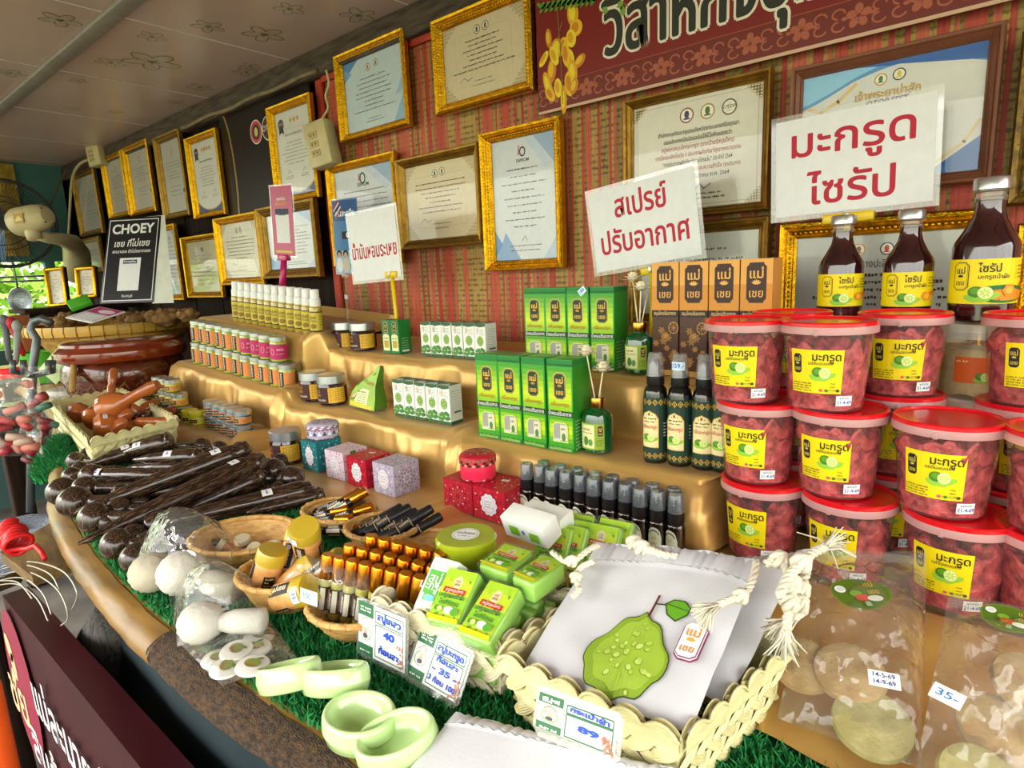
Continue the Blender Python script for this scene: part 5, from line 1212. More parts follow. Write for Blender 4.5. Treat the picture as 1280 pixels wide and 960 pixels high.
for i, (dx, dy, z, d, sp, lb) in enumerate(((-.026, -.020, .024, (.30, .22, .93), 0, 'front left in the bamboo basket'), (.010, .030, .062, (.42, -.30, .85), 1.2, 'topmost in the bamboo basket with a price sticker'), (.030, -.028, .030, (.80, .25, .35), .4, 'lying at the front right of the bamboo basket'), (-.020, .016, .030, (-.2, .5, .8), .8, 'behind the front left one'), (.004, -.004, .022, (.5, .5, .6), 2, 'low in the middle of the heap'), (.040, .012, .034, (.55, .4, .5), .2, 'at the right rim of the heap'))):
    e = orient(d); q = e.to_quaternion() @ Euler((0, 0, sp)).to_quaternion(); loc = bz + Vector((dx, dy, z)); 
    o = tag(t, 'yellow-lidded scrub jar, ' + lb, None, 'yellow-lidded scrub jars', None, loc, q.to_euler()) if i == 0 else dup(t, loc, q.to_euler(), 'yellow-lidded scrub jar, ' + lb, 'yellow-lidded scrub jars', skip=('price_sticker',))
    if i in (1, 2): A = Art(.004); A.rect(0, 0, .017, .011, ink('#e6f2f8'), 0); A.text('35-', 0, 0, .005, BLU, bold=.014); mb = MB(); A.put(mb, on_cyl(.0200, .047, -.5 - 1.2 * (i == 1) + .6)); mb.build('price_sticker', o, label='white handwritten price sticker')
# small pots in the first tray
for i, (dx, dy, z, d) in enumerate(((-.020, .005, .010, (.15, -.1, 1)), (.018, .008, .011, (.5, -.5, .7)), (-.034, -.012, .008, (-.5, -.6, .6)), (.004, -.012, .008, (.8, .1, .3)), (.042, .022, .010, (.2, -.3, .9)))):
    t = thing('small_oil_pot', 'tiny white-lidded pot lying in the flat bamboo basket, %s of five' % ordn(i), 'pot', Vector((b1.x, b1.y, TT)) + Vector((dx, dy, z)), orient(d), 'tiny white-lidded pots'); mb = MB(); mb.lathe([(0, 0), (.011, 0), (.0115, .002), (.0115, .012), (0, .012)], ink(('#a85a2c', '#7a6a62')[i % 2]), 18); mb.build('pot_body', t); mb = MB(); mb.lathe([(.0118, .0115), (.012, .0125), (.012, .0185), (.0108, .020), (0, .020)], mat('cream_lid', '#ddd3b4', .4, var=.04), 20); mb.build('lid', t)
# gold capped vials
GCAP = mat('gold_cap', '#c97f1a', .22, .9, var=.06); VIAL = mat('amber_vial', '#241408', .1, var=.1, coat=.4); OIL = mat('clear_oil', '#b5ad48', .12, var=.1, spec=.5)
def vial(name, body, long=.045):
    t = thing(name, 'v', 'bottle'); mb = MB(); mb.lathe([(0, 0), (.0072, 0), (.0080, .002), (.0080, long - .004), (.0065, long), (0, long)], body, 16); mb.build('bottle', t)
    mb = MB(); mb.lathe([(.0080, long - .002), (.0084, long - .001), (.0084, long + .026), (.0076, long + .028), (0, long + .028)], GCAP, 18); mb.build('cap', t, label='shiny gold cap')
    A = Art(.004); A.rect(0, 0, .030, long * .62, ink('#14100e')); A.rect(.002, 0, .006, long * .56, ink('#d8d0b8')); A.text('แม่เชย', -.004, 0, .0035, WHI, w=long * .4, bold=.01, rot=PI / 2); A.rect(.010, 0, .004, long * .5, ink('#c9803a')); mb = MB(); A.put(mb, on_cyl(.0082, long * .48, .1)); mb.build('label_sticker', t, label='black and cream label'); return t
t = vial('gold_capped_vial', VIAL); c3 = Vector((b3.x, b3.y, TT))
for i, (dx, dy, z, d) in enumerate(((-.045, .005, .016, (.5, .75, .25)), (-.026, .010, .020, (.5, .72, .35)), (-.008, .004, .026, (.45, .7, .4)), (.010, .006, .028, (.5, .6, .45)), (-.022, -.014, .020, (.75, .5, .25)), (.004, -.016, .022, (.9, .25, .2)), (.026, -.004, .024, (.7, .6, .3)), (.030, -.020, .016, (.85, .35, .1)))):
    lb = 'gold-capped dark vial lying in its bamboo basket, %s from the left' % ordn(i); loc = c3 + Vector((dx - .015, dy - .02, z)); e = orient(d)
    tag(t, lb, None, 'gold-capped vials', None, loc, e) if i == 0 else dup(t, loc, e, lb, 'gold-capped vials')
# black inhaler sticks
BST = mat('black_stick', '#1b1a1d', .35, var=.08); c4_ = Vector((b4.x, b4.y, TT)); st = None
def stick():
    t = thing('inhaler_stick', 's', 'inhaler stick'); mb = MB(); mb.lathe([(0, 0), (.0070, 0), (.0078, .002), (.0078, .040), (.0074, .041), (.0078, .042), (.0078, .076), (.006, .079), (0, .079)], BST, 16); mb.build('stick_body', t); A = Art(.004)
    for z in (-.012, .010): A.rect(0, z, .046, .0012, ink('#b8a88a'))
    A.text('แม่เชย', 0, 0, .004, ink('#c8b89a'), bold=.01, rot=PI / 2, w=.016); mb = MB(); A.put(mb, on_cyl(.008, .030)); mb.build('printed_bands', t); return t
t = stick()
for i in range(7):
    lb = 'black inhaler stick in its bamboo basket, %s from the left' % ordn(i); loc = c4_ + Vector((-.040 + .013 * i, -.030 + .004 * i, .020 + .004 * (i % 3))); e = orient((.42, .80, .36 + .05 * (i % 2)))
    tag(t, lb, None, 'black inhaler sticks', None, loc, e) if i == 0 else dup(t, loc, e, lb, 'black inhaler sticks')
# roll-on bottles in clear bags
t = vial('roll_on_bottle', OIL, .050); c5 = Vector((b5.x, b5.y, TT)); k = 0
for row, n in ((0, 8), (1, 8), (2, 6)):
    for i in range(n):
        loc = c5 + Vector((-.050 + i * .0185 + row * .012, -.018 + row * .026 + i * .004, .010 + row * .006)); e = orient((.10 + .03 * i * (1 if row else .3), .16 - .03 * row, 1)); lb = 'gold-capped roll-on bottle, %s from the left in the %s row' % (ordn(i), ('front', 'middle', 'back')[row])
        tag(t, lb, None, 'gold-capped roll-on bottles', None, loc, e) if k == 0 else dup(t, loc, e, lb, 'gold-capped roll-on bottles'); k += 1
# ---- clear bags
FILMB = clear_film('bag_film', '#fbfbf7', .035, .07, 1.15, .7); FILMW = clear_film('bag_film_dull', '#f4f2ea', .10, .15, .8, .55)
def pillow(mb, q, up, bulge, m, seed=0, wr=.004, n=26, back=.15):
    """q: corners BL, BR, TR, TL; two skins bulging along up and meeting at a flat hem"""
    a, b, c, d = [Vector(p) for p in q]; up = Vector(up).normalized()
    def P(u, v, s):
        p = (a * (1 - u) + b * u) * (1 - v) + (d * (1 - u) + c * u) * v; e = min(1, 5 * min(u, 1 - u)) * min(1, 5 * min(v, 1 - v)); g = (math.sin(PI * u) ** .6) * (math.sin(PI * min(1, v * 1.12)) ** .6 if v * 1.12 < 1 else 0)
        w = wr * (noise.noise(p * 38 + Vector((seed, 0, s))) + .6 * noise.noise(p * 80 + Vector((0, seed, s))) + 1.2 * abs(noise.noise(p * 22 + Vector((seed, 5, 0)))))
        return p + up * (s * bulge * g + w * (.25 + e))
    mb.grid(n, n, lambda u, v: P(u, v, 1.0), m); mb.grid(n, n, lambda u, v: P(u, v, -back), m)
q = c5 + Vector((-.058, -.040, .004)); mb = MB(); pillow(mb, [Vector((0, 0, 0)), Vector((.105, .012, 0)), Vector((.112, .022, .088)), Vector((-.002, .010, .088))], (.1, -1, .1), .014, FILMS, 8, .002, 18, .3); t = mb.build('clear_bag', None, q, None, 'clear bag with a 100 sticker around the front roll-on bottles', 'bag')
mb = MB(); A = Art(); A.rect(0, 0, .028, .016, ink('#e4f0f6'), 0); A.text('100.-', 0, 0, .0055, ink('#1f7ab0'), bold=.012); A.put(mb, on_plane((.048, -.016, .060), (1, .15, 0), (0, .15, 1))); mb.build('price_sticker', t, label='white handwritten sticker')
COT = mat('white_cotton', '#c2beb4', .85, var=.04, bump=.25, bscale=220); COTB = mat('compress_cotton', '#b0a894', .85, var=.05, bump=.3, bscale=160)
def compress(label, p, r, m, d, hl):
    t = thing('herbal_compress', label, 'herbal compress', p, None, 'wrapped herbal compress balls'); mb = MB(); mb.ball((0, 0, 0), (r, r * .96, r * .88), m, 30, 20, .035, 3, None, 2.2); mb.build('cloth_ball', t)
    if hl: d = Vector(d).normalized(); mb = MB(); mb.tube([d * r * .8, d * (r * 1.0), d * (r + hl * .25), d * (r + hl), d * (r + hl + .003)], [r * .42, r * .40, r * .52, r * .56, r * .3], m, 18); mb.build('tied_handle', t)
    return t
def on_t(px, py, h): return PZ(px, py, TT + h)
compress('beige herbal compress ball, left one in the upper bag', on_t(190, 715, .030), .030, COTB, (1, 0, 0), 0)
compress('white herbal compress ball with handle in the upper bag', on_t(228, 716, .034), .033, COT, (.86, .42, -.22), .050)
compress('white herbal compress ball with handle in the lower bag', on_t(252, 778, .028), .0270, COT, (.80, .62, .0), .046)
def bag(label, px, z, bulge, seed, m=FILMB, up=(0, 0, 1), back=.1, cat='bag', group='clear plastic bags on the turf', wr=.004):
    q = [PZ(p[0], p[1], zz) for p, zz in zip(px, z)]; c = sum(q, Vector()) / 4; mb = MB(); pillow(mb, [p - c for p in q], up, bulge, m, seed, wr, 26, back); return mb.build('clear_bag', None, c, None, label, cat, group)
bag('clear plastic bag around the two upper herbal compress balls', [(160, 730), (295, 758), (318, 684), (192, 672)], (TT + .006,) * 4, .092, 1)
bag('clear plastic bag around the single lower herbal compress ball', [(222, 808), (318, 790), (345, 745), (210, 742)], (TT + .006,) * 4, .074, 2)
bag('flat clear bag holding the round badges', [(278, 858), (372, 822), (335, 772), (226, 806)], (TT + .010,) * 4, .012, 3, FILMB, wr=.002)
BDG = mat('badge_white', '#e2e0dc', .25, var=.03, coat=.4)
for i, (px, py, tx) in enumerate(((324, 797, .1), (319, 812, .3), (296, 815, -.1), (273, 826, .2), (284, 836, -.2), (316, 834, .15))):
    t = thing('round_badge', 'round white badge printed with a green fruit, %s' % ('top right in the bag', 'second from the top right', 'upper left', 'leftmost', 'frontmost', 'lower right')[i], 'badge', on_t(px, py, .006 + .0042 * (i % 3)), (.1 * tx, .1, tx * 3), 'round white badges'); mb = MB(); mb.lathe([(0, 0), (.0165, 0), (.0178, .0015), (.0165, .0035), (.010, .0048), (0, .0052)], BDG, 30); mb.build('badge_disc', t)
    A = Art(.005); A.ell(0, 0, .009, .007, ink('#7d8a3a'), 0, 16); A.rect(0, -.004, .012, .0022, ink('#a85a3a')); A.ell(.004, .008, .004, .0018, ink('#5a7a2a'), None, 10, .5); mb = MB(); A.put(mb, on_top(0, 0, .0054)); mb.build('badge_print', t)

# ---- white drawstring bags
CANV = mat('white_canvas', '#c6c6cb', .9, var=.02, vscale=20, bump=.06, bscale=320); ROPE = mat('cotton_rope', '#d8d0bc', .85, var=.06, bump=.3, bscale=200)
def cloth_bag(name, label, q, th, seed, art=None, sag=.006):
    a, b, c, d = [Vector(p) for p in q]; o = (a + b + c + d) / 4; a, b, c, d = a - o, b - o, c - o, d - o; N = (b - a).cross(d - a).normalized(); N = N if N.z > 0 else -N
    t = thing(name, label, 'bag', o, None, 'white drawstring bags'); mb = MB()
    def S(u, v, s):
        p = (a * (1 - u) + b * u) * (1 - v) + (d * (1 - u) + c * u) * v; e = 1 - (2 * abs(u - .5)) ** 6; f = 1 - (2 * abs(v - .5)) ** 8
        w = sag * noise.noise(p * 13 + Vector((seed, 0, 0))) + sag * .35 * noise.noise(p * 32 + Vector((0, seed, 0)))
        if v > .84: w += .0018 * math.sin(u * 120) + .0015
        return p + N * (s * th * max(0, e) * max(0, f) + w)
    mb.grid(44, 44, lambda u, v: S(u, v, .5), CANV); mb.grid(24, 24, lambda u, v: S(u, v, -.5), CANV)
    for k in (0, 1): mb.grid(44, 3, lambda u, v: S(k, u, v - .5), CANV); mb.grid(44, 3, lambda u, v: S(u, k, v - .5), CANV)
    mb.build('canvas_pouch', t); mb = MB(); mb.tube([S(i / 40, .845, .52) for i in range(41)], .0007, mat('seam_thread', '#b9b9bc', .9), 5); mb.build('hem_seam', t)
    if art: mb = MB(); w, h = (b - a).length, (d - a).length; art.put(mb, lambda x, y, n: S(x, y, .5) + N * (n + .0016), .0002); mb.build('print', t)
    return t, S
A = Art(.04); U1 = lambda x: x
# plain green lime print (u, v run 0..1 over the bag)
r = random.Random(8); cx, cy = .405, .335
cx, cy = .555, .225
body = [(cx + .225 * math.cos(a) * (1.0 if math.sin(a) < 0 else (1 - .50 * math.sin(a) ** 1.6)) + .004 * math.cos(7 * a), cy + (.215 if math.sin(a) < 0 else .270) * math.sin(a) + .012 * math.sin(9 * a)) for a in [2 * PI * k / 48 for k in range(48)]]
def shrink(k, dx=0, dy=0): return [(cx + dx + (x - cx) * k, cy + dy + (y - cy) * k) for x, y in body]
def fan(P, m, l): n = len(P); A._a([(cx, cy)] + P, [(0, 1 + i, 1 + (i + 1) % n) for i in range(n)], m, l)
A.du = .03; fan(shrink(1.03), ink('#3a4a1c'), 0); fan(body, ink('#83a02c'), 1); fan(shrink(.86, .015, .01), ink('#97b43a'), 2)
for i in range(30): a = r.uniform(0, 6.28); q = math.sqrt(r.random()) * .98; x, y = cx + .19 * q * math.cos(a) * (1 if math.sin(a) < 0 else .72), cy + .22 * q * math.sin(a); s = r.uniform(.012, .026); A.ell(x, y, s, s * .75, ink('#7b962a'), 3, 10, a); A.ell(x + .002, y + .002, s * .8, s * .6, ink(('#a9c450', '#b9cf66')[i % 2]), 4, 10, a)
sx, sy = cx + .02, cy + .26
A.line([(sx, sy), (sx + .012, sy + .13)], .014, ink('#5a2a22'), 5); A.line([(sx + .006, sy + .08), (sx + .08, sy + .085)], .008, ink('#2f3a14'), 5)
leaf = [(sx + .06, sy + .09), (sx + .10, sy + .125), (sx + .16, sy + .13), (sx + .205, sy + .095), (sx + .20, sy + .05), (sx + .15, sy), (sx + .09, sy + .03)]; lc = (sum(p[0] for p in leaf) / 7, sum(p[1] for p in leaf) / 7)
A.poly(leaf, ink('#2f4a14'), 5); A.poly([(lc[0] + (x - lc[0]) * .88, lc[1] + (y - lc[1]) * .88) for x, y in leaf], ink('#5f9a22'), 6); A.line([leaf[0], (sx + .195, sy + .075)], .004, ink('#2f4a14'), 7)
lx, ly = .850, .395
A2 = Art(); logo(A2, 0, 0, .205, ink('#dcdbe0'), ink('#8a2a5a'), ink('#c98a2a'), ink('#d9a02a'))
for v, f, m, l in A2.sh: A.sh.append(([(lx + x * 1.05, ly + y * .95) for x, y in v], f, m, 2 + l * 5))
q0 = [PZ(650, 840, .866), PZ(863, 918, .872), PZ(950, 700, .945), PZ(747, 680, .925)]
main_bag, SF = cloth_bag('drawstring_bag', 'white canvas drawstring bag printed with a green lime, on top in the basket', q0, .012, 2, A)
q1 = [PZ(800, 800, .880), PZ(905, 870, .880), PZ(1012, 672, .925), PZ(850, 700, .915)]
second_bag, _ = cloth_bag('drawstring_bag', 'plain white canvas drawstring bag showing behind the printed one', [p - Vector((0, 0, .012)) for p in q1], .012, 5)
q2 = [PZ(470, 1010, .812), PZ(800, 1075, .812), PZ(850, 965, .845), PZ(570, 890, .835)]
front_bag, _ = cloth_bag('drawstring_bag', 'plain white canvas drawstring bag on the turf at the bottom edge', q2, .020, 9, None, .004)
def rope(bag_, label, pts, r, tassel=True, knots=()):
    o = Vector(pts[0]); P = [Vector(p) - o for p in pts]; t = thing('drawstring', None, None, o - bag_.location); t.parent = bag_; L = []
    for i in range(len(P) - 1):                                        # Catmull-Rom through the points
        p0, p1, p2, p3 = P[max(0, i - 1)], P[i], P[i + 1], P[min(len(P) - 1, i + 2)]
        for k in range(8): s = k / 8; L.append(.5 * ((2 * p1) + (p2 - p0) * s + (2 * p0 - 5 * p1 + 4 * p2 - p3) * s * s + (3 * p1 - p0 - 3 * p2 + p3) * s ** 3))
    L.append(P[-1]); mb = MB(); ln = 0
    for ph in range(3):
        Q = []; ln = 0
        for i, p in enumerate(L):
            tg = (L[min(i + 1, len(L) - 1)] - L[max(0, i - 1)]).normalized(); u = tg.orthogonal().normalized(); w = tg.cross(u); a = ph * 2.094 + i * .9; Q.append(p + (u * math.cos(a) + w * math.sin(a)) * r * .5)
        mb.tube(Q, r * .62, ROPE, 7)
    for k in knots:
        p = L[int(k * (len(L) - 1))]
        for s in range(3): a = s * 1.05; ax = Vector((math.cos(a), math.sin(a), .6 * (s - 1))).normalized(); u = ax.orthogonal().normalized(); w = ax.cross(u); mb.tube([p + (u * math.cos(x) + w * math.sin(x)) * r * 1.5 + ax * .25 * r * s for x in [2 * PI * j / 12 for j in range(12)]], r * .8, ROPE, 7, closed=True)
    mb.build('twisted_cord', t)
    if tassel:
        mb = MB(); e, tg = L[-1], (L[-1] - L[-4]).normalized(); rr = random.Random(len(pts))
        for i in range(46): d = (tg + Vector((rr.gauss(0, .3), rr.gauss(0, .3), rr.gauss(0, .3)))).normalized(); s = e + Vector((rr.gauss(0, 1), rr.gauss(0, 1), rr.gauss(0, 1))) * r * .35; mb.tube([s, s + (tg * .4 + d * .6) * r * 3.5, s + d * r * 6.5 - Vector((0, 0, r))], [.0009, .0009, .0006], ROPE, 4)
        mb.build('tassel', t)
    return t
def rp(*l): return [PZ(x, y, z) for x, y, z in l]
rope(second_bag, 'thick knotted white cord with a tassel pointing up towards the tubs', rp((975, 745, .952), (985, 722, .960), (1000, 706, .965), (1015, 692, .967), (1030, 684, .967)), .0042, True, (.55,))
rope(main_bag, 'knotted white cord hanging with loose tassels at the basket corner', rp((958, 705, .955), (975, 700, .960), (985, 715, .955), (990, 735, .950), (986, 760, .935), (983, 785, .915)), .0040, True, (.2, .55, .75))
rope(second_bag, 'second knotted white cord behind the corner tassels', rp((1008, 715, .935), (1002, 735, .935), (996, 750, .930), (1005, 762, .922), (992, 772, .915)), .0040, True, (.3, .6))
rope(main_bag, 'short white cord with frayed end lying on the printed bag', rp((946, 703, .955), (940, 728, .951), (928, 744, .947), (912, 750, .945), (898, 756, .942)), .0032, True, (.55,))
rope(main_bag, 'white cord trailing over the soaps at the left of the printed bag', rp((690, 690, .925), (708, 702, .928), (722, 698, .932), (738, 686, .935), (748, 682, .934)), .0030, False, (.4,))
rope(main_bag, 'white cord looped down beside the wrapped soaps', rp((742, 702, .930), (728, 708, .926), (720, 722, .920), (724, 736, .915), (716, 746, .910)), .0030, False, (.5,))
rope(main_bag, 'white cord bundle lying along the top hem of the printed bag', rp((790, 676, .935), (800, 684, .937), (815, 688, .938), (830, 694, .938), (846, 696, .938)), .0040, False, (.1, .3))
rope(front_bag, 'twisted white cord end at the bottom edge beside the soap bowls', rp((588, 905, .835), (574, 912, .832), (560, 922, .826), (548, 932, .822)), .0042, True)

# ---- clear bags of round crackers by the tubs
CRK = mat('cracker', '#a58458', .7, var=.15, vscale=50, col2='#bb9f74', bump=.4, bscale=140); CRG = mat('cracker_green', '#968c58', .7, var=.15, vscale=50, col2='#aca272', bump=.4, bscale=140)
def leaf_sticker(pts):
    o, U, V, N, w, h = frame_from(pts); A = Art(); P = []
    for k in range(28): a = 2 * PI * k / 28; P.append((w / 2 * math.cos(a), h / 2 * math.sin(a) * (1 if math.sin(a) < 0 else .75) * (1 - .18 * math.cos(a))))
    A.poly(P, ink('#6c7f30', .3)); A.poly([(x * .94, y * .92) for x, y in P], ink('#55701f', .3)); A.text('แม่', w * .18, h * .18, h * .11, ink('#d9b23a'), bold=.01); A.text('เชย', w * .20, -h * .03, h * .10, ink('#d9b23a'), bold=.01)
    A.ell(-w * .33, h * .08, w * .09, h * .10, CWH); A.ell(-w * .32, h * .08, w * .07, h * .07, ink('#c9d0c0')); A.ell(-w * .12, -h * .06, w * .10, h * .09, ink('#7aa52a')); A.ell(-w * .05, -h * .18, w * .12, h * .09, ink('#c8442a')); A.ell(w * .15, -h * .22, w * .13, h * .08, ink('#e4e6d8')); A.rect(-w * .02, -h * .36, w * .09, h * .12, ink('#9aa88a')); 
    mb = MB(); A.put(mb, lambda a, b, n: o + U * a + V * b + N * (n + .002)); return mb
def snack_bag(label, bl, br, tr, tl, zs, seed, discs, stk, price):
    q = [PZ(p[0], p[1], z) for p, z in zip((bl, br, tr, tl), zs)]; N = (q[1] - q[0]).cross(q[3] - q[0]).normalized(); mb = MB(); pillow(mb, q, N, .035, FILMB, seed, .009, 40, .25); o = mb.build('snack_bag', None, None, None, label, 'snack bag', 'clear bags of round crackers')
    hem = MB(); a, b = q[3], q[2]; dn = (q[0] - q[3]).normalized(); hem.grid(20, 3, lambda u, v: a + (b - a) * u + dn * (.004 + .012 * v) + N * .0015 * math.sin(u * 20), FILMW); hem.build('heat_seal', o)
    mb = leaf_sticker([PZ(x, y, z) for x, y, z in stk]); mb.build('leaf_sticker', o, label='green leaf-shaped sticker')
    ctr, U, V, N2, w, h = frame_from([PZ(x, y, z) for x, y, z in price[0]]); A = Art(); A.rect(0, 0, w, h, WHI, 0)
    for i, s in enumerate(price[1]): A.text(s, 0, h * (.22 - .44 * i if len(price[1]) > 1 else 0), h * .22 if len(price[1]) > 1 else h * .34, price[2], w=w * .7, bold=.012)
    mb = MB(); A.put(mb, lambda a, b, n: ctr + U * a + V * b + N2 * (n + .002)); mb.build('price_sticker', o, label='white handwritten sticker')
    for i, (x, y, z, rr, m) in enumerate(discs):
        t = MB(); t.lathe([(0, -.004), (rr * .8, -.004), (rr, -.001), (rr * .97, .004), (rr * .7, .006), (0, .005)], m, 36); t.build('round_cracker', None, PZ(x, y, z), orient(N + Vector((.1 * math.sin(i), .1, 0))), 'round %s cracker in the %s bag, %s' % (('tan', 'pale green')[m is CRG], ('left', 'right')[seed > 11], ('centre', 'lowest', 'left edge', 'upper one')[i]), 'cracker', 'round crackers in clear bags')
    return o
BLI = ink('#2a78c0')
snack_bag('clear bag of round crackers leaning on the tubs, left of two', (972, 898), (1152, 962), (1158, 690), (1012, 688), (.818, .818, .905, .905), 11,
          [(1062, 842, .850, .030, CRK), (1090, 906, .832, .031, CRG), (1004, 832, .845, .028, CRK)], [(1036, 724, .905), (1112, 720, .905), (1112, 762, .893), (1042, 764, .893)], ([(1086, 838, .872), (1126, 846, .872), (1124, 865, .866), (1084, 857, .866)], ['14-5-69', '14-9-69'], ink('#1c3a8a')))
snack_bag('clear bag of round crackers at the right edge, right of two', (1140, 985), (1330, 1010), (1345, 770), (1186, 742), (.822, .822, .905, .905), 14,
          [(1252, 918, .838, .033, CRK), (1228, 985, .835, .030, CRG), (1290, 860, .860, .030, CRK)], [(1222, 750, .910), (1310, 764, .910), (1300, 808, .897), (1228, 778, .897)], ([(1170, 854, .880), (1208, 872, .880), (1202, 892, .873), (1160, 870, .873)], ['35-'], BLI))
# ================================================================== the back wall: certificates, banner, signs
GOLDF = mat('gilt_frame', '#cf9a18', .24, .95, var=.14, vscale=60, bump=.4, bscale=260); GOLDD = mat('dull_gilt', '#94702e', .34, .85, var=.15, vscale=50, bump=.3, bscale=240); BRNF = mat('brown_frame', '#7a4a34', .4, .1, var=.08); DRKF = mat('dark_ornate_frame', '#3a2c14', .4, .5, var=.3, vscale=80, col2='#8a6a24', bump=.6, bscale=120)
GLZ = clear_film('picture_glass', '#ffffff', .0, .02, .8)
def lines(A, w, h, y0, y1, n, seed, col, hh=.0032, wmin=.3, wmax=.8):
    r = random.Random(seed)
    for i in range(n): A.dashes(0, h * (y0 + (y1 - y0) * i / max(1, n - 1)), w * r.uniform(wmin, wmax), hh, col, seed * 31 + i)
def emblem(A, x, y, r, c1, c2):
    A.ell(x, y, r, r, c1); A.ell(x, y, r * .82, r * .82, ink('#efe6d0')); A.ell(x, y + r * .1, r * .34, r * .5, c2); A.rect(x, y - r * .45, r * .9, r * .2, c2)
INKD, INKB = ink('#3a332c'), ink('#2d3550')
def corner_scroll(A, w, h, col, k=.16):
    for sx in (-1, 1):
        for sy in (-1, 1):
            for i in range(5):
                for j in range(5 - i): A.ring(sx * (w * .48 - w * k * .2 * i), sy * (h * .48 - w * k * .2 * j), w * .017, w * .013, w * .006, col, 2, 10)
def cert(style, w, h, seed):
    A = Art(); base = {'cream': '#dcc9a6', 'ivory': '#e0d8c4', 'blue': '#c6d4dc', 'white': '#d3d6da', 'old': '#cfc29a'}[style]; A.rect(0, 0, w, h, ink(base, .35), 0)
    r = random.Random(seed)
    if style in ('cream', 'ivory'):
        corner_scroll(A, w, h, ink('#a8905a'), .16); A.ring(0, 0, w * .49, h * .485, .0012, ink('#c9b27a'), 2, 4, PI / 4, 2 * PI + PI / 4)
        emblem(A, -w * .06, h * .36, w * .040, ink('#5a4a3a'), ink('#4a4a4a')); emblem(A, w * .045, h * .37, w * .040, ink('#7a5a3a'), ink('#6a4a3a'))
        lines(A, w, h, .24, -.14, 7, seed, INKD, .0034 if w > .2 else .0026); lines(A, w, h, -.30, -.36, 2, seed + 9, ink('#6a6258'), .0026, .2, .3)
        A.line([(-w * .3, -h * .27), (-w * .24, -h * .22), (-w * .2, -h * .27), (-w * .14, -h * .24)], .0012, INKB)
    elif style == 'blue':
        for q in ([(-.5, .5), (-.22, .5), (-.5, .26)], [(.5, -.5), (.5, -.12), (.30, -.5)], [(.5, -.1), (.5, .12), (.36, -.15)], [(-.5, .22), (-.5, .42), (-.36, .32)]): A.poly([(x * w, y * h) for x, y in q], ink(('#6fa3cf', '#4f8cc4', '#8fb8d8', '#9cc0dc')[len(A.sh) % 4], .35))
        emblem(A, -w * .07, h * .34, w * .04, ink('#4a3a7a'), ink('#b03a3a')); emblem(A, w * .07, h * .36, w * .034, ink('#3a3a4a'), ink('#3a3a4a')); lines(A, w, h, .20, -.24, 8, seed, INKD, .003); lines(A, w, h, -.36, -.40, 2, seed + 5, ink('#5a6268'), .0026, .2, .3)
    elif style == 'white':
        for q, c in (([(.16, .5), (.5, .5), (.5, .24)], '#9cb2d4'), ([(.02, .5), (.16, .5), (.44, .26), (.36, .22)], '#c3cfe0'), ([(-.5, -.5), (-.08, -.5), (-.32, -.26)], '#7aa0cc'), ([(-.5, -.48), (-.5, -.24), (-.38, -.36)], '#5a8cc4'), ([(.5, -.5), (.5, -.30), (.28, -.5)], '#b4c2dc')): A.poly([(x * w, y * h) for x, y in q], ink(c, .35))
        A.ring(0, h * .385, w * .05, w * .06, w * .018, ink('#2a3048'), None, 16); A.rect(-w * .06, h * .40, w * .016, h * .08, ink('#c8283a'), rot=-.1); A.text('DIPROM', 0, h * .315, w * .030, INKD, bold=.01)
        lines(A, w, h, .25, -.22, 9, seed, INKD, .0036, .35, .9); lines(A, w, h, -.38, -.42, 2, seed + 3, INKD, .003, .4, .6); A.line([(-.01, -h * .34), (0, -h * .30), (.006, -h * .34)], .0012, INKB)
    elif style == 'old':
        A.ell(0, h * .34, w * .05, h * .045, ink('#8a7a5a')); lines(A, w, h, .22, -.34, 8, seed, ink('#6a5f48'), .003, .3, .75)
    return A
def star(A, x, y, r, m):
    P = [(x + r * (1 if k % 2 == 0 else .42) * math.sin(k * PI / 5), y + r * (1 if k % 2 == 0 else .42) * math.cos(k * PI / 5)) for k in range(10)]; l = A.top + 1
    for k in range(0, 10, 2): A.poly([(x, y), P[k - 1], P[k], P[(k + 1) % 10]], m, l)
def star_cert(w, h, n, seed):
    A = Art(); A.rect(0, 0, w, h, ink('#d8d4cc', .35), 0); A.rect(0, -h * .40, w, h * .20, ink('#274a7a', .35)); A.ell(0, -h * .215, w * .57, h * .265, ink('#c9a56a', .35)); A.ell(0, -h * .20, w * .57, h * .262, ink('#d8d4cc', .35)); A.rect(0, h * .1, w, h * .5, ink('#d8d4cc', .35))
    A.ell(-w * .34, h * .36, w * .085, w * .085, ink('#1c1c1e')); A.poly([(-w * .40, h * .33), (-w * .28, h * .33), (-w * .27, h * .24), (-w * .34, h * .27), (-w * .41, h * .24)], ink('#1c1c1e')); A.text('OTOP', -w * .34, h * .36, w * .03, ink('#c9b88a'), bold=.01)
    for i in range(n): star(A, (i - (n - 1) / 2) * w * .10 + w * .05, h * .38, w * .055, ink('#c9963a'))
    A.text('ประกาศนียบัตร', 0, h * .22, .0055, INKD, w=w * .5, bold=.01); lines(A, w, h, .13, -.12, 7, seed, ink('#6a5a50'), .0032, .4, .8)
    for sx in (-1, 1): A.line([(sx * w * .22 - w * .06, -h * .24), (sx * w * .22, -h * .20), (sx * w * .22 + w * .06, -h * .23)], .0013, INKD); A.dashes(sx * w * .22, -h * .27, w * .22, .0026, INKD, seed); A.dashes(sx * w * .22, -h * .295, w * .22, .0026, INKD, seed + 1)
    return A
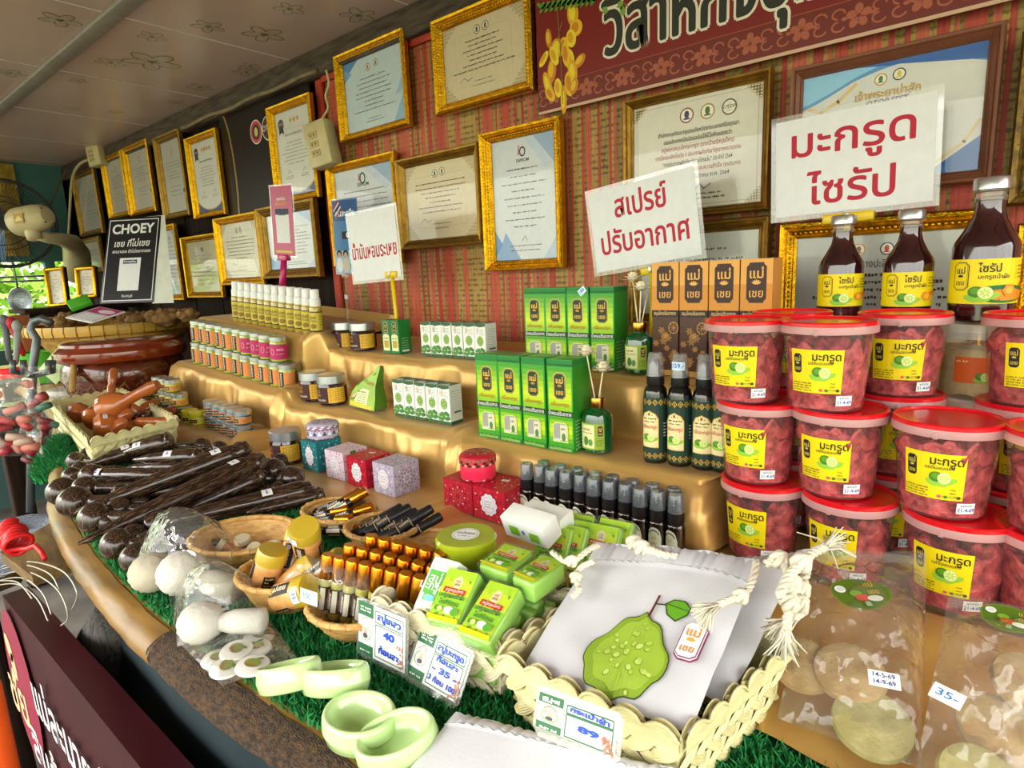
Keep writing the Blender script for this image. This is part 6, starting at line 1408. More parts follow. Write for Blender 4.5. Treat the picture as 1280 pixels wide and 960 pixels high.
def framed(label, quad, A_fn, m=GOLDF, bw=.024, th=.020, y=-.018, lean=.0, roll=0.0, seed=1, wh=None, glass=True, ornate=False):
    c = [PY(px, py, y - lean * 0) for px, py in quad]; x0, x1 = (c[0].x + c[3].x) / 2, (c[1].x + c[2].x) / 2; z1, z0 = (c[0].z + c[1].z) / 2, (c[2].z + c[3].z) / 2
    w, h = x1 - x0, z1 - z0; t = thing('framed_certificate', label, 'framed certificate', ((x0 + x1) / 2, y, (z0 + z1) / 2), (lean, roll, 0), 'framed certificates on the back wall')
    pr = [(0, 0), (0, th * .7), (bw * .10, th), (bw * .30, th * .92), (bw * .42, th * .70), (bw * .52, th * .78), (bw * .80, th * .40), (bw * .86, th * .46), (bw, th * .18), (bw, .002)]
    mb = MB(); cs = [(-w / 2, -h / 2), (w / 2, -h / 2), (w / 2, h / 2), (-w / 2, h / 2)]; sg = [(1, 1), (-1, 1), (-1, -1), (1, -1)]; vs = []
    for (cx, cz), (sx, sz) in zip(cs, sg): vs += [(cx + sx * d, -e, cz + sz * d) for d, e in pr]
    n = len(pr); fs = []
    for k in range(4):
        for i in range(n - 1): a, b = k * n, ((k + 1) % 4) * n; fs.append((a + i, b + i, b + i + 1, a + i + 1))
    mb.add(vs, fs, m, False)
    if ornate:                                             # beads running round the inner slope
        for k in range(4):
            a, b = Vector((cs[k][0] + sg[k][0] * bw * .66, -th * .60, cs[k][1] + sg[k][1] * bw * .66)), Vector((cs[(k + 1) % 4][0] + sg[(k + 1) % 4][0] * bw * .66, -th * .60, cs[(k + 1) % 4][1] + sg[(k + 1) % 4][1] * bw * .66)); q = int((b - a).length / .0085)
            for i in range(q + 1): mb.ball(a + (b - a) * (i / q), (.0032, .0022, .0032), m, 6, 4)
    mb.build('frame_moulding', t, label='gilt moulding' if m is GOLDF else None)
    iw, ih = w - 2 * bw + .002, h - 2 * bw + .002; mb = MB(); A = A_fn(iw, ih, seed); A.put(mb, on_front(0, -.001, 0), .00007); mb.box((0, .003, 0), (w * .98, .004, h * .98), DARKWOOD); mb.build('certificate_sheet', t, label='printed certificate sheet')
    if glass: mb = MB(); mb.add([(-iw / 2, -.0045, -ih / 2), (iw / 2, -.0045, -ih / 2), (iw / 2, -.0045, ih / 2), (-iw / 2, -.0045, ih / 2)], [(0, 1, 2, 3)], GLZ); mb.build('glass_pane', t)
    return t
C = lambda st: (lambda w, h, s: cert(st, w, h, s))
framed('gilt frame with blue-cornered landscape certificate, top left on the reed mat', [(421, 75), (507, 34), (518, 154), (433, 183)], C('blue'), GOLDF, .026, ornate=True, seed=3)
framed('gilt frame with cream landscape certificate touching the dark red banner', [(544.5, 17), (668, -9), (670.5, 117.5), (549, 144.5)], C('cream'), GOLDF, .028, ornate=True, seed=4)
framed('gilt frame with white certificate behind the small red-lettered fragrant oil sign', [(415, 210), (499, 186), (503, 322), (421, 340)], C('white'), GOLDF, .024, ornate=True, seed=5)
framed('dull gilt frame with cream square certificate between two white ones', [(501, 201.5), (605, 176), (606.6, 305.7), (504, 312.4)], C('cream'), GOLDD, .026, seed=6)
framed('bright gilt frame with tall white certificate with blue triangles on the reed mat', [(607, 168.5), (706, 144.4), (708, 334.4), (611, 339.6)], C('white'), GOLDF, .026, .024, ornate=True, seed=7)
def big_ivory(w, h, s):
    A = Art(); A.rect(0, 0, w, h, ink('#d9d2c2', .35), 0); corner_scroll(A, w, h, ink('#c2a45e'), .10); A.ring(0, 0, w * .66, h * .66, .0014, ink('#b9a06a'), 2, 4, PI / 4, 2 * PI + PI / 4)
    for i, (c1, c2) in enumerate((('#8a4a4a', '#2a3a6a'), ('#a88a4a', '#4a6a3a'), ('#6a5a50', '#d9d2c2'))): emblem(A, w * (-.06 + .16 * i), h * .345, w * .055, ink(c1), ink(c2))
    A.text('OTOP', w * .26, h * .345, w * .018, ink('#3a3028'), bold=.01); RD = ink('#a04038')
    for i, (s_, ww, c) in enumerate((('สำนักงานพัฒนาชุมชนจังหวัดพระนครศรีอยุธยา', .62, INKD), ('มอบประกาศนียบัตรฉบับนี้ให้ไว้เพื่อแสดงว่า', .52, INKD), ('สบู่เหลวสมุนไพรมะกรูด (จากน้ำแร่สมุนไพร)', .56, RD), ('รางวัลชนะเลิศอันดับ 1 ประเภทผลิตภัณฑ์สุขภาพความงาม', .66, RD), ('“การประกวดผลิตภัณฑ์สมุนไพรเด่น” ประจำปี 2564', .54, INKD), ('ขอให้มีความเจริญรุ่งเรือง ประสบความสำเร็จ ทุกประการ', .66, RD), ('ให้ไว้ ณ วันที่ 28 ธันวาคม พ.ศ. 2564', .5, INKD))): A.text(s_, w * .02, h * (.20 - .068 * i), .0062, c, w=w * ww, bold=.006)
    A.line([(w * .02, -h * .32), (w * .05, -h * .28), (w * .08, -h * .33), (w * .13, -h * .29)], .0014, INKB); A.dashes(w * .06, -h * .37, w * .3, .0034, INKD, 2); A.dashes(w * .06, -h * .41, w * .36, .0034, INKD, 3); return A
framed('wide gilt frame with ivory certificate of red and black lines left of the syrup sign', [(783, 129), (971, 84), (961, 262), (785, 280)], big_ivory, GOLDD, .018, seed=8)
def festival(w, h, s):
    A = Art(); A.rect(0, 0, w, h, ink('#d6d4ce', .35), 0); X = lambda u: u * w
    def wave(y0, amp, thick, c, sx=1):
        P = [(X(-.5 + i / 20), h * (y0 + amp * (2 * abs(i / 20 - .42)) ** 1.6 * (1 if i > 8 else 1.3))) for i in range(21)]
        for (a, b), (c_, d) in zip(P, P[1:]): A.poly([(a, b), (c_, d), (c_, h * .5), (a, h * .5)], c, None)
    def band(f, c, l):
        for i in range(20):
            u0, u1 = -.5 + i / 20, -.5 + (i + 1) / 20; A.poly([(X(u0), h * min(.5, f(u0))), (X(u1), h * min(.5, f(u1))), (X(u1), h * .5), (X(u0), h * .5)], c, l)
    band(lambda u: .36 + .10 * math.sin((u + .25) * 4.4) - .20 * max(0, -u - .2), ink('#5a94c8', .35), 1); band(lambda u: .40 + .12 * math.sin((u + .22) * 4.0) - .16 * max(0, -u - .2), ink('#8fc4e4', .35), 2); band(lambda u: .46 - .22 * max(0, u - .05) + .5 * max(0, -u + .0) * .4, ink('#2f5fa8', .35), 3)
    A.poly([(X(.5), -h * .5), (X(.5), -h * .22), (X(.22), -h * .5)], ink('#2f5fa8', .35)); A.line([(X(-.46), h * .22), (X(-.38), h * .17), (X(-.28), h * .24), (X(-.18), h * .36)], .006, ink('#d9bd84', .3)); A.line([(X(.1), -h * .44), (X(.28), -h * .40), (X(.42), -h * .26), (X(.49), -h * .10)], .005, ink('#d9bd84', .3))
    emblem(A, -w * .04, h * .36, w * .036, ink('#b98a3a'), ink('#4a7a3a')); emblem(A, w * .06, h * .375, w * .036, ink('#20242c'), ink('#d8c24a')); A.text('เจ้าพระยาป่าสัก', 0, h * .235, h * .055, ink('#c99c4a'), w=w * .36, bold=.02); A.text('OTOP FEST', 0, h * .165, h * .040, ink('#2a3f78'), w=w * .23, bold=.02, skew=.2); A.text('2025', w * .10, h * .105, h * .035, ink('#c99c4a'), bold=.012); A.dashes(0, h * .05, w * .4, .004, INKD, 4); return A
framed('brown wooden frame with blue and gold festival certificate behind the syrup sign', [(988, 87), (1259, 29.6), (1241, 228), (988, 250)], festival, BRNF, .020, .018, seed=9)
framed('broad gilt frame low on the wall behind the syrup bottles', [(974, 283), (1253, 255), (1240, 440), (974, 450)], lambda w, h, s: (lambda A: (A.rect(0, 0, w, h, ink('#bdbcb6', .35), 0), emblem(A, -w * .12, h * .36, w * .04, ink('#c98a3a'), ink('#8a3a2a')), emblem(A, w * .04, h * .36, w * .04, ink('#2a3048'), ink('#c83a3a')), A.text('อำเภอบางปะอิน', -w * .08, h * .22, .010, INKD, w=w * .3, bold=.006), lines(A, w, h, .12, -.3, 7, 5, INKD, .006, .4, .8), A)[-1])(Art()), GOLDF, .030, ornate=True, seed=10)
framed('dull gilt frame with pale certificate half hidden behind the brown cartons', [(790, 285), (966, 268), (962, 400), (790, 412)], lambda w, h, s: (lambda A: (A.rect(0, 0, w, h, ink('#c6c5bb', .35), 0), lines(A, w, h, .3, -.3, 6, 8, INKD, .005, .4, .8), A)[-1])(Art()), GOLDD, .024, seed=11)
framed('dark ornate frame cut off by the right edge of the photo', [(1278, 44), (1400, 18), (1380, 240), (1256, 267)], C('ivory'), DRKF, .034, .028, ornate=True, seed=12)
framed('small gilt frame low at the right edge beside the largest syrup bottle', [(1268, 284), (1370, 270), (1360, 390), (1264, 400)], C('old'), GOLDF, .024, seed=13)
# far left group on the dark boards (hung leaning out at the top)
def portrait(w, h, s):
    A = Art(); A.rect(0, 0, w, h, ink('#bdb9b0', .35), 0); A.poly([(0, h * .40), (w * .07, h * .34), (0, h * .28), (-w * .07, h * .34)], ink('#a85a4a')); A.poly([(0, h * .38), (w * .045, h * .34), (0, h * .30), (-w * .045, h * .34)], ink('#d8c8b8')); lines(A, w, h, .20, -.02, 6, s, ink('#6a5048'), .004, .35, .75); lines(A, w, h, -.14, -.26, 3, s + 4, ink('#4a4a4a'), .0035, .3, .6); A.rect(w * .36, -h * .22, w * .06, h * .05, ink('#3a3a3a')); return A
for i, (nm, q) in enumerate((('farthest', [(97, 217), (124, 207), (129, 292), (101, 297)]), ('second', [(133, 196), (158, 188), (164, 270), (138, 276)]), ('third', [(161, 183), (191, 173), (196, 266), (165, 271)]), ('fourth', [(200, 173), (231, 158), (238, 268), (207, 278)]))):
    framed('gilt portrait certificate with red diamond emblem, %s in the far upper row' % nm, q, portrait, GOLDD if i in (0, 3) else GOLDF, .028, .022, seed=20 + i, ornate=True)
framed('gilt frame with four-star certificate left of the dark poster', [(240, 172), (278, 158.5), (281.5, 270), (243, 275)], lambda w, h, s: star_cert(w, h, 4, s), GOLDF, .026, seed=31, ornate=True)
framed('gilt frame with three-star certificate beside the cream socket box', [(342, 133), (395, 116), (400, 250), (346, 255)], lambda w, h, s: star_cert(w, h, 3, s), GOLDF, .026, seed=32, y=-.030, ornate=True)
framed('small gilt frame in the lower row under the farthest certificate', [(106, 299), (128, 294), (131, 338), (109, 342)], portrait, GOLDD, .026, seed=33)
framed('gilt frame half hidden behind the black lettered sign board', [(200, 285), (221, 277), (233, 372), (213, 378)], C('white'), GOLDF, .028, seed=34, ornate=True)
framed('gilt frame with yellowed landscape certificate above the gold spray bottles', [(232, 297), (273, 290), (283, 370), (238, 374)], C('old'), GOLDF, .026, seed=35)
framed('gilt frame reflecting green leaves in the lower left row', [(272, 273), (323, 264), (336, 354), (280, 358)], C('ivory'), GOLDF, .030, seed=36, ornate=True)
framed('gilt frame behind the magenta payment sign', [(326, 259), (398, 249), (405, 348), (335, 347)], C('white'), GOLDD, .034, .026, seed=37, y=-.030, ornate=True)
# dark poster board with two round logos
p0, p1 = PY(280, 165, -.012), PY(400, 250, -.012); t = thing('poster_board', 'dark brown poster board with two round logos between the star certificates', 'poster', ((p0.x + p1.x) / 2, -.012, 1.665)); w, h = p1.x - p0.x, .40
mb = MB(); mb.box((0, .004, 0), (w, .006, h), DARKWOOD); A = Art(); A.rect(0, 0, w, h, mat('poster_dark', '#20130e', .35, var=.05, spec=.12), 0); A.ell(-w * .5, -h * .1, w * .10, h * .6, ink('#8a6a24', .2)); A.ell(-w * .51, -h * .1, w * .09, h * .58, mat('poster_dark', '#20130e', .35, var=.05, spec=.12)); q = PY(320, 165, -.014); q2 = PY(335, 160, -.014)
for qq, c, nm in ((q, '#c03a3a', ''), (q2, '#3a1a18', 'OTOP')):
    x, z = qq.x - (p0.x + p1.x) / 2, qq.z - 1.665; A.ell(x, z, .042, .042, ink('#d8d4cc')); A.ell(x, z, .038, .038, ink(c)); A.ell(x, z, .026, .026, ink('#1c1a1e') if not nm else ink(c))
    if nm: A.text(nm, x, z, .015, ink('#d8d4cc'), bold=.012)
    else: A.ell(x, z, .012, .016, ink('#c9b86a'))
A.put(mb, on_front(0, -.001, 0)); mb.build('poster_sheet', t)

# ---- dark red banner with white-edged lettering, printed border and yellow flowers
BY = -.030; bl = PY(674, 149, BY); X0, X1, Z0, Z1 = bl.x, .55, 1.575, 1.926
t = thing('shop_banner', 'dark red banner with large dark white-edged lettering and yellow flowers at its left', 'banner', ((X0 + X1) / 2, BY, (Z0 + Z1) / 2)); bx_, bz_ = (X0 + X1) / 2, (Z0 + Z1) / 2
mb = MB(); mb.box((0, .004, 0), (X1 - X0, .006, Z1 - Z0), mat('banner_red', '#6e140f', .35, var=.05)); A = Art(); W, H = X1 - X0, Z1 - Z0; A.rect(0, 0, W, H, ink('#77160f', .35), 0)
A.rect(0, -H / 2 + .030, W, .060, ink('#6a2014', .35), 1); A.rect(0, -H / 2 + .0605, W, .0016, ink('#9a4a34'), 2); A.rect(0, -H / 2 + .003, W, .006, ink('#c9a48a'), 2); pc = ink('#a4563e')
for i in range(int(W / .088)):
    x = -W / 2 + .044 + i * .088; z = -H / 2 + .034
    for k in range(5): a = 2 * PI * k / 5 + .3; A.ell(x + .011 * math.cos(a), z + .011 * math.sin(a), .0085, .0065, pc, 2, 10, a)
    for sx in (-1, 1): A.ring(x + sx * .030, z + .009, .011, .009, .003, pc, 2, 12, 0, 4.6); A.ring(x + sx * .030, z - .010, .011, .009, .003, pc, 2, 12, 1.6, 6.0); A.ell(x + sx * .021, z, .005, .003, pc, 2, 8)
A.put(mb, on_front(0, 0, 0), .00012)
mb.build('banner_sheet', t)
mb = MB(); A = Art(); a_, b_ = PY(752, 70, BY), PY(985, 25, BY); v, f = glyphs('วิสาหกิจชุ', 0, 3); full, _ = glyphs('วิสาหกิจชุมชน', 0, 3); k = (b_.x - a_.x) / (v[:, 0].max() - v[:, 0].min()); wid = (full[:, 0].max() - full[:, 0].min()) * k
zc = PY(765, 41, BY).z - bz_; hh = .082
A.thick('วิสาหกิจชุมชน', a_.x - bx_ + .004, zc, hh, ink('#e6dcc8'), 1, .0075, 10, w=wid - .008, align='l'); A.thick('วิสาหกิจชุมชน', a_.x - bx_ + .004, zc, hh, ink('#27271f'), 3.2, .0028, 6, w=wid - .008, align='l'); A.put(mb, on_front(0, 0, 0), .0004); mb.build('banner_lettering', t, label='dark letters edged in white')
mb = MB(); A = Art(); pet = [ink(c) for c in ('#d99a10', '#e2b51a', '#e8cc2a', '#c97f14')]
def B(px, py): p = PY(px, py, BY); return p.x - bx_, p.z - bz_
for i, (px, py, a, b, rt) in enumerate(((716, 17, 7, 14, .1), (720, 35, 8, 9, 0), (714, 48, 6, 10, .2), (686, 48, 4, 11, .1), (697, 60, 8, 11, .3), (704, 58, 6, 10, -.2), (680, 74, 4, 10, -.7), (690, 88, 6, 14, -.1), (685, 106, 5, 16, .3), (688, 118, 5, 10, .6), (712, 74, 6, 12, .2), (725, 76, 5, 9, -.9), (716, 90, 6, 14, .1), (712, 105, 6, 14, .1), (698, 110, 5, 11, .1), (718, 108, 5, 9, -.4), (705, 125, 4, 16, 0), (708, 68, 5, 14, .1), (693, 70, 5, 12, .4))):
    x, z = B(px, py); A.ell(x, z, a * .0021, b * .0019, pet[i % 4], 1 + i, 14, rt); A.ell(x - .002, z + .002, a * .0012, b * .0012, pet[(i + 2) % 4], 1 + i + .5, 12, rt)
gl = ink('#5a8a2a')
for i in range(22): x, z = B(676 + i * 3.2, 8 - i * .5 + (i % 2) * 3); A.ell(x, z, .013, .0042, gl, 25, 8, (.7 if i % 2 else -.7))
for pts in (((697, 10), (700, 45), (702, 80), (704, 130)), ((703, 28), (697, 50)), ((760, 0), (756, 12)), ((775, 0), (790, 12))): A.line([B(*q) for q in pts], .0022, ink('#8a6a3a'), 24)
for px, py in ((757, 13), (776, 6), (779, 14)): x, z = B(px, py); A.ell(x, z, .006, .010, ink('#7a9a3a'), 26, 10, .3)
A.put(mb, on_front(0, 0, 0), .00006); mb.build('flower_print', t, label='yellow hanging flowers with green leaves')

# ---- laminated price signs with red lettering on yellow clip stands
YCL = mat('yellow_plastic', '#e6c20a', .3, var=.04); PAPW = ink('#dadadc', .4)
def hand_sign(label, pts, rows, foot, stand=YCL, grp='laminated signs with red lettering', marg=.008, clipw=.045):
    o, U, V, N, w, h = frame_from(pts); t = thing('laminated_sign', label, 'sign', o, None, grp); M_ = basis(Vector(), U, V, N); mb = MB(); mb.box((0, 0, -.0006), (w, h, .0012), LAM, 0, M_); mb.build('laminate', t, label='clear laminated margin')
    A = Art(); A.rect(0, 0, w - 2 * marg, h - 2 * marg, PAPW, 0)
    for s, x, y, hh, ww in rows: A.thick(s, x * w, y * h, hh * h, ink('#b0002a'), 1, hh * h * .030, 6, w=ww * w if ww else None, res=4)
    mb = MB(); A.put(mb, lambda a, b, n: U * a + V * b + N * (n * .4 + .0003)); mb.build('printed_sheet', t)
    if foot:
        c = Vector(foot[0]) - o; e = Vector(foot[1]) - o; mb = MB(); mb.box((0, 0, 0), (clipw, .016, .016), stand, .003, Matrix.Translation(c) @ basis(Vector(), U, V, N)); mb.box((0, .002, .009), (.006, .012, .004), SILV, .001, Matrix.Translation(c) @ basis(Vector(), U, V, N)); mb.build('clip', t, label='plastic clip')
        mb = MB(); mb.tube([c, c * .5 + e * .5, e + Vector((0, 0, .004))], .0052, stand, 10); mb.lathe([(0, 0), (.022, 0), (.022, .003), (.008, .006), (0, .006)], stand, 20, e); mb.build('stand_pole', t)
    return t
y1 = -.10; hand_sign('large laminated sign in red lettering for syrup above the dark bottles', [PY(963, 148, y1), PY(1177, 107, y1), PY(1178, 254, y1), PY(965, 281, y1)], [('มะกรูด', .0, .20, .20, .72), ('ไซรัป', .0, -.26, .20, .52)], (PY(1060, 272, y1 - .004), Vector((PY(1060, 272, y1).x, y1, TZ + .1105))), clipw=.075)
y2 = -.13; hand_sign('tilted laminated sign in red lettering for air spray next to the brown cartons', [PY(722, 241, y2), PY(858, 208, y2), PY(897, 316, y2), PY(752, 346, y2)], [('สเปรย์', .0, .22, .19, .46), ('ปรับอากาศ', .0, -.17, .19, .78)], (PY(815, 338, y2), Vector((PY(815, 338, y2).x, y2, TZ + .2235))))
y3 = -.19; hand_sign('small tilted laminated sign in red lettering for fragrant oil on a yellow stand', [PY(417, 279, y3), PY(480, 263, y3), PY(520, 341, y3), PY(456, 346, y3)], [('น้ำมันหอมระเหย', .0, -.08, .15, .86)], (PY(490, 343, y3), Vector((PY(497, 400, y3).x, y3, TZ + .2235))))
# magenta payment sign (its code left blank) on a magenta stand
MAG = mat('magenta_plastic', '#b8145e', .3, var=.04, coat=.2); y4 = -.22
pts = [PY(337, 231, y4), PY(368, 229, y4), PY(369, 322, y4), PY(341, 321, y4)]; o, U, V, N, w, h = frame_from(pts); t = thing('payment_sign', 'narrow magenta payment sign on a magenta stand above the spray bottles', 'sign', o); mb = MB(); M_ = basis(Vector(), U, V, N); mb.box((0, 0, -.001), (w, h, .002), LAM, 0, M_); mb.build('laminate', t)
A = Art(); A.rect(0, .0, w * .90, h * .95, ink('#ad1453', .35), 0); A.rect(0, -h * .10, w * .56, h * .40, ink('#d8d6d8')); A.rect(0, h * .13, w * .56, h * .08, ink('#1a2440')); A.text('สแกนจ่าย', 0, h * .235, h * .035, ink('#e2b54a'), w=w * .5, bold=.012); A.text('ถุงเงิน', 0, h * .30, h * .03, WHI, w=w * .36, bold=.012); A.dashes(0, h * .085, w * .3, .004, INKD, 2); A.rect(0, -h * .42, w * .7, h * .03, ink('#c9b44a')); mb = MB(); A.put(mb, lambda a, b, n: U * a + V * b + N * (n + .001)); mb.build('printed_panel', t)
mb = MB(); e = PY(345, 372, y4 - .0); e.z = TZ + .268 + tilt(e.x) + .006; c0 = PY(355, 322, y4); mb.box((0, 0, 0), (.05, .018, .018), MAG, .003, Matrix.Translation(c0 - o) @ basis(Vector(), U, V, N)); P = [c0 - o, (c0 * .6 + e * .4) - o + Vector((.006, 0, 0)), (c0 * .3 + e * .7) - o - Vector((.006, 0, 0)), e - o]; mb.tube(P, [.009, .011, .009, .008], MAG, 10); mb.lathe([(0, 0), (.026, 0), (.026, .003), (.01, .006), (0, .006)], MAG, 20, e - o); mb.build('stand_pole', t)
# colourful card on a clear acrylic stand
y5 = -.10; pts = [PY(416, 247, y5), PY(450, 248, y5), PY(450, 341, y5), PY(418, 345, y5)]; o, U, V, N, w, h = frame_from(pts); t = thing('photo_card', 'colourful blue and red photo card on a clear stand behind the oil sign', 'card', o); mb = MB(); M_ = basis(Vector(), U, V, N); mb.box((0, 0, -.001), (w, h, .002), LAM, 0, M_); mb.build('laminate', t)
A = Art(); A.rect(0, 0, w * .95, h * .97, ink('#3a78b0', .3), 0); A.rect(0, h * .34, w * .95, h * .26, ink('#1f4f8a', .3)); A.text('คนละครึ่ง', 0, h * .30, h * .06, WHI, w=w * .7, bold=.02)
for i, c in enumerate(('#b8283a', '#e2e2e6', '#24306a', '#e2e2e6', '#b8283a')): A.rect(-w * .34 + i * .004, h * .42 - i * .006, w * .30, .005, ink(c), 4, .7)
A.rect(w * .1, h * .02, w * .5, h * .10, ink('#16181f')); A.text('60', w * .08, h * .02, h * .05, WHI, bold=.02); A.rect(0, -h * .33, w * .95, h * .30, ink('#8ab0cc', .3))
for i, (x, c, b) in enumerate(((-.30, '#2a2018', '#d8dade'), (-.05, '#1f1814', '#c8b8a0'), (.22, '#241a16', '#3a5a9a'), (.36, '#2a1e18', '#e0a83a'))): A.ell(x * w, -h * .22, w * .10, h * .050, ink(c)); A.ell(x * w, -h * .24, w * .065, h * .038, ink('#c9987a')); A.ell(x * w, -h * .37, w * .12, h * .10, ink(b))
mb = MB(); A.put(mb, lambda a, b, n: U * a + V * b + N * (n + .001), .0001); mb.build('printed_panel', t); mb = MB(); c0 = PY(432, 345, y5) - o; e = Vector((PY(433, 398, y5).x, y5, TZ + .2225)) - o
mb.tube([c0, e], .004, JARC, 10); mb.box(c0, (.03, .012, .012), JARC, .002); mb.lathe([(0, 0), (.024, 0), (.024, .004), (0, .006)], JARC, 20, e); mb.build('clear_stand', t); mb = MB(); 
for f in (.35, .75): mb.lathe([(0, 0), (.006, 0), (.006, .014), (0, .014)], WCAP, 12, c0 + (e - c0) * f)
mb.build('white_joint', t)
# cream surface sockets, loose cables
CRM = mat('cream_plastic', '#c9b98a', .4, var=.08, vscale=20)
def socket(label, px, size, roll, y):
    p = PY(*px, y); t = thing('socket_box', label, 'socket', p, (0, roll, .25)); w, d, h = size; mb = MB(); mb.box((0, 0, 0), size, CRM, .004); mb.build('box_body', t); mb = MB()
    for k in (-1, 0, 1): mb.box((-w * .12, -d / 2 - .0005, k * h * .2), (w * .42, .002, h * .15), mat('socket_face', '#b3a06c', .4, var=.06), .0006)
    for k in (-1, 0, 1):
        for s in (-1, 1): mb.box((-w * .12 + s * w * .08, -d / 2 - .0018, k * h * .2), (.002, .001, h * .05), BLK)
    mb.build('socket_face', t)
socket('cream three-gang socket box hanging between the three-star certificate and the reed mat', (403, 181), (.088, .05, .135), -.16, -.06)
socket('small cream junction box under the ceiling above the far certificates', (122, 195), (.10, .05, .10), -.1, -.05)
def cable(label, px, y, r=.004, m=None, name='cable'):
    P = [PY(a, b, y) for a, b in px]; o = P[0]; L = []
    for i in range(len(P) - 1):
        p0, p1, p2, p3 = P[max(0, i - 1)], P[i], P[i + 1], P[min(len(P) - 1, i + 2)]
        for k in range(6): s = k / 6; L.append(.5 * ((2 * p1) + (p2 - p0) * s + (2 * p0 - 5 * p1 + 4 * p2 - p3) * s * s + (3 * p1 - p0 - 3 * p2 + p3) * s ** 3) - o)
    L.append(P[-1] - o); mb = MB(); mb.tube(L, r, m or CRM, 8); return mb.build(name, None, o, None, label, 'cable')
cable('cream cable dropping from the beam into the socket box', [(408, 88), (411, 105), (407, 120), (410, 135), (402, 150), (400, 160)], -.05, .0035)
cable('cream cable looping down from the junction box past the far certificates', [(118, 198), (100, 205), (90, 225), (87, 270), (85, 300), (80, 330)], -.06, .007)
cable('thin dark cable hanging beside the fan', [(83, 212), (72, 235), (60, 262), (55, 275)], -.12, .005, mat('dark_cable', '#4a3c2c', .6, var=.1))
# ================================================================== palm-wood batons and massage tools
def palm_mat():
    m = bpy.data.materials.new('palm_wood'); m.use_nodes = True; t = m.node_tree; b = t.nodes['Principled BSDF']; N = t.nodes.new; L = t.links.new; g = N('ShaderNodeTexCoord'); mp = N('ShaderNodeMapping'); mp.inputs['Scale'].default_value = (60, 60, 5.0); n = N('ShaderNodeTexNoise'); n.inputs['Scale'].default_value = 9; n.inputs['Detail'].default_value = 3
    r = N('ShaderNodeValToRGB'); e = r.color_ramp.elements; e[0].position = .40; e[0].color = (*lin('#160e0a'), 1); e[1].position = .68; e[1].color = (*lin('#6a5036'), 1); q = e.new(.54); q.color = (*lin('#33221a'), 1)
    L(g.outputs['Object'], mp.inputs[0]); L(mp.outputs[0], n.inputs['Vector']); L(n.outputs[0], r.inputs[0]); L(r.outputs[0], b.inputs['Base Color']); b.inputs['Roughness'].default_value = .24; b.inputs['Coat Weight'].default_value = .35; b.inputs['Coat Roughness'].default_value = .12; return m
PALM = palm_mat(); TAGW = ink('#d8d8d4')
def baton(label, tip, end, prof, tagpos=None, group='dark palm-wood batons'):
    """prof: (fraction along, radius) from the tip end"""
    a, b = Vector(tip), Vector(end); L = (b - a).length; t = thing('wooden_baton', label, 'baton', a, orient(b - a, (.2, -.7, .9)), group); pr = []; n = len(prof)
    for i in range(n - 1):
        (f0, r0), (f1, r1) = prof[i], prof[i + 1]
        for k in range(4): s = k / 4; s2 = s * s * (3 - 2 * s); pr.append((r0 + (r1 - r0) * s2, (f0 + (f1 - f0) * s) * L))
    pr.append((prof[-1][1], prof[-1][0] * L)); mb = MB(); mb.lathe([(0, pr[0][1])] + pr + [(0, pr[-1][1])], PALM, 20); mb.build('baton_shaft', t)
    if tagpos is not None:
        f = tagpos; r = [p for p in prof]; rad = np.interp(f, [p[0] for p in r], [p[1] for p in r]); A = Art(.004); A.rect(0, 0, .016, .018, TAGW, 0); A.dashes(0, 0, .008, .004, BLU, 3); mb = MB(); A.put(mb, on_cyl(rad + .0008, f * L, .05)); mb.build('price_sticker', t, label='small white price sticker')
    return t
LONG = lambda r: [(0, r * .12), (.04, r * .28), (.30, r * .72), (.60, r), (.84, r * 1.06), (.90, r * .92), (.93, r * 1.02), (.975, r * .85), (1, r * .25)]
KNOB = lambda r: [(0, r * .25), (.03, r * .85), (.10, r * 1.25), (.19, r * 1.15), (.27, r * .70), (.36, r * .78), (.7, r * .85), (.95, r * .55), (1, r * .2)]
def Q(x, y): return (60 + x / 3.556, 520 + y / 3.556)
def QZ(x, y, z): p = Q(x, y); return PZ(p[0], p[1], TT + z)
nb = 0
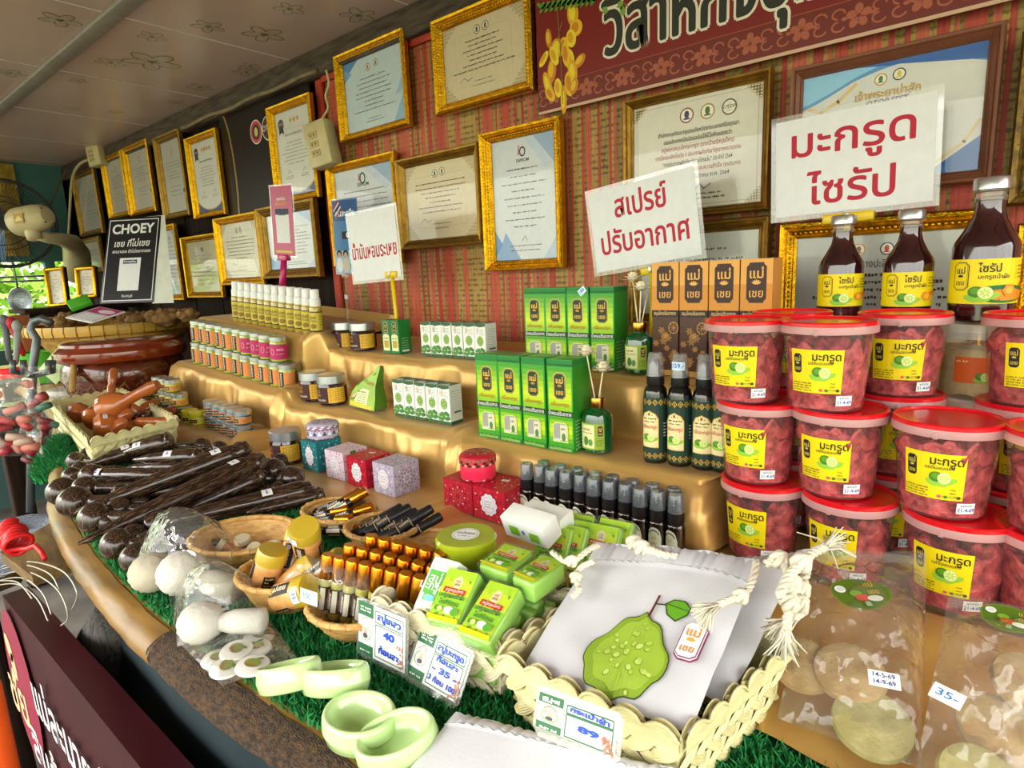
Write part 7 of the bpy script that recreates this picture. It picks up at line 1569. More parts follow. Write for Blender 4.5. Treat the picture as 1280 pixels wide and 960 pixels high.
for lb, s, e, pf, tg in (
    ('longest tapered dark baton on top of the heap, pointing to the far table edge', (112, 432, .035), (905, 140, .085), LONG(.021), .78),
    ('long tapered dark baton in front of the longest one, tip over the table edge', (135, 568, .030), (965, 190, .070), LONG(.0215), .80),
    ('dark baton lying behind the front one with a bulging right end', (585, 430, .020), (960, 262, .045), LONG(.020), None),
    ('dark baton with an egg-shaped left end nearest the bamboo baskets', (412, 498, .026), (1185, 322, .030), [(0, .004), (.03, .018), (.09, .024), (.16, .0215), (.24, .0155), (.5, .017), (.75, .0185), (.9, .021), (.97, .017), (1, .006)], .70),
    ('thin dark baton half covered by the front bamboo basket', (505, 590, .012), (690, 515, .016), LONG(.013), None),
    ('dark baton at the back with knob pointing right and two tags', (165, 222, .035), (560, 100, .060), LONG(.021), .45),
    ('black polished baton behind the pale tagged one', (330, 165, .050), (555, 108, .070), LONG(.020), .35),
    ('pale-striped baton with a tag in the middle of the back row', (378, 195, .045), (690, 178, .050), LONG(.018), .55),
    ('short baton with a thick left knob in the back row', (150, 265, .040), (505, 262, .045), KNOB(.019), .25),
    ('dark baton with a thick left knob between the two long ones', (282, 366, .030), (640, 312, .034), KNOB(.021), .62),
    ('dark baton crossing under the tagged pale one', (330, 235, .025), (620, 225, .028), LONG(.018), None),
    ('dark knobbed baton low in front of the plaited basket', (175, 175, .022), (480, 135, .022), KNOB(.020), None),
    ('dark baton under the right end of the heap beside the amber jar', (620, 230, .018), (1010, 225, .020), KNOB(.020), None),
    ('dark baton at the right end pointing to the bamboo baskets', (880, 430, .018), (1230, 350, .018), LONG(.018), None)):
    if lb.startswith('thin dark baton'): pass
    p, q = QZ(s[0], s[1], s[2] - .004), QZ(e[0], e[1], e[2] - .004)
    baton(lb, p, q, pf, tg); nb += 1
# round knob ends of short batons poking out of the heap
BALLS = [(128, 198, .022, .022), (182, 176, .024, .022), (276, 150, .030, .024), (146, 238, .022, .020), (106, 266, .022, .020), (128, 292, .022, .020), (64, 335, .026, .029), (122, 382, .027, .031), (166, 322, .034, .025), (236, 318, .026, .020), (284, 318, .024, .018), (210, 452, .026, .028), (268, 410, .025, .022), (316, 415, .026, .023), (380, 528, .020, .019), (440, 564, .019, .0195), (308, 568, .024, .025), (392, 630, .020, .023), (262, 470, .02, .016), (1003, 240, .035, .025), (1084, 276, .026, .0255), (1022, 322, .020, .0155), (762, 142, .035, .018), (684, 130, .032, .020), (640, 165, .028, .018), (1030, 200, .028, .018), (716, 175, .03, .016)]
for i, (x, y, z, r) in enumerate(BALLS):
    p = QZ(x, y, z); px, py = Q(x, y); dirn = Vector((.75, .55, -.02)) if px < 240 else Vector((-.75, -.35, -.06))
    where = ('at the left end of the heap', 'at the right end of the heap', 'at the back of the heap')[0 if px < 200 else (1 if px > 320 else 2)]
    t = thing('knobbed_baton', 'short dark baton showing its round knob %s' % where, 'baton', p, None, 'short knobbed batons in the heap'); mb = MB(); mb.ball((0, 0, 0), (r, r, r * .95), PALM, 20, 12, .02, i); mb.build('round_knob', t)
    d = dirn.normalized(); mb = MB(); mb.tube([d * r * .7, d * r * 1.3, d * (r + .06), d * (r + .11)], [r * .5, r * .42, r * .5, r * .3], PALM, 12); mb.build('baton_shaft', t)
# brown massage tools in the far basket
MW = mat('reddish_wood', '#8a4218', .22, var=.16, vscale=14, col2='#b5642c', coat=.4, stretch=(1, 1, .3)); MW2 = mat('dark_red_wood', '#4a140c', .2, var=.1, vscale=14, coat=.4)
def W(x, y, z): return PZ(x / 3.43, 440 + y / 3.43, TT + z)
zb_ = .03
def tool(label, kind, p, d, s=1.0, m=MW, tg=True):
    t = thing('massage_tool', label, 'massage tool', p, orient(d, (.2, -.8, .6)), 'brown wooden massage tools')
    mb = MB()
    if kind == 'cone': mb.lathe([(0, -.002), (.022 * s, 0), (.034 * s, .012 * s), (.034 * s, .030 * s), (.024 * s, .052 * s), (.013 * s, .066 * s), (.011 * s, .10 * s), (.014 * s, .13 * s), (.010 * s, .146 * s), (0, .148 * s)], m, 20)
    elif kind == 'star':
        n = 3; P = []
        for k in range(36): a = 2 * PI * k / 36; P.append(((.030 + .018 * math.cos(n * a)) * s, a))
        vs = []; fs = []
        for j, (z, f) in enumerate(((-.014, .72), (-.009, .94), (0, 1), (.009, .94), (.014, .72))): vs += [(r_ * f * math.cos(a), r_ * f * math.sin(a), z * s) for r_, a in P]
        for j in range(4): fs += [(j * 36 + k, j * 36 + (k + 1) % 36, (j + 1) * 36 + (k + 1) % 36, (j + 1) * 36 + k) for k in range(36)]
        fs += [tuple(range(35, -1, -1)), tuple(range(144, 180))]; mb.add(vs, fs, m, True)
    else: mb.lathe([(0, 0), (.010 * s, .002), (.015 * s, .012), (.015 * s, .06 * s), (.012 * s, .07 * s), (.015 * s, .08 * s), (.015 * s, .12 * s), (.009 * s, .134 * s), (0, .136 * s)], m, 18)
    mb.build('tool_body', t)
    if tg: A = Art(.004); A.rect(0, 0, .015, .010, TAGW, 0); A.dashes(0, 0, .008, .003, BLU, 2); mb = MB(); A.put(mb, on_cyl(.0355 * s if kind == 'cone' else .0158 * s, .022 * s)); mb.build('price_sticker', t)
    return t
tool('large wooden massage cone with its handle pointing up right, topmost in the plaited basket', 'cone', W(440, 258, .085), (.75, .55, .40), 1.25)
tool('wooden massage cone lying left of the topmost one', 'cone', W(385, 300, .055), (-.5, .75, .15), 1.0)
tool('square-headed wooden massage tool at the front left of the plaited basket', 'cone', W(400, 325, .055), (.2, .9, -.1), 1.15)
tool('three-lobed wooden massage tool in the middle of the plaited basket', 'star', W(495, 300, .060), (.3, -.7, .6), 1.15, tg=False)
tool('three-lobed wooden massage tool at the right of the plaited basket', 'star', W(605, 258, .060), (.5, -.5, .7), 1.1, tg=False)
tool('three-lobed wooden massage tool at the front of the plaited basket', 'star', W(490, 345, .040), (.2, -.8, .5), 1.0, tg=False)
tool('smooth wooden massage pin at the front right of the plaited basket', 'pin', W(580, 300, .055), (.8, .5, .0), .9, tg=False)
tool('dark red massage pin, left of two at the right end of the plaited basket', 'pin', W(640, 255, .050), (.75, -.55, .05), 1.0, MW2, False)
tool('dark red massage pin, right of two with a red band', 'pin', W(672, 250, .050), (.75, -.55, .05), 1.0, MW2, False)
tool('wooden massage pin standing up at the back of the plaited basket', 'pin', W(470, 215, .070), (-.2, .3, .9), .8, tg=False)
tool('wooden massage pin behind the topmost cone', 'pin', W(520, 215, .062), (.6, .6, .3), .9, tg=False)
tool('wooden massage cone at the left rim of the plaited basket', 'cone', W(310, 265, .050), (.8, .5, .1), .9)
tool('wooden massage cone low in the middle of the heap', 'cone', W(560, 285, .035), (.5, .6, .1), .9, tg=False)

# ================================================================== far end of the table
# lacquered pot with lid
LAQ = mat('brown_lacquer', '#3a140a', .14, var=.2, vscale=26, col2='#6a2c14', coat=.5, detail=8); LAQR = mat('red_lacquer', '#7a2c10', .16, var=.12, vscale=12, coat=.5, stretch=(1, 1, 6)); pp = PD(158, 470, 2.22)
t = thing('lacquer_pot', 'large round brown lacquered pot with a reddish lid behind the plaited basket', 'pot', (pp.x, pp.y, TZ + .001)); 
mb = MB(); mb.lathe([(0, .0), (.125, .0), (.15, .01), (.185, .07), (.196, .115), (.19, .155), (.178, .175)], LAQ, 56); mb.build('pot_body', t)
A = Art(.01); gl_ = mat('carved_line', '#7a5230', .3, var=.1)
for k in range(26): 
    x = -.62 + k * .049; A.ring(x, .0 + .012 * (k % 2), .026, .030, .0022, gl_, 1, 14); A.ring(x + .02, -.022, .014, .016, .0018, gl_, 1, 10); A.ring(x + .012, .036, .010, .010, .0016, gl_, 1, 8)
mb = MB(); A.put(mb, on_cyl(.1935, .105)); mb.build('carved_scrolls', t, label='scroll pattern round the belly')
mb = MB(); mb.lathe([(.178, .172), (.203, .176), (.209, .190), (.206, .208), (.192, .222), (.186, .226)], LAQR, 56); mb.build('lid_collar', t); mb = MB(); mb.lathe([(.186, .224), (.184, .236), (.170, .243), (.08, .246), (0, .246)], LAQR, 56); A = Art(); 
for k in range(14): a = 2 * PI * k / 14; A.ring(.10 * math.cos(a), .10 * math.sin(a), .018, .018, .002, gl_, 1, 12)
A.put(mb, on_top(0, 0, .2465)); mb.build('lid', t)
# big winnowing basket of rhizomes
WNB = mat('winnow_weave', '#8a6428', .5, var=.15, vscale=50, col2='#b98f3e', bump=.5, bscale=90); WNR = mat('winnow_rim', '#c49a3c', .4, var=.1, vscale=20); bc = PD(143, 402, 2.60); rz_ = 1.068
t = thing('winnowing_basket', 'wide conical bamboo winnowing basket of brown rhizomes under the black sign', 'basket', (bc.x, bc.y, rz_)); R0 = .305
mb = MB(); mb.lathe([(.12, -.265), (.14, -.23), (.18, -.16), (.25, -.08), (R0 - .01, -.01), (R0, .0)], WNB, 72); mb.lathe([(R0 - .012, .0), (.27, -.05), (.1, -.07), (0, -.072)], WNB, 60); mb.build('woven_cone', t)
mb = MB(); mb.lathe([(R0 - .012, -.022), (R0 + .008, -.024), (R0 + .012, -.004), (R0 + .008, .014), (R0 - .012, .012)], WNR, 72)
for k in range(44): a = 2 * PI * k / 44; mb.box(((R0 + .0105) * math.cos(a), (R0 + .0105) * math.sin(a), -.005), (.012, .006, .040), mat('rim_binding', '#6a4a1c', .5, var=.1), 0, Matrix.Rotation(0, 4, 'Z') @ Matrix.Translation(Vector()) ) if False else mb.tube([Vector(((R0 + d) * math.cos(a), (R0 + d) * math.sin(a), z)) for d, z in ((-.012, .012), (.008, .016), (.013, -.004), (.008, -.026))], .0022, WNB, 5)
mb.build('bound_rim', t)
RHZ = mat('rhizome', '#6a4a28', .75, var=.2, vscale=50, col2='#94703e', bump=.6, bscale=70); rr = random.Random(21)
RP = [(205, 388 - 12, .06), (222, 383, .05), (178, 384, .065), (190, 372, .05), (170, 392, .05), (157, 386, .045), (75, 385, .06), (85, 378, .055), (68, 392, .05), (235, 390, .05), (95, 392, .045), (212, 394, .05)]
for i, (px, py, r) in enumerate(RP):
    p = PD(px, py, 2.40 + .05 * (i % 3)); p.z = rz_ + .022 + .012 * (i % 2); t2 = MB(); t2.ball((0, 0, 0), (r * .8, r * .6, r * .5), RHZ, 18, 12, .22, i, freq=1.4)
    for k in range(4): a = rr.uniform(0, 6.28); t2.ball((r * .6 * math.cos(a), r * .5 * math.sin(a), r * rr.uniform(0, .35)), r * rr.uniform(.22, .36), RHZ, 12, 8, .2, i + k)
    t2.build('brown_rhizome', None, p, rr.uniform(0, 3), 'knobbly brown rhizome in the winnowing basket, %s of those visible from the right' % ordn(sorted(range(12), key=lambda j: -RP[j][0]).index(i)), 'rhizome', 'rhizomes in the winnowing basket')
# copper bowl behind
cb = PD(52, 392, 3.45); mb = MB(); mb.lathe([(.10, -.22), (.13, -.10), (.16, -.02), (.168, .0), (.160, .0), (.12, -.10), (0, -.12)], mat('copper_bowl', '#7a3f16', .35, .4, var=.15, vscale=10), 44); mb.build('copper_bowl', None, cb, None, 'brown copper-coloured bowl left of the winnowing basket', 'bowl')
# black lettered A-board
S_ = [PD(142, 274, 2.50), PD(203, 269, 2.46), PD(190, 378, 2.42), PD(119, 379, 2.46)]; o, U, V, N, w, h = frame_from(S_); t = thing('sign_board', 'black folding sign board with white lettering standing in the winnowing basket', 'sign', o); M_ = basis(Vector(), U, V, N)
mb = MB(); mb.box((0, 0, -.003), (w, h, .006), mat('black_board', '#0d0e12', .3, var=.05), .001, M_); A = Art(); A.rect(0, 0, w * .93, h * .95, ink('#dcdcda')); A.rect(0, 0, w * .905, h * .932, ink('#0e1016', .3)); A.text('CHOEY', 0, h * .355, h * .085, ink('#dcdcda'), w=w * .80, bold=.03); A.text('เชย ที่ไม่เชย', 0, h * .185, h * .058, ink('#dcdcda'), w=w * .66, bold=.012, skew=.12); A.text('สดมาเลย ถ้าไม่อยากเชย', 0, h * .095, h * .028, ink('#dcdcda'), w=w * .72, bold=.01); A.rect(0, -h * .17, w * .40, h * .38, ink('#d4d4d4')); A.rect(0, -h * .025, w * .26, h * .045, ink('#20305a')); A.text('PromptPay', 0, -h * .025, h * .018, WHI, w=w * .22, bold=.01); A.text('ชื่อบัญชี', 0, -h * .425, h * .020, ink('#dcdcda'), w=w * .2, bold=.006); A.put(mb, lambda a, b, n: U * a + V * b + N * n); mb.build('front_board', t)
mb = MB(); b0, b1, b2, b3 = [(p - o) for p in S_]; bk = Vector((.06, .05, 0)); mb.add([b1, b1 + bk * .12, b2 + bk + Vector((.02, .0, -.005)), b2 + Vector((0, 0, -.004))], [(0, 1, 2, 3)], mat('board_white', '#c9cabe', .5, var=.04)); mb.add([b0 + bk * .12, b1 + bk * .12, b2 + bk, b3 + bk], [(0, 1, 2, 3)], mat('board_white')); mb.build('back_stand', t, label='white back stand')
# payment card and green folder on the basket
pc = [PD(92, 398, 2.40), PD(132, 384, 2.50), PD(152, 396, 2.46), PD(118, 404, 2.38)]
P3 = [PD(84, 397, 2.22), PD(128, 382, 2.34), PD(153, 392, 2.24), PD(112, 404, 2.16)]; o, U, V, N, w, h = frame_from(P3); t = MB(); t.box((0, 0, 0), (w, h, .003), CWH, 0, basis(Vector(), U, V, N)); A = Art(); A.rect(w * .05, 0, w * .9, h * .94, ink('#c9c0c4'), 0); A.rect(w * .27, 0, w * .42, h * .9, ink('#b02a6a'), 1); A.rect(-w * .2, 0, w * .36, h * .7, ink('#dcdcdc'), 1); A.ell(w * .25, -h * .1, w * .13, h * .28, ink('#dcd4d8'), 2)
A.put(t, lambda a, b, n: U * a + V * b + N * (n + .0016)); t.build('payment_card', None, o, None, 'white and magenta payment card lying on the winnowing basket rim', 'card')
t = MB(); f_ = [PD(84, 378, 2.50), PD(113, 369, 2.54), PD(112, 379, 2.48), PD(88, 389, 2.44)]; o, U, V, N, w, h = frame_from(f_); t.box((0, 0, 0), (w, h, .02), mat('green_plastic', '#4aa82a', .4, var=.05), .003, basis(Vector(), U, V, N)); t.build('green_folder', None, o, None, 'bright green plastic folder leaning in the winnowing basket', 'folder')
# frames leaning beyond the basket
for lb, P, dep in (('gilt framed certificate leaning in front of the end opening, left of two', [(65, 337), (91, 333), (77.5, 382), (53, 384)], 3.05), ('gilt framed certificate leaning in front of the end opening, right of two', [(101, 335), (124, 332), (120, 372), (91, 373)], 2.95)):
    P3 = [PD(x, y, dep) for x, y in P]; o, U, V, N, w, h = frame_from(P3); t = thing('framed_certificate', lb, 'framed certificate', o, None, 'certificates leaning at the far end'); M_ = basis(Vector(), U, V, N); mb = MB(); b = .018
    for c, s in (((0, h / 2 - b / 2, 0), (w, b, .03)), ((0, -h / 2 + b / 2, 0), (w, b, .03)), ((-w / 2 + b / 2, 0, 0), (b, h, .03)), ((w / 2 - b / 2, 0, 0), (b, h, .03))): mb.box(c, s, GOLDF, .006, M_)
    mb.build('frame_moulding', t); A = cert('ivory', w - 2 * b, h - 2 * b, 5); mb = MB(); A.put(mb, lambda a, b_, n: U * a + V * b_ + N * n, .0001); mb.build('certificate_sheet', t)
# shelf board that carries the far basket and the frames
mb = MB(); p = PD(60, 415, 3.1); zs = PD(65, 383, 3.05).z - .004; mb.box((-3.66, -.26, zs - .01), (.30, .50, .02), DARKWOOD, .003); mb.box((-3.78, -.26, (zs - .02) / 2), (.04, .36, zs - .02), DARKWOOD, .003); mb.box((-3.54, -.26, (zs - .02) / 2), (.04, .36, zs - .02), DARKWOOD, .003); mb.build('shelf_board', None, None, None, 'dark board at the far end under the baskets', 'board')
# wall fan
FW = mat('aged_white_plastic', '#c4b68c', .4, var=.10, vscale=12); FB = mat('fan_guard', '#2a2d2c', .4, .3, var=.05); FBL = mat('fan_blade', '#5a86b8', .3, var=.05, trans=.35); fc = PD(4, 279, 2.98)
fd = (PD(22, 318, 2.95) - PD(62, 285, 2.80)).normalized(); fd = Vector((-.93, .33, -.12)).normalized(); t = thing('wall_fan', 'black-guarded wall fan with an aged white motor housing at the far left end', 'fan', fc); q = orient(fd, (0, 0, 1)); M_ = q.to_matrix().to_4x4()
def X_(v): return M_ @ Vector(v)
R1 = .215; mb = MB()
for rr_, z in ((R1, 0), (R1 * .96, .014), (R1 * .96, -.014), (R1 * .55, -.062), (R1 * .55, .062)): mb.tube([X_((rr_ * math.cos(a), rr_ * math.sin(a), z)) for a in [2 * PI * k / 48 for k in range(48)]], (.005 if z == 0 else .0025), FB, 6, closed=True)
for k in range(80):
    a = 2 * PI * k / 80; c, s = math.cos(a), math.sin(a)
    for sg in (-1, 1): mb.tube([X_((f * R1 * c, f * R1 * s, sg * zz)) for f, zz in ((.16, .075), (.55, .062), (.85, .038), (.99, .004))], .0011, FB, 4, cap=False)
mb.build('guard_cage', t); mb = MB()
for k in range(3):
    a0 = 2 * PI * k / 3
    mb.grid(8, 8, lambda u, v: X_(((.04 + u * .145) * math.cos(a0 + (v - .5) * (1.1 - .2 * u)), (.04 + u * .145) * math.sin(a0 + (v - .5) * (1.1 - .2 * u)), .02 * (v - .5) * 2)), FBL)
mb.lathe([(0, -.03), (.03, -.03), (.035, 0), (.03, .03), (0, .035)], FB, 24, xf=M_); mb.build('blades', t)
mh = PD(41, 274, 2.80) - fc; mdir = Vector((.80, .46, .14)).normalized(); e = orient(mdir, (0, 0, 1)).to_matrix().to_4x4(); mb = MB(); mb.lathe([(0, -.095), (.058, -.09), (.066, -.07), (.062, .02), (.054, .065), (.036, .085), (0, .088)], FW, 28, xf=Matrix.Translation(mh) @ e)
for k in range(4): mb.box((.0, -.03 + k * .02, .078), (.05, .008, .014), FB, .002, Matrix.Translation(mh) @ e)
mb.build('motor_housing', t, label='aged white motor housing'); mb = MB(); k0, k1 = PD(42, 292, 2.8) - fc, PD(58, 297, 2.85) - fc; mb.tube([PD(41, 284, 2.8) - fc, k0, PD(44, 299, 2.8) - fc], [.03, .034, .03], FW, 16); mb.tube([k0, k1, PD(76, 299, 2.95) - fc, PD(90, 304, 3.1) - fc, PD(96, 316, 3.25) - fc, PD(98, 345, 3.35) - fc], [.026, .025, .030, .045, .062, .066], FW, 16); mb.build('wall_arm', t)
A = Art(); A.rect(0, 0, .05, .042, ink('#b08a1e')); A.poly([(-.022, -.012), (.022, -.012), (0, .012)], ink('#d8c890')); mb = MB(); A.put(mb, on_plane(mh + Vector((.03, -.060, .0)), (.84, .50, .1), (0, 0, 1))); mb.build('maker_plate', t)
# strainer hanging in the opening
sc_ = PD(25, 375, 3.3); t = thing('strainer_ladle', 'round grey metal strainer hanging in the left end opening', 'strainer', sc_); t.scale = (.56, .56, .56); e = orient((.6, -.75, .1), (0, 0, 1)).to_matrix().to_4x4(); STL = mat('dull_steel', '#6a7072', .35, .8, var=.08); mb = MB(); mb.lathe([(0, -.03), (.06, -.026), (.10, -.012), (.118, .0), (.124, .0)], STL, 36, xf=e); A = Art()
for rad in (.03, .055, .08): 
    for k in range(int(rad * 300)): a = 2 * PI * k / int(rad * 300); A.ell(rad * math.cos(a), rad * math.sin(a), .005, .005, FB, 1, 6)
A.put(mb, lambda a, b, n: e @ Vector((a, b, .001 + n - .02 * (1 - (a * a + b * b) / .0139)))); mb.build('bowl', t); mb = MB(); mb.tube([(0, 0, .11), (.0, .0, .25), (.005, 0, .42)], [.008, .007, .007], STL, 8); mb.build('handle', t)
# green pail, pale green tag, wooden stick, small lidded box
mb = MB(); p = PZ(50, 440, TZ + .141); mb.lathe([(0, -.14), (.075, -.14), (.10, .0), (.104, .0), (.100, .004), (.09, .0), (.07, -.12), (0, -.12)], mat('green_plastic'), 32); mb.build('green_pail', None, p, None, 'bright green plastic pail behind the grey hooks', 'pail')
for nm, lb, P, dep, c in (('paper_tag', 'pale green paper label hanging below the winnowing basket', [(68, 422), (98, 452), (70, 478), (56, 470)], 2.1, '#c4dca4'), ('paper_tag', 'grey card tag tied to the lacquered pot', [(94, 442), (106, 434), (100, 446), (90, 454)], 2.15, '#7f8f94')):
    P3 = [PD(x, y, dep) for x, y in P]; o, U, V, N, w, h = frame_from(P3); t = MB(); t.box((0, 0, 0), (w, h, .003), ink(c), .0008, basis(Vector(), U, V, N)); A = Art(); A.ell(0, -h * .2, w * .2, w * .12, ink('#8aa4a8')); A.dashes(0, h * .1, w * .5, .006, ink('#8a9a7a'), 2); A.put(t, lambda a, b, n: U * a + V * b + N * (n + .0016)); t.build(nm, None, o, None, lb, 'tag')
mb = MB(); a, b = PD(94, 432, 2.06), PD(90, 490, 1.97); mb.tube([Vector(), b - a], .010, mat('bare_stick', '#a9824a', .6, var=.12), 8); mb.build('wooden_stick', None, a, None, 'bare wooden stick leaning against the lacquered pot', 'stick')
t = thing('lidded_tub', 'small round tub with a grey-white lid beside the plaited basket', 'tub', PZ(97, 506, TZ + .001)); mb = MB(); mb.lathe([(0, 0), (.072, 0), (.08, .01), (.08, .05)], mat('tub_grey', '#7f7a70', .4, var=.06), 32); mb.build('tub_body', t); mb = MB(); mb.lathe([(.083, .045), (.086, .05), (.084, .066), (.07, .07), (0, .07)], mat('grey_lid', '#a9a7a2', .35, var=.05), 32); mb.build('lid', t)
# grey hook rack with hanging bags of sweets
GRY = mat('grey_hook', '#5c6264', .35, .5, var=.08); hk = PD(38, 430, 1.75); t = thing('hook_rack', 'grey metal hook rack at the left edge holding bags of sweets', 'rack', hk); mb = MB(); mb.tube([PD(x, y, 1.75) - hk for x, y in ((64, 404), (52, 398), (42, 402), (38, 412), (46, 424), (44, 440), (41, 460), (39, 560), (38, 640))], .011, GRY, 10); mb.build('bent_post', t)
for i, (x, d) in enumerate(((16, 1.65), (29, 1.66), (60, 1.70), (66, 1.72))): mb = MB(); mb.tube([PD(40, 470, 1.75) - hk, PD(x, 464, d) - hk, PD(x, 450, d) - hk], .008, GRY, 8); mb.build('hook', t)
def candy(label, px, py, dep, w, h, cols, seed):
    c = PD(px, py, dep); t = thing('sweet_bag', label, 'bag of sweets', c, (0, 0, .5), 'hanging bags of sweets'); mb = MB(); pillow(mb, [Vector((-w / 2, 0, -h / 2)), Vector((w / 2, 0, -h / 2)), Vector((w * .4, 0, h / 2)), Vector((-w * .4, 0, h / 2))], (0, -1, 0), .045, FILMS, seed, .006, 20, .8); mb.build('clear_pouch', t); rr = random.Random(seed)
    mb = MB(); mb.box((0, -.03, h * .30), (w * .3, .004, h * .14), ink('#d8cfc0'), .001); mb.ell if False else None; A = Art(); A.ell(0, 0, .02, .012, ink('#8a4a3a')); A.put(mb, on_front(0, -.0325, h * .30)); mb.build('paper_seal', t)
    for i in range(14):
        x, z = rr.uniform(-.34, .34) * w, rr.uniform(-.44, .12) * h; mb = MB(); mb.tube([(x - .016, rr.uniform(-.026, .0), z + rr.uniform(-.014, .014)), (x + .016, rr.uniform(-.026, .0), z + rr.uniform(-.014, .014))], .009, ink(cols[i % len(cols)]), 10); mb.build('sweet', t)
    return t
candy('bag of red striped sweets hanging at the left edge', 18, 520, 1.45, .13, .20, ['#8a1420', '#b06a5a', '#9a2a2a', '#a88a7a'], 4)
candy('bag of dark red and green sweets hanging next to the plaited basket', 54, 505, 1.60, .10, .20, ['#6a1420', '#3a6a5a', '#8a2a2a'], 7)
candy('bag of brown sweets hanging low behind the red striped ones', 48, 545, 1.75, .11, .14, ['#5a1a1c', '#7a2a24'], 9)
t = thing('glass_jar', 'glass jar with a red lid at the far left edge', 'jar', PD(18, 466, 1.95)); mb = MB(); mb.lathe([(0, -.10), (.055, -.10), (.06, -.09), (.06, .0)], JARC, 28); mb.build('jar_body', t); mb = MB(); mb.lathe([(.062, -.01), (.063, .018), (.06, .022), (0, .022)], LIDR, 28); mb.build('lid', t)
for i, (a, b, c) in enumerate((((15, 408), (30, 445), '#b01a24'), ((6, 405), (12, 452), '#5a6064'), ((22, 412), (20, 455), '#8a8f8a'))): mb = MB(); p0, p1 = PD(*a, 1.9), PD(*b, 1.95); mb.tube([Vector(), (p1 - p0) * .9, (p1 - p0)], [.010, .008, .004], ink(c), 10); mb.ball((0, 0, .01), (.014, .014, .02), ink(c), 10, 8); mb.build('kitchen_tool', None, p0, None, ('red-handled utensil standing at the far left edge', 'dark grey utensil standing at the far left edge', 'pale metal utensil standing at the far left edge')[i], 'utensil')
# things below the far left table edge
t = thing('wooden_stool', 'dark brown wooden stool under the hanging sweets', 'stool', Vector((-1.95, -1.16, .50))); mb = MB(); mb.box((0, 0, .06), (.42, .30, .05), wood_mat('stool_wood', '#3d2a14', '#6a4c26', (1, 5, 5), .5), .012, Matrix.Rotation(.2, 4, 'Z')); mb.build('seat', t)
for x, y in ((-.16, -.11), (.16, -.11), (-.16, .11), (.16, .11)): mb = MB(); mb.tube([(x, y, .04), (x * 1.1, y * 1.1, -.499)], .02, DARKWOOD, 10); mb.build('leg', t)
def wpaint(): return wood_mat('tray_wood', '#5a4628', '#8a6c3c', (1, 5, 5), .5)
mb = MB(); P = [PZ(x, y, .74) for x, y in ((62, 654), (96, 700), (40, 720), (0, 690))]; o = sum(P, Vector()) / 4; mb.hexa([p - o - Vector((0, 0, .02)) for p in P], [p - o for p in P], wpaint()); mb.build('wooden_plank', None, o, None, 'tan wooden plank jutting from under the table corner by the red cord', 'plank')
PLA = mat('plaid_cloth', '#2c3a52', .9, var=.3, vscale=30, col2='#a8b0bc', stretch=(6, 6, .3)); mb = MB(); p = PZ(10, 690, .62); mb.grid(20, 16, lambda u, v: Vector((-.2 + u * .42, -.16 + v * .34, .02 * noise.noise(Vector((u * 5, v * 5, 2))) + .05 * (1 - v))), PLA); mb.build('plaid_cloth', None, p, None, 'blue and white plaid cloth under the red cord coil', 'cloth')
RC = mat('red_cord', '#c81418', .45, var=.08); p = PZ(22, 675, .74); mb = MB(); p = PD(18, 672, 1.10); ax = (PD(29, 692, 1.06) - PD(6, 655, 1.14)).normalized(); u = ax.orthogonal().normalized(); w = ax.cross(u); P = []
for k in range(130): a = k * .36; P.append(ax * (-.034 + .068 * k / 130) + (u * math.cos(a) + w * math.sin(a)) * (.019 + .002 * math.sin(k)))
P += [PD(34, 686, 1.06) - p, PD(44, 682, 1.05) - p, PD(52, 690, 1.04) - p, PD(56, 699, 1.03) - p]; mb.tube(P, .0042, RC, 7); mb.build('red_cord_coil', None, p, None, 'coil of bright red cord at the left edge', 'cord')
# wire loops
WIR = mat('pale_wire', '#b9b2a4', .35, .5, var=.06); 
for i, P in enumerate((((-10, 712), (30, 702), (75, 712), (96, 740), (90, 762)), ((-10, 716), (25, 706), (60, 716), (74, 736)), ((-10, 722), (30, 714), (70, 735), (85, 770), (76, 782)), ((-10, 728), (25, 722), (52, 740), (64, 768)), ((-10, 733), (20, 730), (46, 748), (60, 776)), ((0, 726), (22, 728), (40, 748)))):
    cable('pale wire loop over the red stall counter, %s from the top' % ordn(i), P, -1.03 - .004 * i, .0012, WIR, 'wire_loop')
# dark red wrapped counter at the lower left with white lettering
BR = mat('vinyl_red', '#330a12', .34, var=.12, vscale=6, spec=.3, bump=.08, bscale=14); zt = .66; yf = -1.25 + .338 * (1.22 - zt); yb_ = -1.25 + .410 * (1.22 - zt); xa, xb = PZ(22, 735, zt).x, -.25
t = thing('counter_box', 'low counter wrapped in dark red vinyl with white lettering at the lower left', 'counter', ((xa + xb) / 2, yf, 0)); L = xb - xa
mb = MB(); mb.grid(40, 4, lambda u, v: Vector((-L / 2 + u * L, v * (yb_ - yf), zt - .004 + .003 * noise.noise(Vector((u * 9, v, 1))))), BR); mb.grid(40, 12, lambda u, v: Vector((-L / 2 + u * L, .004 * noise.noise(Vector((u * 8, v * 3, 4))) * (1 if v > .05 else 0), zt - .004 - v * (zt - .01))), BR); mb.box((0, (yb_ - yf) / 2 + .0, zt / 2 - .01), (L * .98, abs(yb_ - yf) * .9, zt - .03), DARKWOOD); mb.build('vinyl_wrap', t)
def FP(px, py): p = PY(px, py, yf); return p.x - (xa + xb) / 2, p.z
A = Art(); e1 = ink('#8a1838', .25); 
x, z = FP(28, 840); A.ell(x, z - .03, .10, .16, e1, 1, 24)
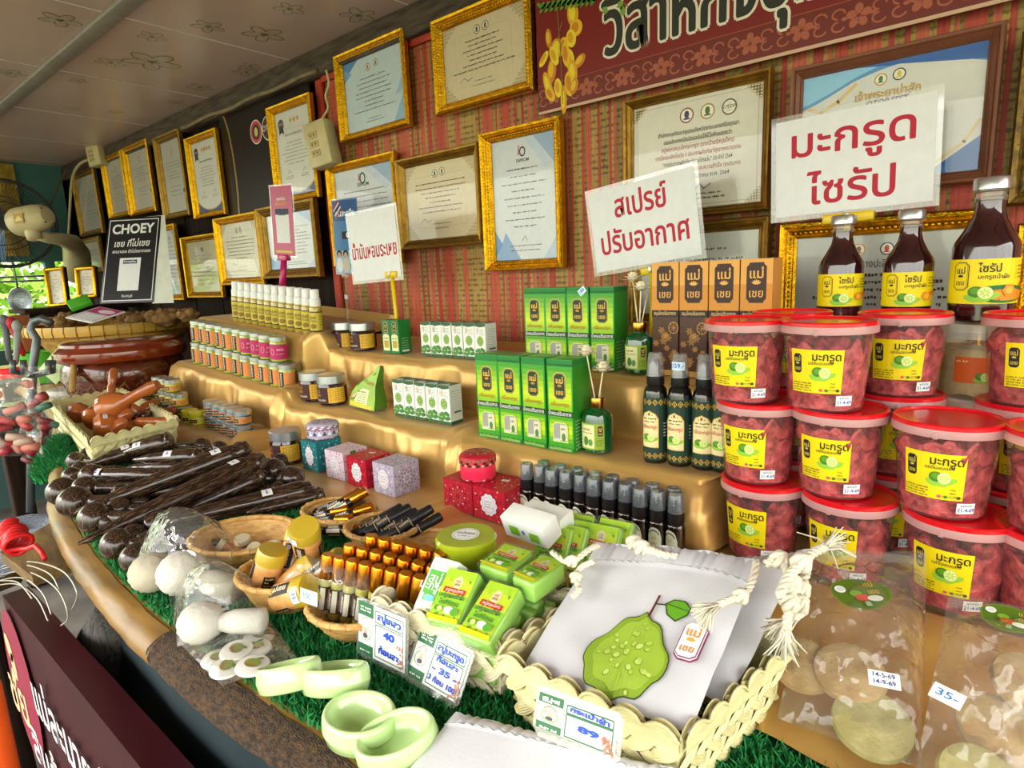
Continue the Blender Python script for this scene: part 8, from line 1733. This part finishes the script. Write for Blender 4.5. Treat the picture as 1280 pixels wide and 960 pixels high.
x0, z0 = FP(42, 850); x1, z1 = FP(110, 962); A.text('แม่ละมาย บ้านเชย', x0, z0 - .03, .058, ink('#d8d0d0', .3), 3, bold=.02, align='l', w=.62); x2, z2 = FP(40, 910); A.text('สินค้าแกนนำ', x2 + .02, z2 - .02, .058, ink('#d8d0d0', .3), 3, bold=.02, align='l', w=.50)
x, z = FP(22, 830); A.text('ชย', x - .03, z - .09, .07, ink('#d8b88a', .3), 3, bold=.02)
for k in range(3): A.ell(x - .02 + .016 * math.sin(k * 2), z + .03 - k * .035, .022 - .004 * k, .030, ink('#d8b88a', .3), 3, 14, .5 - k * .5)
mb = MB(); A.put(mb, on_front(0, -.004, 0), .0003); mb.build('printed_lettering', t, label='white printed lettering')
# orange upright and charred log by the counter
mb = MB(); p = PD(-17, 885, .62); mb.tube([(0, 0, -.4), (0, 0, .02), (.0, .0, .05)], [.016, .016, .008], mat('orange_plastic', '#d8521a', .35, var=.05), 14); mb.build('orange_pole', None, p, None, 'orange pole tip at the lower left edge of the photo', 'pole')
a, b = PD(158, 768, 1.06), PD(118, 836, 1.10); mb = MB(); d = (b - a) * 1.5; mb.tube([Vector(), d * .3, d * .7, d], [.05, .052, .05, .052], mat('charred_wood', '#1c1b1a', .8, var=.2, vscale=20, col2='#5a5650', stretch=(12, 12, 1), bump=.7, bscale=60), 12); mb.build('charred_log', None, a, None, 'charred grey log leaning under the table edge', 'log')
TARP = mat('dark_tarp', '#1c2a30', .6, var=.12, vscale=5); mb = MB(); mb.grid(60, 12, lambda u, v: Vector((.9 - u * 2.3, edge_y(.9 - u * 2.3) + .045 + .010 * math.sin(u * 40) * v, TZ - .082 - v * .70)), TARP); mb.build('dark_tarp', None, None, None, 'dark blue-grey tarpaulin hanging under the front of the table', 'tarpaulin')
mb = MB(); mb.grid(20, 10, lambda u, v: Vector((-1.42 - u * 1.6, -.56 + .01 * math.sin(u * 30), TZ - .08 - v * .70)), mat('black_cloth', '#12100e', .9, var=.2, vscale=8)); mb.build('black_cloth', None, None, None, 'black cloth hanging under the far part of the table', 'cloth')
